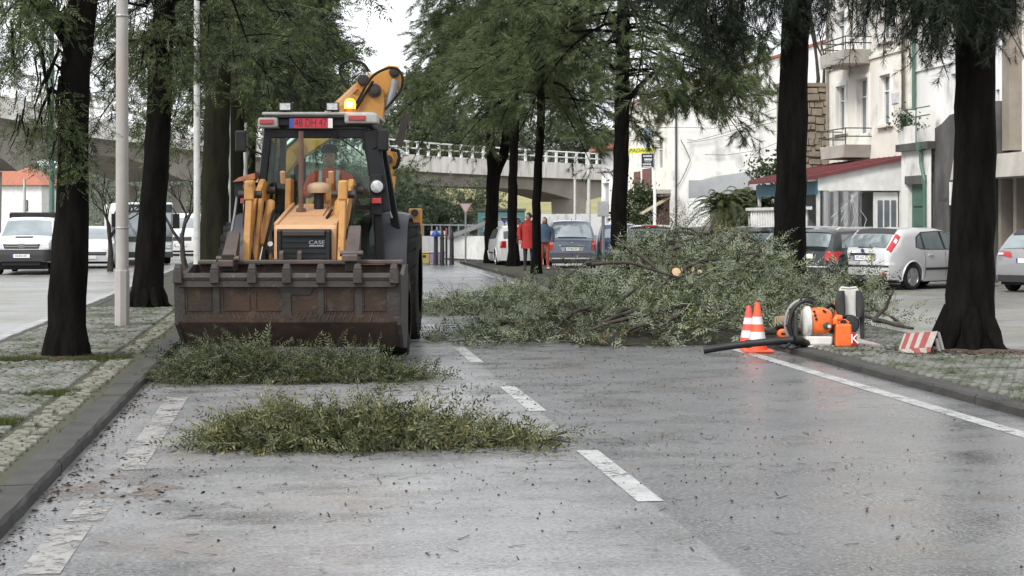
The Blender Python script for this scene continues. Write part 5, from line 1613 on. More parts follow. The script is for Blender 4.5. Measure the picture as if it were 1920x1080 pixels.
part('badge_bar', MB().bb(X_(580, -.36), X_(607, -.36), -.362, -.356, Z_(462, -.36), Z_(460, -.36)), STEEL, bn)
for px in (524, 634):
    x = X_(px, .0)
    part('bonnet_rib', MB().beam((x, -.26, zf - .0), (x + (.02 if px < 560 else -.02), .93, zb_ + .0), .035, .05), TANP, bn)
part('bonnet_hatch', MB().hexa([(-.22, .25, zf + .10), (.13, .25, zf + .10), (.13, .9, zb_ - .005), (-.22, .9, zb_ - .005), (-.22, .25, zf + .115), (.13, .25, zf + .115), (.13, .9, zb_ + .012), (-.22, .9, zb_ + .012)]), TANP, bn)
xs_ = X_(563, .35)
es = part('exhaust_stack', MB().tube([(xs_, .42, zb_ - .15), (xs_, .42, Z_(246, .42))], .027, 10).lathe([(.055, zb_ - .10), (.05, zb_ - .04)], 10, (xs_, .42, 0)), STACK, tr, smooth=50)
xm = X_(598, .6)
zc = Z_(362, .6)
pc = part('air_intake', MB().lathe([(.055, zb_ - .12), (.05, zc - .02), (.07, zc)], 14, (xm, .6, 0)), BLACKP, tr, smooth=40)
part('intake_cap', MB().lathe([(.118, zc + .001), (.125, zc + .03), (.122, zc + .075), (.10, zc + .10), (.05, zc + .115), (.005, zc + .118)], 18, (xm, .6, 0)), mm('intake_beige', (.45, .32, .19), (.36, .25, .15), 5, .5), pc, smooth=50)

# --- loader arms, cylinders and bucket levers (both sides)
for s in (-1, 1):
    ax = X_(469, -.1) if s < 0 else X_(644, -.1)
    th = .06
    arm = MB().prism([(1.0, 1.62), (.95, 1.80), (.72, 1.84), (-.05, 1.52), (-.45, .82), (-.60, .50), (-.47, .42), (-.33, .60), (.03, 1.30), (.68, 1.60)], 'yz', ax - th / 2, ax + th / 2)
    a_ = part('lift_arm', arm, ARMP, tr, bevel=.012)
    # upright front leg of the arm, boxed
    part('arm_leg', MB().beam((ax - s * .0, -.40, .72), (ax, -.10, 1.66), .068, .13), ARMP, a_, bevel=.012)
    part('arm_plate', MB().hexa([(ax - .05, -.2, 1.60), (ax + .05, -.2, 1.60), (ax + .05, -.04, 1.62), (ax - .05, -.04, 1.62), (ax - .045, -.19, 1.80), (ax + .045, -.19, 1.80), (ax + .045, -.05, 1.81), (ax - .045, -.05, 1.81)]), ARMP, a_, bevel=.015)
    for (y, z) in ((-.1, 1.66), (.85, 1.72), (-.30, .92)):
        part('pin', MB().cyl((ax - .12, y, z), (ax + .12, y, z), .04, 12), DARKB, a_, smooth=40)
    # inner pair: tilt cylinder and link
    ix = ax - s * .115
    part('tilt_cylinder', MB().cyl((ix, .55, 1.58), (ix, .0, 1.12), .05, 12), ARMP, a_, smooth=40)
    part('tilt_rod', MB().cyl((ix, .0, 1.12), (ix - s * .0, -.42, .80), .026, 10), CHROME, a_, smooth=40)
    part('inner_link', MB().prism([(.18, 1.70), (.26, 1.62), (-.2, .80), (-.3, .84)], 'yz', ax - s * .07 - .02, ax - s * .07 + .02), ARMP, a_, bevel=.008)
    ox = ax - s * .20
    part('lift_cylinder', MB().cyl((ox, .75, .78), (ox, .22, 1.02), .055, 12), ARMP, a_, smooth=40)
    part('lift_rod', MB().cyl((ox, .22, 1.02), (ox, -.05, 1.15), .028, 10), STEEL, a_, smooth=40)
    part('tower', MB().prism([(.7, .85), (1.15, .85), (1.1, 1.85), (.85, 1.85)], 'yz', ax - s * .26 - .03, ax - s * .26 + .03), ARMP, a_, bevel=.01)
    part('hose', MB().tube([(ax + s * .06, .5, 1.75), (ax + s * .09, .2, 1.66), (ax + s * .07, -.05, 1.35), (ax - s * .05, -.25, 1.0), (ax - s * .06, -.4, .85)], .018, 7), RUBBER, a_, smooth=60)
    part('hose', MB().tube([(ix - s * .06, .4, 1.5), (ix - s * .08, .1, 1.42), (ix - s * .03, -.1, 1.1), (ix - s * .02, -.3, .9)], .015, 7), RUBBER, a_, smooth=60)
    part('grab_handle', MB().tube([(ax - s * .22, .75, 1.80), (ax - s * .22, .70, 1.92)], .028, 8), TANP, a_, smooth=40)
    # dark bell-crank lever standing on the bucket
    lx0, lx1 = (X_(417, -.7), X_(441, -.7)) if s < 0 else (X_(648, -.7), X_(672, -.7))
    zt = Z_(434, -.6) if s < 0 else Z_(424, -.6)
    lv = MB().prism([(-.75, .88), (-.50, .88), (-.36, zt - .02), (-.42, zt), (-.70, zt - .24), (-.78, 1.06)], 'yz', lx0, lx1)
    l_ = part('bucket_lever', lv, DARKB, a_, bevel=.012)
    part('lever_face', MB().hexa([(lx0 - .005, -.712, zt - .245), (lx1 + .005, -.712, zt - .245), (lx1 + .005, -.70, zt - .255), (lx0 - .005, -.70, zt - .255), (lx0 + .02, -.432, zt + .004), (lx1 - .0, -.432, zt + .004), (lx1 - .0, -.42, zt), (lx0 + .02, -.42, zt)]), LINKP, l_)
    part('lever_cap', MB().bb(lx0 - .025, lx1 + .005, -.83, -.76, zt - .35, zt - .28), LINKP, l_, bevel=.012)
    part('pin', MB().cyl((lx0 - .05, -.74, zt - .27), (lx1 + .05, -.74, zt - .27), .03, 10), LINKP, l_, smooth=40)

# --- cab
CY0, CY1 = 1.12, 2.35
zr0, zr1 = Z_(242, CY0), Z_(216, CY0)
cx0, cx1 = X_(497, CY0), X_(690, CY0)
zfl = .95
wx0, wx1 = cx0 - .10, cx1 + .16                     # the cab widens towards the floor
cb_ = part('cab_frame', MB().beam((cx0 + .03, CY0, zr0), (wx0 + .06, CY0 - .02, 1.72), .07, .08).beam((wx0 + .06, CY0 - .02, 1.72), (wx0 + .08, CY0 - .02, zfl), .07, .08)
     .beam((cx1 - .03, CY0, zr0), (wx1 - .06, CY0 - .02, 1.72), .075, .09).beam((wx1 - .06, CY0 - .02, 1.72), (wx1 - .02, CY0 - .02, zfl), .075, .09)
     .beam((cx0 + .03, CY1, zr0), (wx0 + .06, CY1, zfl), .08, .08).beam((cx1 - .03, CY1, zr0), (wx1 - .06, CY1, zfl), .08, .08)
     .beam((cx0 + .02, 1.72, zr0), (wx0 + .02, 1.72, zfl), .07, .06).beam((cx1 - .02, 1.72, zr0), (wx1 - .0, 1.72, zfl), .07, .09)
     .bb(wx0, wx1, CY0, CY1, .82, zfl).bb(cx0, cx1, CY0 - .03, CY0 + .05, zr0 - .10, zr0), BLKCAB, tr, bevel=.008)
# the broad black door post on the right with its lamps
dpx = MB().hexa([(cx1 - .10, CY0 - .02, 1.62), (wx1 + .02, CY0 - .02, 1.62), (wx1 + .06, CY0 + .34, 1.62), (cx1 + .05, CY0 + .34, 1.62),
                 (cx1 - .10, CY0, zr0), (cx1 + .06, CY0, zr0), (cx1 + .10, CY0 + .34, zr0), (cx1 + .02, CY0 + .34, zr0)])
part('door_post', MB().beam((cx1 + .035, CY0 - .03, zr0 - .01), (wx1 + .015, CY0 - .05, 1.48), .17, .07, (0, 1, 0)), BLKCAB, cb_, bevel=.012)
part('door_edge', MB().beam((cx1 + .10, CY0 + .25, zr0 - .01), (wx1 + .14, CY0 + .2, 1.30), .04, .10), BLKCAB, cb_, bevel=.008)
pane = lambda nm, pts: part(nm, MB().add(pts + [(p[0], p[1] + .008, p[2]) for p in pts], [(0, 1, 2, 3), (7, 6, 5, 4), (0, 4, 5, 1), (1, 5, 6, 2), (2, 6, 7, 3), (3, 7, 4, 0)]), CABGL, cb_)
pane('windscreen', [(wx0 + .1, CY0 - .01, 1.55), (wx1 - .1, CY0 - .01, 1.55), (cx1 - .07, CY0 + .005, zr0 - .1), (cx0 + .07, CY0 + .005, zr0 - .1)])
pane('rear_window', [(wx0 + .1, CY1 + .01, 1.3), (wx1 - .1, CY1 + .01, 1.3), (cx1 - .07, CY1 + .01, zr0 - .04), (cx0 + .07, CY1 + .01, zr0 - .04)])
pane('lower_window', [(wx1 - .34, CY0 - .012, 1.0), (wx1 - .07, CY0 - .012, 1.0), (wx1 - .11, CY0 - .012, 1.50), (wx1 - .40, CY0 - .012, 1.50)])
pane('lower_window', [(wx0 + .1, CY0 - .012, 1.0), (wx0 + .36, CY0 - .012, 1.0), (wx0 + .40, CY0 - .012, 1.50), (wx0 + .1, CY0 - .012, 1.50)])
for xx, nm in ((wx0 + .03, -1), (wx1 - .02, 1)):
    for (ya, yb) in ((CY0 + .08, 1.68), (1.77, CY1 - .06)):
        xt = cx0 + .03 if nm < 0 else cx1 - .03
        part('side_window', MB().add([(xx, ya, 1.1), (xx, yb, 1.1), (xt, yb, zr0 - .04), (xt, ya, zr0 - .04), (xx + .008, ya, 1.1), (xx + .008, yb, 1.1), (xt + .008, yb, zr0 - .04), (xt + .008, ya, zr0 - .04)],
             [(0, 1, 2, 3), (7, 6, 5, 4), (0, 4, 5, 1), (1, 5, 6, 2), (2, 6, 7, 3), (3, 7, 4, 0)]), CABGL, cb_)
part('windscreen_rail', MB().bb(wx0 + .1, wx1 - .1, CY0 - .035, CY0 + .03, 1.51, 1.56), BLKCAB, cb_)
part('wiper', MB().tube([(X_(628, CY0), CY0 - .05, Z_(250, CY0)), (X_(683, CY0), CY0 - .06, Z_(292, CY0))], .008, 6).cyl((X_(628, CY0), CY0 - .06, Z_(250, CY0)), (X_(628, CY0), CY0 + .01, Z_(250, CY0)), .02, 8), BLACKP, cb_)
part('dashboard', MB().bb(-.35, .25, CY0 + .12, CY0 + .42, 1.25, 1.52).bb(-.15, .05, CY0 + .3, CY0 + .55, .95, 1.3), BLACKP, tr, bevel=.03)
part('inner_post', MB().bb(X_(525, 1.4), X_(535, 1.4), 1.38, 1.46, .95, zr0), BLKCAB, tr)
part('steering_wheel', MB().tube([(.05 + .19 * math.cos(a * PI / 8), CY0 + .50 + .10 * math.sin(a * PI / 8), 1.58 + .13 * math.sin(a * PI / 8)) for a in range(17)], .016, 6).cyl((.05, CY0 + .50, 1.58), (.0, CY0 + .35, 1.40), .025, 8), BLACKP, tr, smooth=60)
part('seat', MB().bb(-.22, .28, 1.72, 2.12, 1.14, 1.26).bb(-.2, .26, 2.08, 2.2, 1.26, 1.85), SEATM, tr, bevel=.04)
# roof
rx0, rx1 = X_(484, CY0 - .15), X_(708, CY0 - .15)
rf = part('roof', MB().bb(rx0 + .06, rx1 - .06, CY0 - .12, CY1 + .1, zr0 + .02, zr1 - .01).bb(rx0 + .16, rx1 - .30, CY0 - .165, CY0 - .121, zr1 - .05, zr1 - .012), BLKCAB, tr, bevel=.03)
part('roof_cap', MB().bb(rx0 + .03, rx1 - .03, CY0 - .10, CY1 + .12, zr1 - .008, zr1 + .03), GREYP, rf, bevel=.025)
for (a, b, za, zb2) in ((484, 521, 222, 239), (646, 708, 214, 231)):
    x0, x1 = X_(a, CY0 - .18), X_(b, CY0 - .18)
    part('corner_cap', MB().bb(x0, x1, CY0 - .20, CY0 + .1, Z_(zb2, CY0 - .2), Z_(za, CY0 - .2) + .01), GREYP, rf, bevel=.02)
for (a, b, za, zb2) in ((487, 513, 224, 233), (654, 686, 217, 226)):
    part('indicator', MB().bb(X_(a, CY0 - .2), X_(b, CY0 - .2), CY0 - .222, CY0 - .201, Z_(zb2, CY0 - .2), Z_(za, CY0 - .2)), REDLENS, rf, bevel=.008)
y = CY0 - .19
px0, px1, pz0, pz1 = X_(543, y), X_(624, y), Z_(240, y), Z_(222, y)
pl = part('number_plate', MB().bb(px0, px1, y - .01, y + .01, pz0, pz1), REDPL, rf)
part('plate_band', MB().bb(px0, px0 + .045, y - .013, y - .0105, pz0, pz1), BLUEINK, pl)
part('plate_end', MB().bb(px1 - .05, px1, y - .013, y - .0105, pz0, pz1), PLATE, pl)
text('lettering', '48 DH 47', .125, INK, rf, ((px0 + px1) / 2 - .003, y - .0115, (pz0 + pz1) / 2), depth=.001, xs=.70)
for px in (537, 625):
    x = X_(px, CY0); z0 = zr1 + .03
    wl = part('work_lamp', MB().bb(x - .07, x + .07, CY0 - .1, CY0, z0 + .01, z0 + .105).cyl((x, CY0 - .05, z0 - .01), (x, CY0 - .05, z0 + .02), .015, 6), BLACKP, rf, bevel=.012)
    part('lens', MB().bb(x - .058, x + .058, CY0 - .106, CY0 - .1005, z0 + .022, z0 + .094), CLEARLENS, wl)
xb = X_(656, CY0)
bc = part('beacon', MB().lathe([(.075, 0), (.072, .04), (.062, .042)], 16, (xb, CY0 + .02, zr1 + .03)), ORANGELENS, rf, smooth=40)
part('beacon_dome', MB().lathe([(.062, .043), (.064, .10), (.055, .135), (.03, .155), (.003, .16)], 18, (xb, CY0 + .02, zr1 + .03)), emit_mat('lit_amber', (1.0, .26, .015), 2.6, (.7, .2, .01)), bc, smooth=60)
part('beacon_bulb', MB().lathe([(.003, .05), (.03, .06), (.03, .11), (.003, .12)], 12, (xb, CY0 - .045, zr1 + .03)), emit_mat('lit_bulb', (1.0, .62, .15), 9), bc, smooth=60)
part('aerial', MB().cyl((X_(566, CY0 + .3), CY0 + .3, zr1), (X_(566, CY0 + .3), CY0 + .3, zr1 + .2), .004, 5), BLACKP, rf)
for (px, py, s) in ((452, 265, -1), (718, 263, 1)):
    x, z = X_(px, 1.0), Z_(py, 1.0)
    mr_ = part('mirror', MB().bb(x - .062, x + .062, .97, 1.03, z - .12, z + .12), BLACKP, tr, bevel=.02)
    part('mirror_arm', MB().tube([(x, 1.01, z - .02), (x - s * .12, 1.06, z - .10), (cx0 + .02 if s < 0 else cx1 - .0, CY0, z - .16)], .011, 6), BLACKP, mr_)
# side lamps low on the cab
for (px, py, s) in ((462, 350, -1), (707, 350, 1)):
    x, z = X_(px, .98), Z_(py, .98)
    hl = part('head_lamp', MB().lathe([(.06, .10), (.085, .02), (.085, -.03), (.07, -.04)], 18, (x, 1.0, z), 'y') if s > 0 else MB().bb(x - .13, x + .10, .98, 1.15, z - .11, z + .05), BLACKP, tr, smooth=40)
    part('lens', MB().lathe([(.068, -.0405), (.05, -.055), (.003, -.06)], 18, (x, 1.0, z), 'y') if s > 0 else MB().lathe([(.055, -.04), (.04, -.05), (.003, -.055)], 16, (x + .02, 1.0, z), 'y'), CLEARLENS if s > 0 else mm('dull_lens', (.10, .10, .09), rough=.2), hl, smooth=60)
    part('tail_lamp', MB().bb(x - .06, x + .05, .95, 1.0, z - .19, z - .125), REDLENS, hl, bevel=.01)
    if s < 0: part('lamp_guard', MB().hexa([(x - .14, .93, z + .05), (x + .10, .93, z + .08), (x + .10, 1.15, z + .08), (x - .14, 1.15, z + .05), (x - .08, .94, z + .10), (x + .10, .94, z + .15), (x + .10, 1.14, z + .15), (x - .08, 1.14, z + .10)]), mm('lamp_guard_orange', (.36, .12, .04), (.2, .07, .03), 9, .6), hl)
part('lamp_bracket', MB().bb(X_(694, 1.0), X_(716, 1.0), 1.0, 1.06, 1.45, 1.9), BLACKP, tr, bevel=.01)
part('grab_rail', MB().tube([(X_(712, 1.2), 1.1, 1.75), (X_(728, 1.2), 1.1, 1.55), (X_(735, 1.2), 1.15, 1.42)], .014, 6).tube([(X_(446, 1.1), 1.1, 1.72), (X_(440, 1.1), 1.1, 1.45), (X_(434, 1.1), 1.1, 1.25)], .014, 6), STEEL, tr)
# fenders
for s in (-1, 1):
    x0, x1 = (.42, .95) if s > 0 else (-1.03, -.56)
    ring = []
    fn = MB()
    prof = [(1.14, .88), (1.20, 1.10), (1.33, 1.33), (1.52, 1.44), (1.9, 1.47), (2.3, 1.44), (2.6, 1.28)]
    top = [[(x0 + (x1 - x0) * u, yy - .02 * math.sin(u * PI), zz + (.035 * math.sin(u * PI) if i > 2 else 0)) for u in (0, .15, .5, .85, 1)] for i, (yy, zz) in enumerate(prof)]
    under = [[(px_, yy + .035, zz - .04) for (px_, yy, zz) in r_] for r_ in top]
    fn.grid(top).grid(under)
    n_ = 5
    for i in range(len(prof) - 1):
        for e in (0, n_ - 1): fn.face([top[i][e], top[i + 1][e], under[i + 1][e], under[i][e]])
    fn.face(top[0] + under[0][::-1])
    part('fender', fn, FEND, tr, smooth=50)
    part('fender_liner', MB().prism([(1.22, .9), (1.36, 1.28), (1.55, 1.40), (2.3, 1.40), (2.55, 1.2), (2.55, .9)], 'yz', (x0 - .02 if s > 0 else x1 - .03), (x0 + .03 if s > 0 else x1 + .02)), BLKCAB, tr)
part('fuel_tank', MB().bb(.36, .72, .75, 1.3, .55, .95), TANP, tr, bevel=.04)
part('battery_box', MB().bb(-.86, -.5, .75, 1.3, .55, .92), BLKCAB, tr, bevel=.04)
# stabiliser legs at the rear
for s in (-1, 1):
    xa = X_(767, 3.2) if s > 0 else -1.02
    st_ = part('stabiliser_leg', MB().bb(xa, xa + .16, 3.1, 3.3, .34, Z_(391, 3.2)), BOOMP, tr, bevel=.015)
    part('pin', MB().cyl((xa + .08, 3.05, Z_(399, 3.2)), (xa + .08, 3.1, Z_(399, 3.2)), .045, 12), DARKB, st_)
    part('foot', MB().bb(xa - .03, xa + .17, 3.0, 3.4, .26, .338), DARKB, st_, bevel=.02)
    part('leg_bracket', MB().bb(xa - s * .25, xa + .02, 3.08, 3.32, .75, .95), ARMP, st_)
part('rear_frame', MB().bb(-.95, .85, 2.95, 3.3, .55, .8), ARMP, tr, bevel=.02)
# backhoe: folded boom behind the cab and dipper hanging to the right
yB = 3.35
B = lambda px, py, e=0: (X_(px, yB + e), yB + e, Z_(py, yB + e))
def plate(name, pts, mat, e0, e1, parent):
    v0 = [B(a, b, e0) for a, b in pts]; v1 = [(p[0], yB + e1, p[2]) for p in v0]
    n = len(pts)
    mb = MB().add(v0 + v1, [tuple(range(n)), tuple(range(2 * n - 1, n - 1, -1))] + [(i, (i + 1) % n, (i + 1) % n + n, i + n) for i in range(n)])
    return part(name, mb, mat, parent, bevel=.01)
boom = plate('boom', [(540, 268), (600, 217), (664, 158), (690, 142), (728, 122), (746, 124), (754, 140), (748, 162), (726, 176), (708, 200), (655, 236), (560, 300)], BOOMP, .10, .34, tr)
plate('boom_rib', [(607, 215), (664, 160), (672, 166), (614, 224)], TANP, .06, .095, boom)
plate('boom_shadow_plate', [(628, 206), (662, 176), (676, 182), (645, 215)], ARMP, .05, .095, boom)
for a, b, r_ in ((682, 151, .05), (740, 136, .045)):
    c = B(a, b, .10); part('pin', MB().lathe([(r_ * 1.5, -.02), (r_ * 1.5, -.045), (r_, -.05), (r_, -.085), (.003, -.09)], 16, (c[0], c[1], c[2]), 'y'), DARKB, boom, smooth=40)
dip = plate('dipper', [(690, 160), (706, 155), (717, 166), (721, 196), (717, 234), (708, 246), (690, 240), (652, 214), (662, 192)], BOOMP, -.06, .08, tr)
c = B(703, 170, -.06); part('pin', MB().lathe([(.085, -.01), (.085, -.035), (.05, -.04), (.05, -.075), (.003, -.08)], 18, (c[0], c[1], c[2]), 'y'), DARKB, dip, smooth=40)
part('dipper_cylinder', MB().cyl(B(742, 150, .05), B(722, 214, .05), .045, 12), STEEL, dip, smooth=40)
part('dipper_plate', MB().add([], []) .prism([(.64, 2.35), (.78, 2.75), (.84, 2.72), (.74, 2.3)], 'xz', yB + .1, yB + .14), DARKB, dip)
lo = plate('swing_link', [(712, 280), (740, 281), (746, 298), (742, 312), (734, 330), (722, 332), (714, 318)], BOOMP, .0, .16, tr)
c = B(728, 299, .0); part('pin', MB().lathe([(.055, -.01), (.055, -.04), (.003, -.045)], 16, (c[0], c[1], c[2]), 'y'), DARKB, lo, smooth=40)
part('hose', MB().tube([B(733, 280, -.05), B(746, 283, -.06), B(749, 296, -.06), B(744, 312, -.05), B(738, 315, -.02)], .022, 8), RUBBER, lo, smooth=60)
plate('lower_boom', [(470, 352), (545, 262), (590, 262), (500, 372)], BOOMP, .16, .36, boom)
part('boom_cylinder', MB().cyl(B(508, 300, .0), B(560, 254, .0), .045, 12), CHROME, boom, smooth=40)
part('swing_post', MB().bb(-.45, -.05, yB, yB + .3, .5, 1.7), ARMP, tr, bevel=.03)
part('bucket_crowd_link', MB().beam(B(735, 330, .05), B(726, 400, .05), .12, .1), BOOMP, tr)
for pts in ([(650, 166), (643, 150), (637, 132), (642, 119), (658, 114), (674, 116), (686, 124), (691, 134)],
            [(668, 194), (678, 176), (688, 158), (700, 142), (716, 132), (734, 127), (748, 132), (755, 146), (752, 168), (742, 182), (732, 194), (722, 206)],
            [(656, 226), (668, 204), (682, 180), (700, 152)]):
    m_ = [B(a, b, -.10) for a, b in pts]
    sm_ = []
    for i in range(len(m_) - 1):
        p0, p1, p2, p3 = [Vector(m_[max(0, min(len(m_) - 1, i + k))]) for k in (-1, 0, 1, 2)]
        sm_ += [crom(p0, p1, p2, p3, t_ / 4) for t_ in range(4)]
    sm_.append(Vector(m_[-1]))
    part('hose', MB().tube(sm_, .016, 8), RUBBER, boom, smooth=60)
plate('rear_bucket', [(600, 330), (690, 330), (700, 400), (590, 400)], RUSTB, .3, .9, tr)
# ------------------------------------------------------------------ people
SKIN = M('skin', (.50, .30, .22), (.44, .25, .18), 20, .55)
HAIR = M('dark_hair', (.015, .012, .01), (.03, .022, .018), 40, .5, bump=.5, bscale=90)
def skinbody(name, verts, edges, radii, mat, parent, root=0, lv=2):
    me = bpy.data.meshes.new(name)
    me.from_pydata([tuple(v) for v in verts], edges, [])
    me.materials.append(mat)
    o = bpy.data.objects.new(name, me); COL.objects.link(o)
    o.parent = parent
    m = o.modifiers.new('skin', 'SKIN'); m.use_smooth_shade = True
    d = me.skin_vertices[0].data
    for i, r_ in enumerate(radii): d[i].radius = (r_, r_) if not isinstance(r_, tuple) else r_; d[i].use_root = (i == root)
    s = o.modifiers.new('subsurf', 'SUBSURF'); s.levels = s.render_levels = lv
    return o
def head(parent, c, face, hair, h=.23, long=0.0):
    """head with brow, nose, mouth, ears; face = direction angle about z (0 looks to -y)"""
    m = Matrix.Rotation(face, 4, 'Z')
    r_ = 16
    rings = []
    for i in range(13):
        v = -1 + 2 * i / 12
        z = v * h / 2; k = math.sqrt(max(.02, 1 - v * v))
        ring = []
        for j in range(r_):
            a = 2 * PI * j / r_
            x = .075 * k * math.cos(a) * (1 - .12 * max(0, -v)); y = .098 * k * math.sin(a)
            front = max(0, -math.sin(a)) ** 8
            if abs(v + .05) < .2: y -= .022 * front
            if abs(v - .1) < .1: y += .006 * front
            ring.append(m @ Vector((x, y, z)) + Vector(c))
        rings.append(ring)
    hd = part('head', MB().loft(rings), SKIN, parent, smooth=80)
    for s in (-1, 1):
        p = m @ Vector((s * .076, .005, -.005)) + Vector(c); part('ear', MB().box(p, (.018, .04, .06), (0, 0, face)), SKIN, hd, bevel=.008)
        p = m @ Vector((s * .03, -.088, .012)) + Vector(c); part('eye', MB().box(p, (.026, .012, .012), (0, 0, face)), HAIR, hd)
    p = m @ Vector((0, -.092, -.055)) + Vector(c); part('mouth', MB().box(p, (.045, .008, .008), (0, 0, face)), mm('lips', (.35, .14, .12), rough=.5), hd)
    hr = []
    for i in range(9):
        v = -.25 - long + (1.32 + long) * i / 8
        z = v * h / 2 + .012; k = math.sqrt(max(.03, 1 - min(1, max(v, -.2)) ** 2)) * 1.1
        ring = []
        for j in range(r_):
            a = 2 * PI * j / r_
            y = .102 * k * math.sin(a); x = .081 * k * math.cos(a)
            if y < -.02 and v < .55: y = -.02 - (y + .02) * -.25
            ring.append(m @ Vector((x, y + .01, z)) + Vector(c))
        hr.append(ring)
    part('hair', MB().loft(hr), hair, hd, smooth=80)
    return hd
def hand(parent, wrist, dr, side, s=1.0):
    """mitten-free hand: palm, four curled fingers of unequal length and a thumb"""
    w_, dr = Vector(wrist), Vector(dr).normalized()
    up = Vector((0, -1, 0)) if abs(dr.y) < .8 else Vector((0, 0, 1))
    a = dr.cross(up).normalized(); n = a.cross(dr)
    mb = MB().tube([w_, w_ + dr * .045 * s, w_ + dr * .09 * s], [.026 * s, .036 * s, .032 * s], 8)
    for i, l in enumerate((.066, .076, .07, .055)):
        p = w_ + dr * .085 * s + a * ((i - 1.5) * .018 * s)
        mb.tube([p, p + (dr + n * .25) * l * .5 * s, p + (dr * .75 + n * .75) * l * s], [.0095 * s, .009 * s, .0065 * s], 6)
    p = w_ + dr * .03 * s - a * .03 * s
    mb.tube([p, p + (dr * .6 - a * .8) * .035 * s, p + (dr * 1.1 - a * .6) * .055 * s], [.012 * s, .011 * s, .008 * s], 6)
    return part('hand', mb, SKIN, parent, smooth=70)
def standing(label, px, d, z, h, face, coatm, trousm, shoem, coat_len, long=0.0, hairm=HAIR, scarf=None, turn=0.0):
    k = h / 1.75
    t = cthing('person', label, 'person', px, d, z, None, k, turn)
    V = [(0, 0, .95), (0, .01, 1.18), (0, .01, 1.40), (0, 0, 1.52), (-.20, .01, 1.41), (-.25, .02, 1.15), (-.24, -.06, .93), (.20, .01, 1.41), (.25, .02, 1.15), (.24, -.06, .93),
         (-.095, 0, .90), (-.10, -.01, .50), (-.11, .03, .10), (-.12, -.10, .05), (.095, 0, .90), (.11, -.03, .50), (.12, .02, .10), (.13, -.11, .05)]
    E = [(0, 1), (1, 2), (2, 3), (2, 4), (4, 5), (5, 6), (2, 7), (7, 8), (8, 9), (0, 10), (10, 11), (11, 12), (12, 13), (0, 14), (14, 15), (15, 16), (16, 17)]
    Rr = [.14, .135, .13, .06, .065, .05, .038, .065, .05, .038, .095, .068, .05, .04, .095, .068, .05, .04]
    body = skinbody('body', V, E, Rr, trousm, t)
    def ring(z, rx, ry, y=0): return [(rx * math.cos(2 * PI * j / 18), y + ry * math.sin(2 * PI * j / 18), z + .01 * math.sin(j * 2.3)) for j in range(18)]
    zb2 = .95 - coat_len
    ct = part('coat', MB().loft([ring(zb2, .235, .185), ring(.95, .215, .165), ring(1.12, .20, .155), ring(1.32, .225, .155), ring(1.43, .20, .13), ring(1.49, .11, .10), ring(1.53, .08, .085)]), coatm, t, smooth=60)
    for s in (-1, 1):
        part('sleeve', MB().tube([(s * .19, .01, 1.42), (s * .265, .02, 1.28), (s * .285, .02, 1.12), (s * .27, -.05, .93)], [.085, .078, .072, .058], 12), coatm, t, smooth=60)
        hand(t, (s * .27, -.055, .93), (0, -.25, -1), s)
        part('shoe', MB().loft([[(s * .125 + .05 * x * w_, y, z_) for x, z_ in ((-1, .0), (1, .0), (.85, hh), (-.85, hh))] for y, w_, hh in ((.08, .7, .09), (.02, .9, .11), (-.08, 1.0, .07), (-.17, .7, .04))]), shoem, t, bevel=.012)
    part('hood', MB().tube([(-.10, .02, 1.50), (-.07, .11, 1.50), (0, .14, 1.49), (.07, .11, 1.50), (.10, .02, 1.50), (.06, -.08, 1.47), (-.06, -.08, 1.47), (-.10, .02, 1.50)], .042, 8), coatm, t, smooth=60)
    head(t, (0, -.01, 1.64), face, hairm, long=long)
    return t
REDC = M('red_coat', (.42, .025, .02), (.33, .02, .016), 12, .75, bump=.3, bscale=30)
BLUEC = M('denim_jacket', (.05, .09, .15), (.07, .12, .19), 14, .85, bump=.3, bscale=40)
DKTR = M('dark_trousers', (.02, .022, .028), (.03, .03, .035), 10, .85)
ORTR = M('orange_trousers', (.50, .10, .05), (.42, .08, .04), 10, .8)
LSHOE = M('pale_shoes', (.55, .52, .48), rough=.6)
DSHOE = M('dark_shoes', (.025, .022, .02), rough=.5)
dman = dg(506, ZM)
t = standing('person in a long red coat and dark trousers, seen past the slender trunk', 991, dman - .4, ZM, 1.80, -1.2, REDC, DKTR, DSHOE, .28)
part('bag', MB().bb(-.36, -.27, -.08, .12, .82, 1.04).tube([(-.31, .02, 1.04), (-.22, .04, 1.44)], .012, 6), mm('dark_bag', (.05, .02, .018), rough=.6), t, bevel=.02)
standing('person in a blue jacket and orange trousers, long dark hair, right of slender trunk', 1021, dman + .9, ZM, 1.66, -.5, BLUEC, ORTR, LSHOE, .02, long=1.1)
# driver in the cab
HIVIS = M('orange_hi_vis', (.85, .10, .04), (.72, .075, .03), 8, .7)
REFL = M('reflective_tape', (.62, .64, .64), rough=.4)
t = cthing('person', 'person in an orange hi-vis jacket and cap driving the yellow digger', 'person', 577, 20.1, .12, None, 1.21)
V = [(.03, 1.86, 1.34), (.03, 1.84, 1.56), (.03, 1.80, 1.80), (.03, 1.76, 1.90), (-.17, 1.78, 1.78), (-.25, 1.66, 1.58), (-.12, 1.62, 1.60), (.23, 1.78, 1.78), (.31, 1.66, 1.58), (.20, 1.62, 1.62), (-.08, 1.70, 1.30), (-.10, 1.42, 1.30), (-.10, 1.36, 1.0), (.14, 1.70, 1.30), (.16, 1.42, 1.30), (.16, 1.36, 1.0)]
E = [(0, 1), (1, 2), (2, 3), (2, 4), (4, 5), (5, 6), (2, 7), (7, 8), (8, 9), (0, 10), (10, 11), (11, 12), (0, 13), (13, 14), (14, 15)]
skinbody('body', V, E, [.15, .15, .14, .055, .075, .055, .04, .075, .055, .04, .09, .07, .05, .09, .07, .05], HIVIS, t)
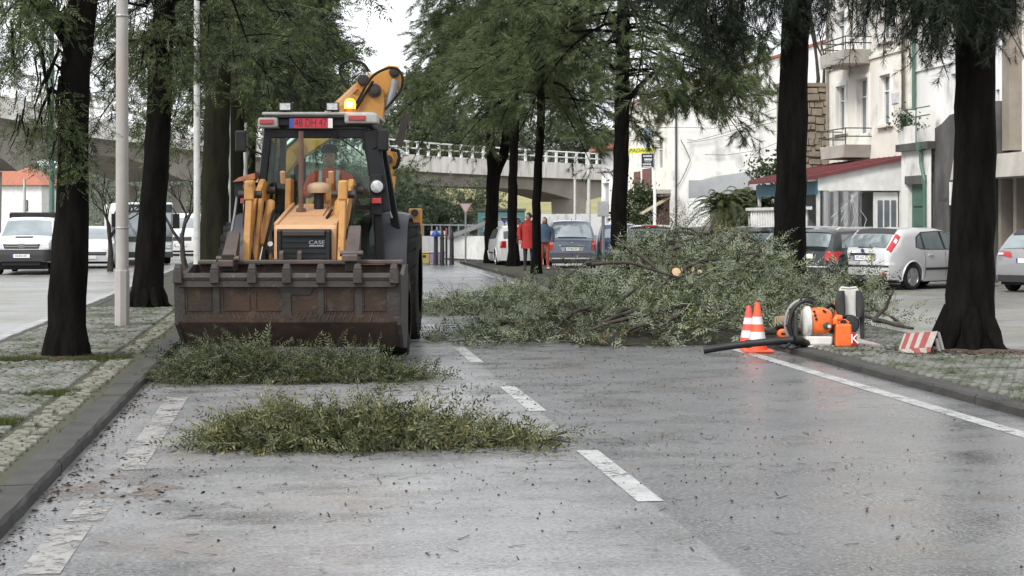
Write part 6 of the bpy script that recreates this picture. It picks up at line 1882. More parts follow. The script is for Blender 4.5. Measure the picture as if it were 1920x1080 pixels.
for s in (-1, 1):
    part('reflective_band', MB().tube([(.03 + s * .10, 1.70, 1.86), (.03 + s * .10, 1.66, 1.74), (.03 + s * .10, 1.69, 1.50)], .022, 8), REFL, t)
    hand(t, (.03 + s * .16, 1.62, 1.62), (0, -.6, -.3), s)
head(t, (.03, 1.72, 2.01), 0, HAIR)
part('cap', MB().lathe([(.10, 0), (.10, .04), (.07, .085), (.004, .10)], 16, (.03, 1.72, 2.07)).bb(-.05, .11, 1.55, 1.68, 2.065, 2.08), mm('dark_cap', (.03, .03, .04), rough=.8), t, smooth=40)

# ------------------------------------------------------------------ vehicles
RIMM = M('alloy_rim', (.50, .51, .52), (.38, .39, .40), 8, .3, metal=.7)
STEELRIM = M('steel_rim', (.06, .06, .062), rough=.5)
UNDERB = M('underbody', (.012, .012, .012), rough=.9)
TRIM = M('car_trim', (.02, .02, .022), rough=.55)
def paint(name, c, metal=.35, rough=.3): return M(name, c, tuple(v * .92 for v in c), 2, rough, metal=metal, coat=.6)
def lerp1(pts, v):
    if v <= pts[0][0]: return pts[0][1]
    for (a, b), (c, d) in zip(pts, pts[1:]):
        if v <= c: return b + (d - b) * (v - a) / (c - a)
    return pts[-1][1]
class Car:
    """body lofted along its length: y = 0 at the rear bumper, nose at y = L"""
    def __init__(s, name, label, cat, loc, heading, L, W, H, prof, col, belt=.95, wheels=(.75, 3.3), wr=.31, roofw=.76, endr=.13, group=None, sill=.20, rim=None, sidetrim=False, flare=True):
        s.L, s.W, s.H, s.prof, s.belt, s.roofw, s.endr = L, W, H, prof, belt, roofw, endr
        s.wheels, s.wr, s.sill = wheels, wr, sill
        s.t = thing(name, label, cat, loc, -heading, group)
        ys = sorted({round(i * L / 46, 3) for i in range(47)} | {p[0] for p in prof} | {round(w_ + wr * 1.2 * math.sin(q * PI / 12), 3) for w_ in wheels for q in range(-6, 7)})
        ys = [y for y in ys if 0 <= y <= L]
        rings = []
        for y in ys:
            zt, zb3 = lerp1(prof, y), s.zb(y)
            zb3 = min(zb3, zt - .1)
            half = [(s.HW(y, zb3 + (zt - zb3) * f), zb3 + (zt - zb3) * f) for f in (0, .12, .28, .45, .6, .75, .88)]
            w_ = s.HW(y, zt)
            half += [(w_ * .985, zt - .035), (w_ * .93, zt - .006), (w_ * .75, zt + .012), (w_ * .35, zt + .026)]
            rings.append([(x, y, z) for x, z in half] + [(-x, y, z) for x, z in reversed(half)])
        s.body = part('body', MB().loft(rings), col, s.t, smooth=35)
        part('underbody', MB().bb(-W * .40, W * .40, .12, L - .12, .17, .45), UNDERB, s.t)
        for yw in wheels:
            for sd in (-1, 1):
                x = sd * (W / 2 - .105)
                wh = part('wheel', MB().lathe([(wr * .7, -.095), (wr * .9, -.1), (wr, -.07), (wr, .07), (wr * .9, .1), (wr * .7, .095)], 24, (x, yw, wr), 'x', False), RUBBER, s.t, smooth=40)
                m_ = MB().lathe([(wr * .76, .07), (wr * .70, .088), (wr * .64, .03), (wr * .64, -.05)] if sd > 0 else [(wr * .64, .05), (wr * .64, -.03), (wr * .70, -.088), (wr * .76, -.07)], 24, (x, yw, wr), 'x')
                for q in range(5):
                    a = q * 2 * PI / 5 + .3
                    m_.beam((x + sd * .07, yw + .03 * math.cos(a), wr + .03 * math.sin(a)), (x + sd * .075, yw + wr * .66 * math.cos(a), wr + wr * .66 * math.sin(a)), .075, .03, (1, 0, 0))
                m_.lathe([(.05, .05), (.04, .088), (.004, .09)] if sd > 0 else [(.004, -.09), (.04, -.088), (.05, -.05)], 12, (x, yw, wr), 'x')
                part('rim', m_, rim or RIMM, wh, smooth=40)
                if flare:
                    R2 = wr * 1.2
                    part('wheel_arch', MB().tube([(sd * s.HW(yw + R2 * math.sin(a), max(s.sill, wr + R2 * math.cos(a))) + sd * .004, yw + R2 * math.sin(a), wr + R2 * math.cos(a)) for a in [q * PI / 14 for q in range(-8, 9)]], .022, 6), col, s.body, smooth=60)
        if sidetrim:
            for sd in (-1, 1):
                y0, y1 = wheels[0] + wr * 1.5, wheels[1] - wr * 1.5
                part('side_trim', MB().hexa([(sd * (s.HW(y0, .5) + .0), y0, .47), (sd * (s.HW(y1, .5) + 0), y1, .47), (sd * (s.HW(y1, .5) + .014), y1, .475), (sd * (s.HW(y0, .5) + .014), y0, .475),
                     (sd * s.HW(y0, .5), y0, .53), (sd * s.HW(y1, .5), y1, .53), (sd * (s.HW(y1, .5) + .014), y1, .525), (sd * (s.HW(y0, .5) + .014), y0, .525)]), TRIM, s.body)
    def plan(s, y):
        t_ = max(0, min(1, min(y, s.L - y) / .6))
        return 1 - s.endr * (1 - t_) ** 2
    def sec(s, z):
        b = s.belt
        return lerp1([(.1, .90), (.25, .955), (.45, 1.0), (b * .8, .992), (b, .955), (s.H, s.roofw), (s.H + .3, s.roofw)], z)
    def HW(s, y, z): return s.W / 2 * s.plan(y) * s.sec(z)
    def zb(s, y):
        z = s.sill if .3 < y < s.L - .3 else s.sill + .05
        R2 = s.wr * 1.2
        for w_ in s.wheels:
            if abs(y - w_) < R2: z = max(z, s.wr + math.sqrt(R2 * R2 - (y - w_) ** 2))
        return z
    def yrear(s, z):
        for (a, b), (c, d) in zip(s.prof, s.prof[1:]):
            if b <= z <= d: return a + (c - a) * (z - b) / (d - b + 1e-9)
        return 0
    def yfront(s, z):
        for (a, b), (c, d) in reversed(list(zip(s.prof, s.prof[1:]))):
            if d <= z <= b: return c + (a - c) * (z - d) / (b - d + 1e-9)
        return s.L
    def yend(s, x, z, rear):
        r_ = min(1, abs(x) / (s.W / 2 * s.sec(z)))
        need = 0
        if r_ > 1 - s.endr: need = .6 * (1 - math.sqrt(max(0, (1 - r_) / s.endr)))
        return max(s.yrear(z) if z > s.prof[0][1] else 0, need) if rear else min(s.yfront(z) if z > s.prof[-1][1] else s.L, s.L - need)
    def endpatch(s, name, quad, mat, rear=True, off=.008, n=6, parent=None, thick=.012):
        """quad of (x, z) corners: bl, br, tr, tl, laid on the rounded end of the body"""
        P = []
        for i in range(n + 1):
            u = i / n; row = []
            for j in range(n + 1):
                v = j / n
                x = (quad[0][0] * (1 - u) + quad[1][0] * u) * (1 - v) + (quad[3][0] * (1 - u) + quad[2][0] * u) * v
                z = (quad[0][1] * (1 - u) + quad[1][1] * u) * (1 - v) + (quad[3][1] * (1 - u) + quad[2][1] * u) * v
                y = s.yend(x, z, rear)
                k = .012 if False else 0
                row.append((x * (1 + off / max(.3, abs(x)) * .5), y - off if rear else y + off, z))
            P.append(row)
        return part(name, MB().grid(P), mat, parent or s.t, smooth=60, recalc=True)
    def slope(s, name, ya, yb, fx, mat, n=10, off=.010, parent=None, x0=-1):
        """glass laid on the sloping front or back between y = ya and yb; fx = half width as a share of the roof edge"""
        P = []
        for i in range(n + 1):
            y = ya + (yb - ya) * i / n
            zt = lerp1(s.prof, y); dz = (lerp1(s.prof, y + .02) - lerp1(s.prof, y - .02)) / .04
            l = math.hypot(1, dz); w_ = s.HW(y, zt)
            f = fx if not callable(fx) else fx(i / n)
            row = []
            for j in range(11):
                u = x0 + (1 - x0) * j / 10
                ux = abs(u * f)
                cz = zt + lerp1([(0, .03), (.35, .026), (.75, .012), (.93, -.006), (1, -.035)], ux)
                row.append((u * f * w_, y - off * dz / l, cz + off / l))
            P.append(row)
        return part(name, MB().grid(P), mat, parent or s.t, smooth=60)
    def side(s, name, poly, mat, off=.007, parent=None, sides=(-1, 1)):
        for sd in sides:
            part(name, MB().face([(sd * (s.HW(y, z) + off), y, z) for y, z in poly]), mat, parent or s.t)
    def plate(s, z, rear=True, txt=None, wd=.52, yel=True, x=0):
        y = s.yend(0, z, rear) + (-.02 if rear else .02)
        p = part('number_plate', MB().bb(x - wd / 2, x + wd / 2, y - .006, y + .006, z - .055, z + .055), PLATE, s.t)
        e = -.0085 if rear else .0085
        sg = -1 if rear else 1
        part('plate_band', MB().bb(x + sg * wd / 2, x + sg * (wd / 2 - .04), y + e - .001, y + e + .001, z - .055, z + .055), BLUEINK, p)
        if yel: part('plate_end', MB().bb(x - sg * wd / 2, x - sg * (wd / 2 - .045), y + e - .001, y + e + .001, z - .055, z + .055), mm('plate_yellow', (.62, .52, .06), rough=.4), p)
        if txt:
            text('lettering', txt, .09, INK, s.t, (x, y + e, z), (R(90), 0, 0 if rear else PI), .0008)
    def handle(s, y, z, mat):
        for sd in (-1, 1): part('handle', MB().box((sd * (s.HW(y, z) + .016), y, z), (.025, .19, .035)), mat, s.t, bevel=.01)
    def seams(s, ys, z0, z1):
        for sd in (-1, 1):
            for y in ys: part('door_seam', MB().tube([(sd * (s.HW(y, z) + .001), y, z) for z in [z0 + (z1 - z0) * q / 6 for q in range(7)]], .006, 4), TRIM, s.body)
    def mirrors(s, y, mat):
        for sd in (-1, 1): part('wing_mirror', MB().box((sd * (s.HW(y, s.belt) + .10), y, s.belt + .06), (.2, .1, .13)), mat, s.t, bevel=.03)
    def bumper_trim(s, z0, z1, rear, mat, fx=.99, off=.015):
        w_ = s.W / 2 * s.sec((z0 + z1) / 2) * fx
        return s.endpatch('bumper', [(-w_, z0), (w_, z0), (w_, z1), (-w_, z1)], mat, rear, off, 14)
def heading_to(px, deg): return YAW + math.atan((px - 960) / FPX) + R(deg)   # degrees turned right from the line of sight
def hatch(name, label, px, py, deg, col, L=4.3, W=1.82, H=1.48, mpv=False, group=None, txt=None, anchor=0.0, wiper=True, d=None, estate=False, low=False):
    d = d or dg(py)
    if estate: prof = [(0, .62), (.02, .90), (.10, .98), (.34, H - .10), (.50, H - .02), (1.2, H), (2.2, H - .02), (2.75, H - .14), (3.45, .98), (L - .5, .88), (L - .08, .72), (L, .58)]
    elif mpv: prof = [(0, .60), (.02, .95), (.08, 1.02), (.36, H - .14), (.50, H - .03), (1.1, H), (2.1, H - .03), (2.7, H - .20), (3.4, 1.03), (L - .4, .88), (L - .08, .70), (L, .56)]
    else: prof = [(0, .60), (.02, .90), (.08, .98), (.46, H - .16), (.62, H - .05), (1.3, H), (2.0, H - .01), (2.6, H - .13), (3.3, 1.0), (L - .5, .88), (L - .08, .72), (L, .58)]
    c = Car(name, label, 'car', at(px, d), heading_to(px, deg), L, W, H, prof, col, .96 if not mpv else 1.0, (.78, L - .88), .315, .74, .13, group, sidetrim=True)
    return c, prof
# silver hatchback with high red tail lamps
SILV = paint('silver_paint', (.55, .55, .56), .35, .3)
c, pr = hatch('parked_car', 'silver five door hatchback parked between the two big right trunks', 1617, 543, 39, SILV)
H = 1.48
c.slope('rear_window', .10, .44, lambda f: .80 - .04 * f, CARGLASS)
c.slope('rear_spoiler', .46, .66, .80, TRIM, off=.02)
for sd in (-1, 1):
    P = []
    for i in range(9):
        y = .06 + .42 * i / 8; zt = lerp1(pr, y)
        a, b = c.HW(y, zt - .02), c.HW(y, zt)
        P.append([(sd * b * .86, y - .016, zt + .010), (sd * b * .94, y - .012, zt + .006), (sd * (a + .010), y, zt - .05), (sd * (a + .014), y + .10, zt - .09)])
    part('tail_lamp', MB().grid(P), REDLENS, c.t, smooth=60)
    part('lamp_clear', MB().grid([[(q[0] * 1.004, q[1] - .006, q[2] + .004) for q in r_[1:3]] for r_ in P[4:7]]), CLEARLENS, c.t)
c.side('side_window', [(.98, 1.02), (1.22, .985), (1.25, 1.335), (1.10, 1.25)], CARGLASS)
c.side('side_window', [(1.30, .985), (2.02, .97), (1.98, 1.40), (1.31, 1.365)], CARGLASS)
c.side('side_window', [(2.10, .97), (3.02, .965), (2.62, 1.26), (2.30, 1.37), (2.07, 1.395)], CARGLASS)
c.side('window_trim', [(.94, 1.02), (1.2, .965), (3.1, .945), (2.66, 1.285), (2.3, 1.39), (2.0, 1.42), (1.3, 1.39), (1.06, 1.27)], TRIM, .003)
c.slope('windscreen', 2.62, 3.25, .86, CARGLASS)
c.seams((1.26, 2.06, 3.05), .30, .93)
c.handle(1.48, .83, SILV); c.handle(2.32, .81, SILV)
c.plate(.77, True, '97-AZ-97'); c.mirrors(2.95, SILV)
c.endpatch('plate_recess', [(-.36, .69), (.36, .69), (.40, .86), (-.40, .86)], mm('recess_silver', (.32, .32, .33), rough=.4, metal=.4), True, .006)
part('boot_handle', MB().bb(-.36, .36, -.035, .01, .845, .885), TRIM, c.t, bevel=.012)
part('emblem', MB().lathe([(.05, -.03), (.045, -.04), (.003, -.042)], 14, (0, .03, .945), 'y'), mm('blue_emblem', (.03, .05, .14), rough=.3), c.t)
c.bumper_trim(.55, .60, True, TRIM, 1.0, .012)
c.bumper_trim(.24, .36, True, TRIM, .98, .010)
for sd in (-1, 1): c.endpatch('reflector', [(sd * .62 - .1, .355), (sd * .62 + .1, .355), (sd * .62 + .1, .42), (sd * .62 - .1, .42)], REDLENS, True, .016)
for sd in (-1, 1): c.endpatch('bumper_corner', [(sd * .74 - .1, .60), (sd * .74 + .1, .60), (sd * .74 + .1, .67), (sd * .74 - .02, .67)], mm('pale_lens', (.6, .6, .58), rough=.2), True, .012)
part('wiper', MB().tube([(-.18, .075, 1.02), (-.05, .085, 1.025), (.25, .10, 1.01)], .018, 6), TRIM, c.t)
# dark estate beside it
DKG = paint('dark_green_paint', (.012, .016, .018), .2, .22)
c, pr = hatch('parked_car', 'black estate car with roof rails, between the second right trunk and the silver hatchback', 1508, 541, 37, DKG, 4.5, 1.74, 1.44, estate=True)
c.slope('rear_window', .12, .33, .86, CARGLASS)
c.side('side_window', [(.42, 1.0), (1.15, .98), (1.12, 1.33), (.55, 1.32)], CARGLASS)
c.side('side_window', [(1.22, .98), (2.0, .975), (1.97, 1.36), (1.2, 1.34)], CARGLASS)
c.side('side_window', [(2.08, .975), (3.1, .97), (2.6, 1.28), (2.06, 1.36)], CARGLASS)
c.slope('windscreen', 2.78, 3.4, .86, CARGLASS)
for sd in (-1, 1):
    c.endpatch('tail_lamp', [(sd * .70 - .11, .70), (sd * .70 + .13, .70), (sd * .70 + .13, .92), (sd * .70 - .09, .92)], REDLENS, True, .012)
    part('roof_rail', MB().tube([(sd * .52, .6, 1.43), (sd * .52, .75, 1.49), (sd * .52, 2.1, 1.49), (sd * .52, 2.25, 1.42)], .018, 6), mm('rail_silver', (.5, .5, .5), rough=.4), c.t)
c.plate(.80, True, None, yel=False)
part('emblem', MB().lathe([(.05, -.02), (.045, -.03), (.003, -.032)], 14, (0, .02, .93), 'y'), CHROME, c.t)
part('wiper', MB().tube([(-.1, .10, 1.02), (.28, .12, 1.03)], .016, 6), TRIM, c.t)
c.bumper_trim(.53, .56, True, mm('rail_silver', (.5, .5, .5), rough=.4), 1.0, .014); c.bumper_trim(.28, .52, True, TRIM, 1.0, .01)
# grey hatchback at the right edge
GREYC = paint('grey_paint', (.27, .265, .27), .5, .28)
c, pr = hatch('parked_car', 'grey hatchback with wide red lamps at the right edge, past the nearest right trunk', 1925, 549, 30, GREYC, 4.36, 1.82, 1.48)
c.slope('rear_window', .10, .42, lambda f: .86 - .08 * f, CARGLASS); c.slope('rear_spoiler', .46, .62, .86, TRIM, off=.02)
for sd in (-1, 1):
    c.endpatch('tail_lamp', [(sd * .58 - .20 * (1 if sd > 0 else .55), .86), (sd * .58 + .20 * (1 if sd < 0 else 1.6), .80), (sd * .58 + .18 * (1 if sd < 0 else 1.75), .96), (sd * .58 - .1, .94)], REDLENS, True, .014)
    c.endpatch('lamp_clear', [(sd * .66 - .07, .87), (sd * .66 + .07, .87), (sd * .66 + .07, .92), (sd * .66 - .07, .92)], CLEARLENS, True, .019)
c.side('side_window', [(.98, 1.02), (3.0, .965), (2.62, 1.28), (2.0, 1.40), (1.2, 1.34)], CARGLASS)
c.slope('windscreen', 2.62, 3.25, .86, CARGLASS)
c.plate(.74, True, None); c.bumper_trim(.24, .40, True, TRIM, .98, .012)
part('wiper', MB().tube([(-.12, .08, 1.02), (.28, .10, 1.02)], .016, 6), TRIM, c.t)
# three cars glimpsed over the heap
DK2 = paint('black_paint', (.014, .014, .016), .2, .2)
WHT2 = paint('white_car_paint', (.62, .62, .61), 0, .3)
for px, d, col, lab, el in ((1378, 42.0, SILV, 'silver car with a pale rear window, left of three parked beyond the heap', .0), (1418, 41.2, DK2, 'black car with a dark spoiler, middle of three parked beyond the heap', .0), (1463, 40.4, SILV, 'silver car half hidden by the second right trunk, above the end of the heap', .0)):
    c, pr = hatch('parked_car', lab, px, 0, 38, col, 4.2, 1.74, 1.50, d=d, group='cars parked in a row behind the heap')
    c.slope('rear_window', .10, .42, .86, CARGLASS); c.slope('rear_spoiler', .44, .66, .9, DK2, off=.025)
    c.side('side_window', [(1.0, 1.02), (3.0, .97), (2.62, 1.28), (2.0, 1.40), (1.2, 1.36)], CARGLASS)
    c.slope('windscreen', 2.62, 3.25, .86, CARGLASS)
    part('wiper', MB().tube([(-.1, .08, 1.03), (.28, .10, 1.03)], .018, 6), TRIM, c.t)
    for sd in (-1, 1): c.endpatch('tail_lamp', [(sd * .70 - .10, .72), (sd * .70 + .13, .72), (sd * .70 + .13, .96), (sd * .70 - .06, .96)], REDLENS, True, .012)
    c.plate(.74, True, None)
# grey-blue people carrier
MPVC = paint('blue_grey_paint', (.155, .185, .235), .45, .3)
c, pr = hatch('parked_car', 'blue grey people carrier facing away behind the couple', 1073, 503.5, -3, MPVC, 4.27, 1.75, 1.64, mpv=True)
c.slope('rear_window', .09, .40, lambda f: .93 - .03 * f, CARGLASS)
c.side('side_window', [(.55, 1.06), (1.15, 1.04), (1.12, 1.48), (.62, 1.42)], CARGLASS); c.side('side_window', [(1.22, 1.04), (3.0, 1.03), (2.6, 1.40), (1.2, 1.50)], CARGLASS)
c.slope('windscreen', 2.75, 3.35, .86, CARGLASS)
for sd in (-1, 1):
    c.endpatch('tail_lamp', [(sd * .735 - (.10 if sd > 0 else .09), .64), (sd * .735 + (.09 if sd > 0 else .10), .64), (sd * .735 + (.09 if sd > 0 else .09), 1.02), (sd * .735 - (.07 if sd > 0 else .09), 1.02)], REDLENS, True, .014)
    c.endpatch('lamp_clear', [(sd * .74 - .07, .82), (sd * .74 + .07, .82), (sd * .74 + .07, .90), (sd * .74 - .07, .90)], mm('pink_lens', (.45, .16, .15), rough=.2), True, .019)
c.endpatch('plate_recess', [(-.34, .60), (.34, .60), (.42, .75), (-.42, .75)], mm('recess_grey', (.30, .32, .35), rough=.4), True, .008)
c.plate(.67, True, '57-BZ-57')
part('boot_trim', MB().bb(-.44, .44, -.03, .0, .77, .80), CHROME, c.t, bevel=.01)
c.endpatch('emblem', [(-.05, .86), (.05, .86), (.0, .93), (-.0, .93)], CHROME, True, .02)
c.endpatch('boot_crease', [(-.62, .945), (.62, .945), (.62, .96), (-.62, .96)], TRIM, True, .010)
part('wiper', MB().tube([(-.5, .09, 1.07), (0, .075, 1.075), (.5, .09, 1.06)], .022, 6), TRIM, c.t)
c.bumper_trim(.38, .54, True, mm('bumper_grey', (.07, .075, .09), rough=.5), 1.0, .02); c.bumper_trim(.33, .37, True, mm('rail_silver', (.5, .5, .5), rough=.4), .9, .024); c.bumper_trim(.20, .32, True, TRIM, .98, .012)
part('tow_ball', MB().tube([(-.32, .05, .30), (-.32, -.08, .30), (-.32, -.09, .36)], .03, 8), BLACKP, c.t)
part('roof_aerial', MB().cyl((0, .6, 1.62), (0, .55, 1.72), .008, 5), TRIM, c.t)
# car with red brake light strip behind the heap
c, pr = hatch('parked_car', 'white roofed car whose rear window shows over the left of the heap', 1217, 0, 4, paint('pale_paint', (.52, .53, .55), .3, .3), 3.8, 1.66, 1.52, mpv=True, d=43.5)
c.slope('rear_window', .09, .38, .93, CARGLASS)
c.slope('brake_light', .44, .50, .3, REDLENS, off=.016); c.slope('rear_spoiler', .40, .47, .86, TRIM, off=.008)
part('wiper', MB().tube([(-.25, .08, 1.1), (.2, .1, 1.1)], .025, 6).tube([(-.2, .05, .95), (-.25, .11, 1.15)], .025, 6), TRIM, c.t)
for sd in (-1, 1): c.endpatch('tail_lamp', [(sd * .70 - .1, .60), (sd * .70 + .11, .60), (sd * .70 + .11, .92), (sd * .70 - .07, .92)], REDLENS, True, .012)
c.side('side_window', [(.55, 1.06), (2.9, 1.03), (2.5, 1.34), (1.2, 1.42), (.7, 1.36)], CARGLASS)
part('roof_aerial', MB().cyl((0.03, .6, 1.52), (.03, .55, 1.66), .012, 5), TRIM, c.t)
# blue car half hidden by the third trunk
c, pr = hatch('parked_car', 'dark blue car half hidden by the third right trunk, beside the people carrier', 1162, 0, -2, paint('blue_paint', (.03, .055, .15), .2, .35), 4.0, 1.66, 1.53, d=58)
c.slope('rear_window', .10, .42, .86, CARGLASS); c.side('side_window', [(1.0, 1.02), (3.0, .97), (2.62, 1.28), (2.0, 1.42), (1.2, 1.38)], CARGLASS)
for sd in (-1, 1): c.endpatch('tail_lamp', [(sd * .66 - .1, .70), (sd * .66 + .12, .70), (sd * .66 + .12, .94), (sd * .66 - .06, .94)], REDLENS, True, .012)
# white car with only its tail in view by the couple, and a pick truck with racks
c, pr = hatch('parked_car', 'white car whose flank shows between the straight trunk and the red coat', 978, 0, -8, WHT2, 4.0, 1.68, 1.45, d=56.0)
c.slope('rear_window', .10, .42, .86, CARGLASS); c.side('side_window', [(1.0, 1.02), (3.0, .97), (2.62, 1.28), (2.0, 1.38), (1.2, 1.34)], CARGLASS)
for sd in (-1, 1): c.endpatch('tail_lamp', [(sd * .66 - .1, .70), (sd * .66 + .12, .70), (sd * .66 + .12, .94), (sd * .66 - .06, .94)], REDLENS, True, .012)
t = cthing('market_truck', 'small teal box truck stacked with crates behind the forked trunk', 'truck', 940, 68)
part('box', MB().bb(-1.0, 1.0, 0, 3.4, .55, 2.05), mm('teal_box', (.07, .17, .17), (.09, .2, .19), 3, .5), t, bevel=.03)
part('roof', MB().bb(-1.05, 1.05, -.05, 3.5, 2.052, 2.15), DARKW, t)
for k in range(4): part('crate', MB().bb(-.75, .75, -.25, -.01, .62 + k * .3, .86 + k * .3), [GREYW, DARKW, GREYW, DARKW][k], t, bevel=.02)
for k in range(5): part('rack', MB().bb(-.85, .85, -.3, -.26, .56 + k * .3, .60 + k * .3), STEEL, t)
part('cab', MB().prism([(3.4, .5), (4.9, .5), (4.9, 1.1), (4.5, 1.9), (3.4, 1.9)], 'yz', -.95, .95), WHT2, t)
for y in (.7, 4.1):
    for x in (-.85, .85): part('wheel', MB().lathe([(.2, -.1), (.33, -.1), (.35, 0), (.33, .1), (.2, .1)], 16, (x, y, .35), 'x'), RUBBER, t)

# --- oncoming vehicles on the far carriageway
WHP = paint('white_pickup_paint', (.70, .70, .70), 0, .3)
dP = dg(516)
prof = [(0, .75), (.05, 1.05), (1.7, 1.06), (1.72, 1.15), (2.0, 1.66), (2.25, 1.74), (3.0, 1.74), (3.35, 1.68), (4.0, 1.16), (4.85, 1.08), (5.02, .95), (5.08, .62)]
def rear_of(px, d, h, L): return at(px, d) - Vector((math.sin(h), math.cos(h), 0)) * L
c = Car('pickup_truck', 'white pickup truck with a black bumper, coming towards the camera at the left edge', 'pickup', rear_of(40, dP, PI - R(1), 5.08), PI - R(1), 5.08, 1.80, 1.74, prof, WHP, 1.1, (1.1, 4.15), .36, .80, .10, sill=.36)
c.slope('windscreen', 3.40, 3.98, .90, CARGLASS)
c.slope('cab_rear_window', 1.75, 1.98, .8, CARGLASS)
c.side('side_window', [(2.2, 1.14), (3.85, 1.14), (3.3, 1.60), (2.25, 1.64)], CARGLASS)
c.endpatch('grille', [(-.50, .80), (.50, .80), (.56, 1.0), (-.56, 1.0)], TRIM, False, .012)
for k in range(2): c.endpatch('grille_bar', [(-.48, .86 + k * .06), (.48, .86 + k * .06), (.48, .885 + k * .06), (-.48, .885 + k * .06)], mm('bar_grey', (.2, .2, .2), rough=.4), False, .02)
c.endpatch('emblem', [(-.09, .83), (.09, .83), (.09, .96), (-.09, .96)], mm('emblem_grey', (.12, .12, .13), rough=.3), False, .028)
for sd in (-1, 1): c.endpatch('headlamp', [(sd * .70 - .16, .80), (sd * .70 + .16, .82), (sd * .70 + .14, 1.01), (sd * .70 - .12, .99)], CLEARLENS, False, .014)
c.endpatch('bumper', [(-.86, .42), (.86, .42), (.86, .78), (-.86, .78)], mm('bumper_black', (.022, .022, .024), rough=.55), False, .09, 12)
c.endpatch('skid_plate', [(-.52, .30), (.52, .30), (.56, .42), (-.56, .42)], UNDERB, False, .05)
p = part('number_plate', MB().bb(-.26, .26, 5.175, 5.185, .53, .64), PLATE, c.t)
part('plate_band', MB().bb(.22, .26, 5.186, 5.188, .53, .64), BLUEINK, p)
text('lettering', '44-BV-04', .09, INK, c.t, (0, 5.187, .585), (R(90), 0, PI), .0008)
part('bonnet_scoop', MB().box((0, 4.45, 1.145), (.5, .3, .05)), TRIM, c.t, bevel=.02)
rk = part('ladder_rack', MB().tube([(-.82, 2.0, 1.86), (.82, 2.0, 1.86)], .03, 6).tube([(-.82, .4, 1.86), (.82, .4, 1.86)], .03, 6).tube([(-.8, .4, 1.05), (-.8, .4, 1.86)], .03, 6).tube([(.8, .4, 1.05), (.8, .4, 1.86)], .03, 6).tube([(.8, 1.85, 1.05), (.8, 2.0, 1.86)], .03, 6).tube([(-.8, 1.85, 1.05), (-.8, 2.0, 1.86)], .03, 6)
     .bb(-.8, .8, 1.98, 2.02, 1.76, 1.92), BLACKP, c.t)
for sd in (-1, 1): part('wing_mirror', MB().box((sd * 1.02, 3.75, 1.2), (.24, .1, .16)), TRIM, c.t, bevel=.03)
# silver car behind it
dP = dg(504)
prof = [(0, .6), (.02, .9), (.4, 1.36), (.7, 1.42), (1.6, 1.43), (2.1, 1.36), (2.85, .98), (3.5, .84), (3.76, .66), (3.82, .5)]
c = Car('oncoming_car', 'small silver hatchback coming towards the camera between the nearest trunk and grey post', 'car', rear_of(166, dP, PI - R(2), 3.82), PI - R(2), 3.82, 1.66, 1.43, prof, SILV, .95, (.65, 3.05), .29, .76, .16)
c.slope('windscreen', 2.14, 2.80, .88, CARGLASS)
c.side('side_window', [(.9, 1.0), (2.65, .97), (2.1, 1.30), (1.0, 1.34)], CARGLASS)
for sd in (-1, 1): c.endpatch('headlamp', [(sd * .58 - .15, .64), (sd * .58 + .17, .66), (sd * .58 + (.17 if sd > 0 else .08), .80 if sd < 0 else .84), (sd * .58 - (.08 if sd > 0 else .17), .80 if sd > 0 else .84)], CLEARLENS, False, .012)
c.endpatch('grille', [(-.56, .46), (.56, .46), (.60, .58), (-.60, .58)], TRIM, False, .012); c.plate(.40, False, None, yel=False)
c.mirrors(2.55, SILV)
# bus
t = thing('bus', 'bus with a dark windscreen and white lettering, coming between the grey post and second trunk', 'bus', at(272, 59), YAW * 0 + R(9.5))
BUSD = mm('bus_dark', (.03, .045, .045), (.04, .055, .055), 2, .2); BUSW = mm('bus_pale', (.60, .63, .60), rough=.35)
part('body', MB().bb(-1.02, 1.02, 0, 9, .32, 2.32), BUSW, t, bevel=.08)
part('windscreen', MB().bb(-.96, .96, -.03, -.002, 1.05, 1.95), CARGLASS, t, bevel=.02)
part('windscreen_mask', MB().bb(-.98, .98, -.025, -.001, .88, 1.045), BUSD, t)
part('destination_box', MB().bb(-.97, .97, -.035, -.002, 1.96, 2.25), BUSD, t, bevel=.02)
text('lettering', 'a co', .22, PLATE, t, (-.36, -.037, 2.1))
for sd in (-1, 1):
    part('headlamp', MB().bb(sd * .78 - .15, sd * .78 + .15, -.03, -.002, .62, .78), CLEARLENS, t, bevel=.02)
    part('wing_mirror', MB().bb(sd * 1.1 - .12, sd * 1.1 + .12, -.35, -.2, 1.35, 1.9).tube([(sd * 1.1, -.27, 1.9), (sd * 1.0, -.1, 2.1), (sd * .9, 0, 2.15)], .03, 6), BLACKP, t)
    for y in (1.6, 6.8): part('wheel', MB().lathe([(.25, -.12), (.44, -.12), (.46, 0), (.44, .12), (.25, .12)], 20, (sd * .92, y, .46), 'x'), RUBBER, t)
    part('side_glass', MB().bb(sd * 1.022 - .004, sd * 1.022 + .004, .5, 8.6, 1.1, 2.0), CARGLASS, t)
part('bumper', MB().bb(-1.0, 1.0, -.06, .02, .28, .5), BUSD, t, bevel=.03)
p = part('number_plate', MB().bb(-.26, .26, -.07, -.062, .50, .62), PLATE, t)
part('badge', MB().bb(-.12, .12, -.02, -.001, .74, .84), mm('bus_badge', (.25, .33, .30), rough=.4), t)
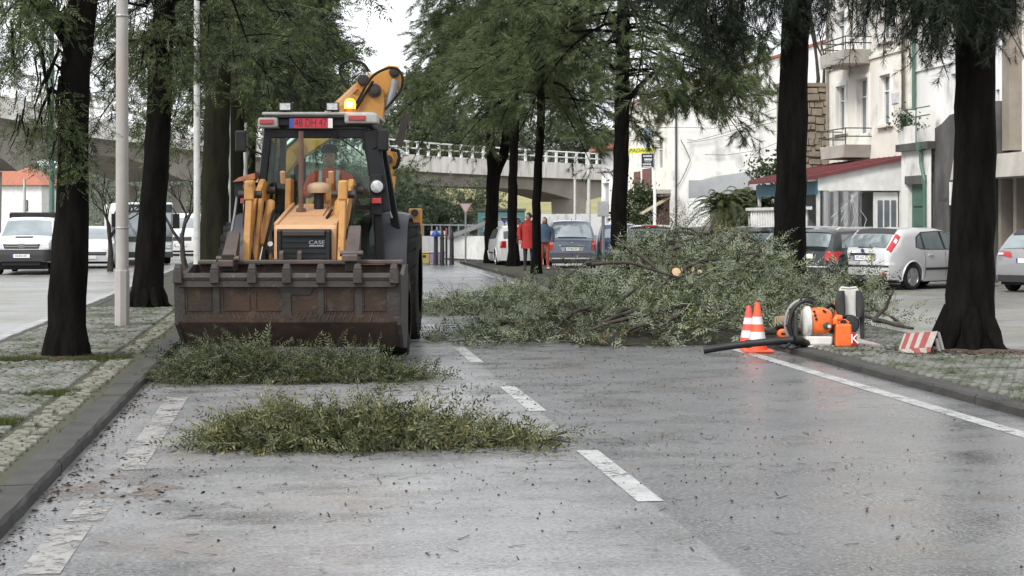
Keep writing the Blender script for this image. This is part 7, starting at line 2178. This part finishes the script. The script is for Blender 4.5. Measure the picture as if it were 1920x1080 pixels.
# white van further off
prof = [(0, .7), (.02, 1.6), (.1, 1.95), (3.4, 1.95), (4.0, 1.8), (4.5, 1.2), (5.0, .98), (5.1, .6)]
c = Car('white_van', 'white van far off, standing beyond the leaning bare tree', 'van', rear_of(338, 74, PI, 5.1), PI, 5.1, 1.9, 1.95, prof, WHT2, 1.15, (.9, 4.2), .33, .86, .08)
c.slope('windscreen', 4.05, 4.45, .88, CARGLASS)
for sd in (-1, 1): c.endpatch('headlamp', [(sd * .7 - .14, .72), (sd * .7 + .14, .72), (sd * .7 + .14, .92), (sd * .7 - .14, .92)], CLEARLENS, False, .012)
c.endpatch('grille', [(-.5, .70), (.5, .70), (.5, .88), (-.5, .88)], TRIM, False, .012); c.plate(.5, False, None, yel=False)
# the car driving over the bridge
i = min(range(len(OVST)), key=lambda k: abs(960 + FPX * ((OVST[k][0].x * CS - OVST[k][0].y * SN) / (OVST[k][0].x * SN + OVST[k][0].y * CS)) - 762))
pb = OVST[i][0] + OVN[i] * 2.6
tg = (OVST[i + 1][0] - OVST[i][0]).normalized()
prof = [(0, .6), (.02, .95), (.5, 1.38), (.9, 1.47), (2.0, 1.47), (2.6, 1.35), (3.3, 1.0), (4.1, .86), (4.3, .6)]
c = Car('bridge_car', 'silver car driving over the overpass, right of the yellow boom', 'car', (pb.x, pb.y, ZB + .85), math.atan2(tg.x, tg.y), 4.3, 1.75, 1.47, prof, SILV, .96, (.8, 3.4), .31, .76, .13)
c.side('side_window', [(.8, 1.0), (3.0, .98), (2.5, 1.32), (1.0, 1.38)], CARGLASS); c.slope('windscreen', 2.62, 3.25, .86, CARGLASS); c.slope('rear_window', .08, .46, .86, CARGLASS)
part('carriageway', MB().grid([[(OVST[k][0].x + OVN[k].x * s, OVST[k][0].y + OVN[k].y * s, ZB + .845) for s in (.24, 9.2)] for k in range(len(OVST))]), ASPH_S, bpy.data.objects['overpass'])
# ------------------------------------------------------------------ posts and signs
def lamp_post(label, px, py, wpx, ztop, mat, d=None, z=ZM, group=None, bands=()):
    d = d or dg(py, z)
    t = cthing('lamp_post', label, 'post', px, d, z, group)
    r_ = wpx / 2 / FPX * d
    part('shaft', MB().tube([(0, 0, -.05), (0, 0, ztop * .5), (0, 0, ztop)], [r_ * 1.04, r_ * .98, r_ * .8], 12), mat, t, smooth=40)
    for zz in bands: part('band', MB().lathe([(r_ * 1.06, zz - .012), (r_ * 1.10, zz), (r_ * 1.06, zz + .012)], 12), STEEL, t)
    if ztop < 6: return t
    part('arm', MB().tube([(0, 0, ztop - .02), (.1, 0, ztop + .4), (.9, 0, ztop + .75)], [r_ * .7, r_ * .5, r_ * .4], 8), mat, t, smooth=50)
    part('luminaire', MB().bb(.85, 1.4, -.12, .12, ztop + .68, ztop + .80), GREYP, t, bevel=.03)
    return t
POSTM = M('post_concrete', (.34, .32, .30), (.27, .255, .24), 1.4, .8, bump=.15, c3=(.30, .21, .17), s3=.6, lo3=.5, hi3=.7)
PALEP = M('pale_post', (.50, .50, .48), (.38, .38, .36), 2.5, .7, c3=(.22, .22, .20), s3=3)
d = dg(612, ZM)
t = lamp_post('broad grey octagonal post standing on the cobbled median before the second left tree', 229, 612, 24, 7.5, POSTM, bands=(zat(427, d) - ZM, zat(30, d) - ZM))
part('base_sleeve', MB().lathe([(.112, -.02), (.112, zat(508, d) - ZM), (.10, zat(506, d) - ZM + .01)], 8), POSTM, t, smooth=20)
lamp_post('slim white post between the second and third left trunks', 369, 0, 12, 8.5, PALEP, d=36.5)
lamp_post('thin pale post just left of the digger mirror', 428, 0, 9, 8, PALEP, d=48, group='pale posts behind the digger')
lamp_post('thin pale post behind the digger mirror', 460, 0, 8, 5, PALEP, d=56, group='pale posts behind the digger')
lamp_post('thin white lamp post in front of the grass bank, left of the pair', 1078, 0, 5, zat(292, 92), PALEP, d=92, z=0, group='white lamp posts by the overpass')
lamp_post('thicker white lamp post in front of the overpass pier, right of the pair', 1104, 0, 7, zat(285, 84), PALEP, d=84, z=0, group='white lamp posts by the overpass')
t = cthing('green_pole', 'tall green pole seen through the twigs of the nearest left tree', 'pole', 97, 70)
part('shaft', MB().tube([(0, 0, 0), (0, 0, 11)], [.13, .10], 10), GREENP, t)
t = cthing('slim_pole', 'thin pole in front of the red roofed house', 'pole', 46, 120)
part('shaft', MB().tube([(0, 0, 0), (0, 0, zat(335, 120))], .10, 8), PALEP, t)
# yield sign
dY = dg(495)
t = cthing('yield_sign', 'inverted triangle yield sign on a thin grey post, its red border faded', 'sign', 873, dY)
part('post', MB().cyl((0, 0, 0), (0, 0, zat(382, dY)), .035, 8), STEEL, t, smooth=40)
def tri(r_, z): return [(-r_, z + r_ * .577), (r_, z + r_ * .577), (0, z - r_ * 1.155)]
zc = zat(388, dY)
part('plate', MB().prism(tri(.25, zc), 'xz', -.05, -.035), mm('faded_red', (.44, .17, .13), (.5, .28, .22), 6, .6), t)
part('face', MB().prism(tri(.185, zc), 'xz', -.055, -.0505), mm('faded_white', (.58, .52, .52), rough=.6), t)
# direction sign and bollards at the junction
dD = 60
t = cthing('street_name_sign', 'small white street name board on a post at the junction', 'sign', 822, dD)
part('post', MB().cyl((-.05, 0, 0), (-.05, 0, zat(425, dD)), .04, 8), STEEL, t)
part('board', MB().bb(-.30, .34, -.06, -.035, zat(441, dD), zat(433, dD)), WHITE, t, bevel=.005)
part('print_line', MB().bb(-.2, .05, -.063, -.0605, zat(438.2, dD), zat(436.2, dD)), INK, t)
t = cthing('round_sign', 'small faded red round sign turned edge on beside the street name board', 'sign', 837, dD - 1)
part('post', MB().cyl((0, 0, 0), (0, 0, zat(428, dD)), .04, 8), IRON, t)
part('disc', MB().lathe([(.003, -.015), (.19, -.015), (.19, .015), (.003, .015)], 20, (0, -.05, zat(437, dD)), 'x'), mm('faded_magenta', (.42, .10, .16), rough=.5), t).rotation_euler = (0, 0, 0)
t = cthing('litter_bin', 'lilac waste bin at the end of the road', 'bin', 816, 61)
part('body', MB().hexa([(-.30, -.22, .05), (.30, -.22, .05), (.30, .22, .05), (-.30, .22, .05), (-.36, -.26, zat(475, 61)), (.36, -.26, zat(475, 61)), (.36, .26, zat(475, 61)), (-.36, .26, zat(475, 61))]), mm('lilac_plastic', (.38, .30, .52), (.34, .27, .47), 3, .5), t, bevel=.03)
part('lid', MB().bb(-.38, .38, -.28, .28, zat(475, 61) + .002, zat(475, 61) + .07), mm('lilac_plastic', (.38, .30, .52)), t, bevel=.02)
for x in (-.25, .25): part('wheel', MB().cyl((x - .03, .2, .08), (x + .03, .2, .08), .08, 10), RUBBER, t)
t = cthing('litter_bin', 'low yellow bin just right of the stabiliser leg', 'bin', 797, 60)
part('body', MB().bb(-.18, .18, -.15, .15, .03, .42), mm('yellow_plastic', (.50, .40, .12), rough=.5), t, bevel=.03)
part('lid', MB().bb(-.2, .2, -.17, .17, .422, .47), mm('yellow_plastic', (.50, .40, .12)), t, bevel=.02)
part('slot', MB().bb(-.08, .04, -.153, -.1502, .26, .36), INK, t)
for px, lab in ((817, 'dark bollard in front of the lilac bin'), (829, 'dark bollard right of the lilac bin'), (847, 'dark slim bollard at the median nose')):
    t = cthing('bollard', lab, 'bollard', px, 59.5, 0, 'dark bollards at the junction')
    part('shaft', MB().lathe([(.10, 0), (.085, .1), (.07, 1.1), (.05, 1.25), (.01, 1.3)], 12), IRON, t, smooth=40)
    part('cap', MB().lathe([(.16, 1.05), (.16, 1.13), (.04, 1.3)], 12) if px == 817 else MB().lathe([(.09, .95), (.09, 1.02)], 12), BLUEINK if px == 817 else IRON, t)
# blue arrow board and round sign behind the forked trunk
dA = 64
t = cthing('arrow_sign', 'dark blue sign with a white upward arrow between the forked and straight trunks', 'sign', 948, dA)
part('post', MB().cyl((0, .05, 0), (0, .05, zat(412, dA)), .04, 8), STEEL, t)
part('board', MB().prism([(-.2, zat(430, dA)), (.32, zat(430, dA)), (.32, zat(416, dA)), (-.2, zat(411, dA))], 'xz', -.02, 0), BLUEINK, t)
part('arrow', MB().prism([(.0, zat(428, dA)), (.08, zat(428, dA)), (.08, zat(420.5, dA)), (.14, zat(420.5, dA)), (.04, zat(414.5, dA)), (-.06, zat(420.5, dA)), (.0, zat(420.5, dA))], 'xz', -.026, -.0205), WHITE, t)
t = cthing('round_sign', 'white round sign half hidden by the forked trunk', 'sign', 935, dA - .4)
part('disc', MB().lathe([(.003, -.02), (.21, -.02), (.21, 0), (.003, 0)], 22, (0, 0, zat(422, dA)), 'y'), WHITE, t, smooth=30)
part('post', MB().cyl((0, .05, 0), (0, .05, zat(416, dA)), .035, 8), STEEL, t)
t = cthing('parking_sign', 'small blue sign with a white plate below, beside the leaning bare tree', 'sign', 340, 52)
part('post', MB().cyl((0, .04, 0), (0, .04, zat(434, 52)), .03, 8), STEEL, t)
part('board', MB().bb(-.06, .06, -.01, .01, zat(452, 52), zat(437, 52)), mm('sky_blue', (.05, .17, .45), rough=.5), t)
part('mark', MB().bb(-.02, .02, -.013, -.0105, zat(448, 52), zat(441, 52)), WHITE, t)
part('lower_plate', MB().bb(-.05, .04, -.01, .01, zat(485, 52), zat(475, 52)), WHITE, t)
# cafe signs
dC = 80
t = cthing('cafe_sign', 'white pole carrying a vertical cafe sign, a yellow bakery board and a dark menu board', 'sign', 1228, dC)
s_ = dC / FPX
z_ = lambda py: zat(py, dC)
x_ = lambda px: (px - 1228) * s_
part('pole', MB().tube([(0, .1, 0), (0, .1, z_(238))], .075, 8), WHITE, t, smooth=40)
vb = part('vertical_board', MB().bb(x_(1208), x_(1218), -.08, .08, z_(276), z_(239)), mm('sign_pale_blue', (.55, .60, .75), rough=.4), t)
part('board_edge', MB().bb(x_(1207.3), x_(1208), -.085, .085, z_(276), z_(239)).bb(x_(1218), x_(1218.7), -.085, .085, z_(276), z_(239)), BLUEINK, vb)
BL2 = mm('sign_blue', (.06, .12, .42), rough=.4)
for k, ch in enumerate('CAFE'): text('lettering', ch, .26, BL2, t, (x_(1213), -.084, z_(244 + k * 9.4)), depth=.004, xs=1.15)
yb = part('yellow_board', MB().add([], []).hexa([(x_(1175), -.07, z_(288.5)), (x_(1226), -.07, z_(286)), (x_(1226), .05, z_(286)), (x_(1175), .05, z_(288.5)), (x_(1175), -.07, z_(278.5)), (x_(1228), -.07, z_(276.5)), (x_(1228), .05, z_(276.5)), (x_(1175), .05, z_(278.5))]), mm('sign_yellow', (.62, .62, .08), rough=.4), t)
o = text('lettering', 'PADARIA', .255, INK, t, (x_(1201), -.074, z_(282.4)), (R(90), R(-2.4), 0), .004, xs=1.12, shear=.25)
mb_ = part('menu_board', MB().bb(x_(1203), x_(1225), -.06, .04, z_(314), z_(288)), mm('sign_navy', (.022, .024, .04), rough=.4), t)
for (a, b, p0, p1) in ((1206, 1222, 291, 294), (1208, 1223, 297, 301), (1209, 1221, 303, 304), (1205, 1222, 306.5, 309), (1205, 1223, 311, 312.8)):
    n = int((b - a) / 1.6)
    m_ = MB()
    for k in range(n): m_.bb(x_(a + k * 1.6), x_(a + k * 1.6 + 1.1), -.066, -.0605, z_(p1), z_(p0 + (.6 if k % 3 == 1 else 0)))
    part('small_print', m_, WHITE, mb_)
part('side_board', MB().bb(x_(1197), x_(1202.5), .0, .06, z_(314), z_(290)), WHITE, t)
part('bracket', MB().beam((x_(1218), 0, z_(240)), (x_(1252), .3, z_(239)), .03, .03).beam((x_(1228), 0, z_(277)), (x_(1242), .3, z_(277)), .03, .03), IRON, t)
# white cabinet on a post
t = cthing('meter_cabinet', 'white metal cabinet on a post, just left of the third right trunk', 'cabinet', 1131, 50)
part('box', MB().bb(-.17, .17, -.12, .12, zat(406, 50), zat(377, 50)), WHITE, t, bevel=.02)
part('door', MB().bb(-.15, .15, -.13, -.121, zat(404, 50), zat(379, 50)), WHITE, t)
part('vent', MB().bb(.175, .185, -.05, .05, zat(395, 50), zat(383, 50)), IRON, t)
part('post', MB().cyl((0, 0, 0), (0, 0, zat(406, 50)), .05, 8), STEEL, t)

# ------------------------------------------------------------------ cones and tools on the right kerb
CONEO = M('cone_orange', (.80, .10, .035), (.66, .08, .03), 5, .5)
CONEF = M('cone_faded', (.62, .085, .06), (.52, .07, .05), 5, .6)
CONEW = M('cone_white', (.62, .62, .63), (.50, .50, .51), 8, .45)
BLOWO = M('housing_orange', (.70, .13, .02), (.60, .105, .018), 4, .38)
BLOWW = M('housing_white', (.58, .57, .54), (.44, .43, .40), 5, .5)
STRAP = M('strap_black', (.02, .02, .022), (.035, .035, .037), 20, .8)
def cone(label, px, py, tip, mat, group):
    d = dg(py); t = cthing('traffic_cone', label, 'traffic cone', px, d, .0, group)
    h = zat(tip, d) - .03
    part('base', MB().bb(-.19, .19, -.19, .19, .004, .034), mat, t, bevel=.012)
    r0, r1 = .128, .030
    rr_ = lambda f: r0 + (r1 - r0) * f
    cuts = [0, .20, .38, .54, .70, .86, 1.0]
    for i, (a, b) in enumerate(zip(cuts, cuts[1:])):
        m_ = mat if i % 2 == 0 or i == 5 else CONEW
        e = .002 if m_ is CONEW else 0
        part('cone_band' if m_ is CONEW else 'cone_body', MB().lathe([(rr_(a) + e, .035 + a * h), (rr_(b) + e, .035 + b * h)], 22), m_, t, smooth=40)
    return t
cone('brighter orange and white traffic cone, the right one of two by the blower tube', 1420, 660, 568, CONEO, 'traffic cones')
cone('faded orange and white traffic cone tucked behind the brighter one', 1404, 652, 574, CONEF, 'traffic cones')
# backpack blower
dB = 20.3
t = cthing('leaf_blower', 'orange and white backpack leaf blower with a long black tube, lying on the kerb', 'leaf blower', 1530, dB, ZM)
s_ = dB / FPX
x_ = lambda px: (px - 1530) * s_
zz = lambda py: zat(py, dB) - ZM
# fan housing: rounded orange shell on its white tank
rings = []
for (y, k) in ((-.16, .55), (-.15, .82), (-.11, .97), (0, 1.0), (.10, .98), (.13, .8)):
    ring = []
    for j in range(24):
        a = 2 * PI * j / 24
        x = .17 * k * math.copysign(abs(math.cos(a)) ** .75, math.cos(a)); z = .165 * k * math.copysign(abs(math.sin(a)) ** .75, math.sin(a))
        if z > 0: z *= 1.05; x += .012 * z / .16
        ring.append((x + x_(1534), y, z + zz(602)))
    rings.append(ring)
part('engine_cover', MB().loft(rings), BLOWO, t, smooth=50)
for q in range(3):
    part('cover_vent', MB().lathe([(.018, -.168), (.016, -.172), (.002, -.172)], 10, (x_(1522 + q * 2), 0, zz(583 + q * 7)), 'y'), BLACKP, t)
part('cover_vent', MB().box((x_(1541), -.165, zz(582)), (.05, .012, .022), (0, .6, 0)), BLACKP, t)
part('starter_cap', MB().lathe([(.045, -.16), (.045, -.185), (.03, -.192), (.003, -.192)], 16, (x_(1545), 0, zz(609)), 'y'), mm('dark_green_plastic', (.03, .05, .03), rough=.5), t, smooth=30)
part('starter_knob', MB().lathe([(.022, -.193), (.022, -.205), (.003, -.206)], 14, (x_(1549), 0, zz(610)), 'y'), BLOWW, t)
part('white_shroud', MB().lathe([(.16, -.04), (.20, -.01), (.20, .04), (.17, .06)], 28, (x_(1511), 0, zz(603)), 'x'), BLOWW, t, smooth=40)
part('fuel_tank', MB().hexa([(x_(1506), -.17, zz(645)), (x_(1555), -.17, zz(645)), (x_(1555), .12, zz(645)), (x_(1506), .12, zz(645)), (x_(1508), -.16, zz(629)), (x_(1557), -.16, zz(629)), (x_(1557), .12, zz(629)), (x_(1508), .12, zz(629))]), BLOWW, t, bevel=.02)
part('base_plate', MB().bb(x_(1500), x_(1558), -.2, .16, 0.0, .022), BLOWW, t, bevel=.006)
part('cover_ribs', MB().bb(x_(1557), x_(1558.5), -.12, .1, zz(625), zz(592)), BLACKP, t)
fr = []
for j in range(15):
    a = R(70) + j * R(200) / 14
    fr.append((x_(1512) + .22 * math.cos(a), -.05, zz(608) + .30 * math.sin(a)))
part('back_frame', MB().tube(fr, .026, 8), BLACKP, t, smooth=60)
fr2 = [(p[0] - .03, .1, p[2]) for p in fr]
part('back_frame', MB().tube(fr2, .022, 8), mm('frame_grey', (.22, .22, .21), rough=.5), t, smooth=60)
for j in (2, 5, 8, 11): part('frame_rib', MB().beam(fr[j], fr2[j], .02, .02), BLACKP, t)
part('top_handle', MB().tube([(x_(1500), .02, zz(565)), (x_(1505), .0, zz(557)), (x_(1520), 0, zz(558)), (x_(1527), .02, zz(562))], .014, 8), BLACKP, t, smooth=60)
part('back_pad', MB().bb(x_(1487), x_(1494), -.1, .14, zz(640), zz(585)), STRAP, t, bevel=.02)
part('elbow', MB().tube([(x_(1516), -.05, zz(642)), (x_(1505), -.16, zz(643)), (x_(1492), -.26, zz(636) - .0), (x_(1480), -.30, zz(634))], [.06, .06, .058, .055], 12), BLACKP, t, smooth=50)
P0, P1 = Vector((x_(1480), -.30, zz(634))), Vector((x_(1318), -.12, -ZM + .05))
tb = [P0.lerp(P1, f / 6) + Vector((0, 0, .015 * math.sin(f / 6 * PI))) for f in range(7)]
part('tube', MB().tube(tb, [.05, .048, .046, .046, .045, .045, .048], 14), BLACKP, t, smooth=50)
for f in (1, 3): part('tube_joint', MB().tube([tb[f] - (tb[1] - tb[0]).normalized() * .03, tb[f] + (tb[1] - tb[0]).normalized() * .03], .053, 14), BLACKP, t, smooth=50)
part('tube_mouth', MB().tube([tb[6] + (tb[6] - tb[5]).normalized() * .002, tb[6] + (tb[6] - tb[5]).normalized() * .006], .04, 14), INK, t)
part('control_grip', MB().tube([(x_(1472), -.36, zz(640)), (x_(1460), -.38, zz(648)), (x_(1452), -.38, zz(645))], [.02, .022, .018], 8).tube([(x_(1492), -.3, zz(645)), (x_(1475), -.38, zz(650)), (x_(1465), -.38, zz(648))], .012, 6), BLACKP, t, smooth=60)
# second blower, seen from its harness side
dH = 21.4
t = cthing('leaf_blower', 'second backpack blower standing upright, its white back plate and black shoulder pads facing out', 'leaf blower', 1590, dH, ZM)
s_ = dH / FPX
x_ = lambda px: (px - 1590) * s_
zz = lambda py: zat(py, dH) - ZM
part('back_plate', MB().hexa([(x_(1568), .0, 0), (x_(1615), .0, 0), (x_(1615), .05, 0), (x_(1568), .05, 0), (x_(1575), .04, zz(541)), (x_(1611), .04, zz(541)), (x_(1611), .09, zz(541)), (x_(1575), .09, zz(541))]), BLOWW, t, bevel=.02)
for a, b in ((1568, 1586), (1601, 1617)):
    w_ = x_(b) - x_(a); m = (x_(a) + x_(b)) / 2
    rings = []
    for q in range(9):
        f = q / 8; z = zz(594) + (zz(545) - zz(594)) * f
        ww = w_ / 2 * (.55 + .55 * math.sin(PI * (f * .85 + .1)))
        xo = m + (.02 if a < 1580 else -.02) * math.sin(f * PI) * -1
        rings.append([(xo + ww * math.cos(2 * PI * j / 12), -.05 + .05 * math.sin(2 * PI * j / 12) + .03 * f, z) for j in range(12)])
    part('shoulder_pad', MB().loft(rings), STRAP, t, smooth=60)
part('hip_pad', MB().lathe([(.003, -.07), (.10, -.06), (.13, -.01), (.13, .02)], 20, (x_(1593), 0, zz(608)), 'y'), STRAP, t, smooth=50)
part('top_bar', MB().tube([(x_(1577), .06, zz(545)), (x_(1579), .05, zz(539)), (x_(1593), .05, zz(541)), (x_(1606), .05, zz(539)), (x_(1610), .06, zz(545))], .016, 8), BLOWW, t, smooth=60)
part('motor_block', MB().bb(x_(1570), x_(1614), .09, .30, .05, zz(565)), BLOWO, t, bevel=.05)
part('logo_patch', MB().bb(x_(1610), x_(1615), -.06, -.05, zz(590), zz(573)), REDLENS, t)
part('air_hose', MB().tube([(x_(1572), .16, zz(580)), (x_(1562), .12, zz(572)), (x_(1550), .10, zz(578)), (x_(1543), .12, zz(584))], .03, 10), BLACKP, t, smooth=60)
part('side_leg', MB().bb(x_(1613), x_(1621), -.02, .1, 0, zz(560)), STRAP, t, bevel=.02)
# orange fuel can
dF = 20.2
t = cthing('fuel_can', 'orange plastic fuel can with a red and white sticker, right of the blower', 'fuel can', 1583, dF, ZM)
s_ = dF / FPX
x_ = lambda px: (px - 1583) * s_
zz = lambda py: zat(py, dF) - ZM
part('body', MB().hexa([(x_(1564), -.10, .0), (x_(1595), -.10, 0), (x_(1595), .12, 0), (x_(1564), .12, 0), (x_(1565), -.09, zz(607)), (x_(1594), -.09, zz(607)), (x_(1594), .11, zz(607)), (x_(1565), .11, zz(607))]), BLOWO, t, bevel=.022)
part('neck', MB().tube([(x_(1567), .0, zz(607)), (x_(1566), .0, zz(600)), (x_(1570), .0, zz(596)), (x_(1578), 0, zz(597))], [.05, .05, .045, .04], 10), BLOWO, t, smooth=50)
part('handle', MB().tube([(x_(1568), .02, zz(606)), (x_(1572), .02, zz(600)), (x_(1586), .02, zz(601)), (x_(1592), .02, zz(606))], .016, 8), BLOWO, t, smooth=60)
part('cap', MB().cyl((x_(1582), 0, zz(606)), (x_(1582), 0, zz(600)), .028, 12), BLACKP, t)
st = part('sticker', MB().bb(x_(1595.5), x_(1603.5), -.09, .06, .005, zz(623)), REDLENS, t, bevel=.004)
text('lettering', 'K', .17, PLATE, t, (x_(1599.5), -.0925, zz(635)), depth=.002)
# chainsaw behind the blower and log stump
t = cthing('chainsaw', 'small orange chainsaw with its dark bar pointing left, behind the blower tube', 'chainsaw', 1467, 21.2, ZM)
s_ = 21.2 / FPX
x_ = lambda px: (px - 1467) * s_
zz = lambda py: zat(py, 21.2) - ZM
part('body', MB().loft([[(x_(1468) + .075 * k * math.cos(2 * PI * j / 14), y, .085 + .07 * k * math.sin(2 * PI * j / 14)) for j in range(14)] for y, k in ((-.08, .75), (-.05, 1), (.06, 1), (.09, .7))]), BLOWO, t, smooth=50)
part('base', MB().bb(x_(1456), x_(1482), -.08, .1, 0, .03), BLOWW, t, bevel=.01)
part('handle', MB().tube([(x_(1474), 0, .12), (x_(1477), 0, .19), (x_(1487), 0, .17), (x_(1488), 0, .06)], .015, 8), BLACKP, t, smooth=60)
part('bar', MB().prism([(x_(1458), .03), (x_(1434), .02), (x_(1430), .045), (x_(1434), .07), (x_(1458), .08)], 'xz', -.01, .01), DARKB, t)
part('vent', MB().bb(x_(1463), x_(1472), -.087, -.081, .085, .11), BLACKP, t)
t = cthing('log', 'short tan log lying at the foot of the second right tree', 'log', 1470, 21.9, ZM)
part('wood', MB().tube([(-.12, 0, .20), (.05, .05, .22), (.14, .06, .20)], [.075, .08, .07], 12, jit=.06, rng=random.Random(3)), mm('tan_bark', (.20, .13, .085), (.26, .18, .12), 9, .9, bump=.4), t, smooth=50)
part('cut_end', MB().cyl((-.122, 0, .20), (-.126, 0, .20), .068, 12), WOOD, t)
part('lower_bough', MB().tube([(-.3, .1, .06), (0, .1, .08), (.3, .15, .07)], [.05, .06, .05], 10), BARK2, t, smooth=50)
t = cthing('plank', 'grey plank lying on the cobbles right of the fuel can', 'plank', 1622, 20.4, ZM)
s_ = 20.4 / FPX
part('board', MB().hexa([((1604 - 1622) * s_, .1, .01), ((1642 - 1622) * s_, -.25, .01), ((1640 - 1622) * s_, -.12, .01), ((1606 - 1622) * s_, .32, .06), ((1604 - 1622) * s_, .1, .03), ((1642 - 1622) * s_, -.25, .03), ((1640 - 1622) * s_, -.12, .04), ((1606 - 1622) * s_, .32, .09)]), mm('grey_wood', (.22, .19, .18), (.30, .26, .25), 8, .8, stretch=(1, 5, 5)), t)
# striped barrier board
dS = dg(662, ZM)
t = cthing('barrier_board', 'red and white striped barrier board lying at the foot of the nearest right trunk', 'barrier', 1722, dS, ZM)
s_ = dS / FPX
x_ = lambda px: (px - 1722) * s_
SW_, SR_ = M('board_cream', (.30, .275, .24), (.23, .21, .185), 8, .7), M('board_red', (.24, .045, .042), (.18, .04, .036), 8, .7)
def quadlerp(q, u, v): return (Vector(q[0]) * (1 - u) + Vector(q[1]) * u) * (1 - v) + (Vector(q[3]) * (1 - u) + Vector(q[2]) * u) * v
q1 = [(x_(1681), -.10, .045), (x_(1741), -.12, .07), (x_(1763), .12, .245), (x_(1700), .12, .215)]
q2 = [(x_(1692), -.22, .008), (x_(1734), -.24, .012), (x_(1741), -.125, .068), (x_(1681), -.105, .043)]
for q, cuts in ((q1, (0, .06, .20, .32, .46, .60, .80, 1.0)), (q2, (0, .35, .62, .85, 1.0))):
    for i, (a, b) in enumerate(zip(cuts, cuts[1:])):
        sh = .0
        p = [quadlerp(q, a, 0), quadlerp(q, b, 0), quadlerp(q, b, 1), quadlerp(q, a, 1)]
        up = Vector((0, -.006, .012))
        part('stripe', MB().hexa([v - up for v in p] + [v + up for v in p]), SR_ if i % 2 else SW_, t)
part('board_leg', MB().beam((x_(1764), .12, .24), (x_(1770), .05, .03), .03, .03).beam((x_(1757), .05, .17), (x_(1762), .0, .0), .03, .03), mm('board_grey', (.2, .19, .18), rough=.8), t)
part('underside', MB().prism([(-.09, .0), (-.09, .04), (.11, .2), (.11, 0)], 'yz', x_(1705), x_(1748)), INK, t)
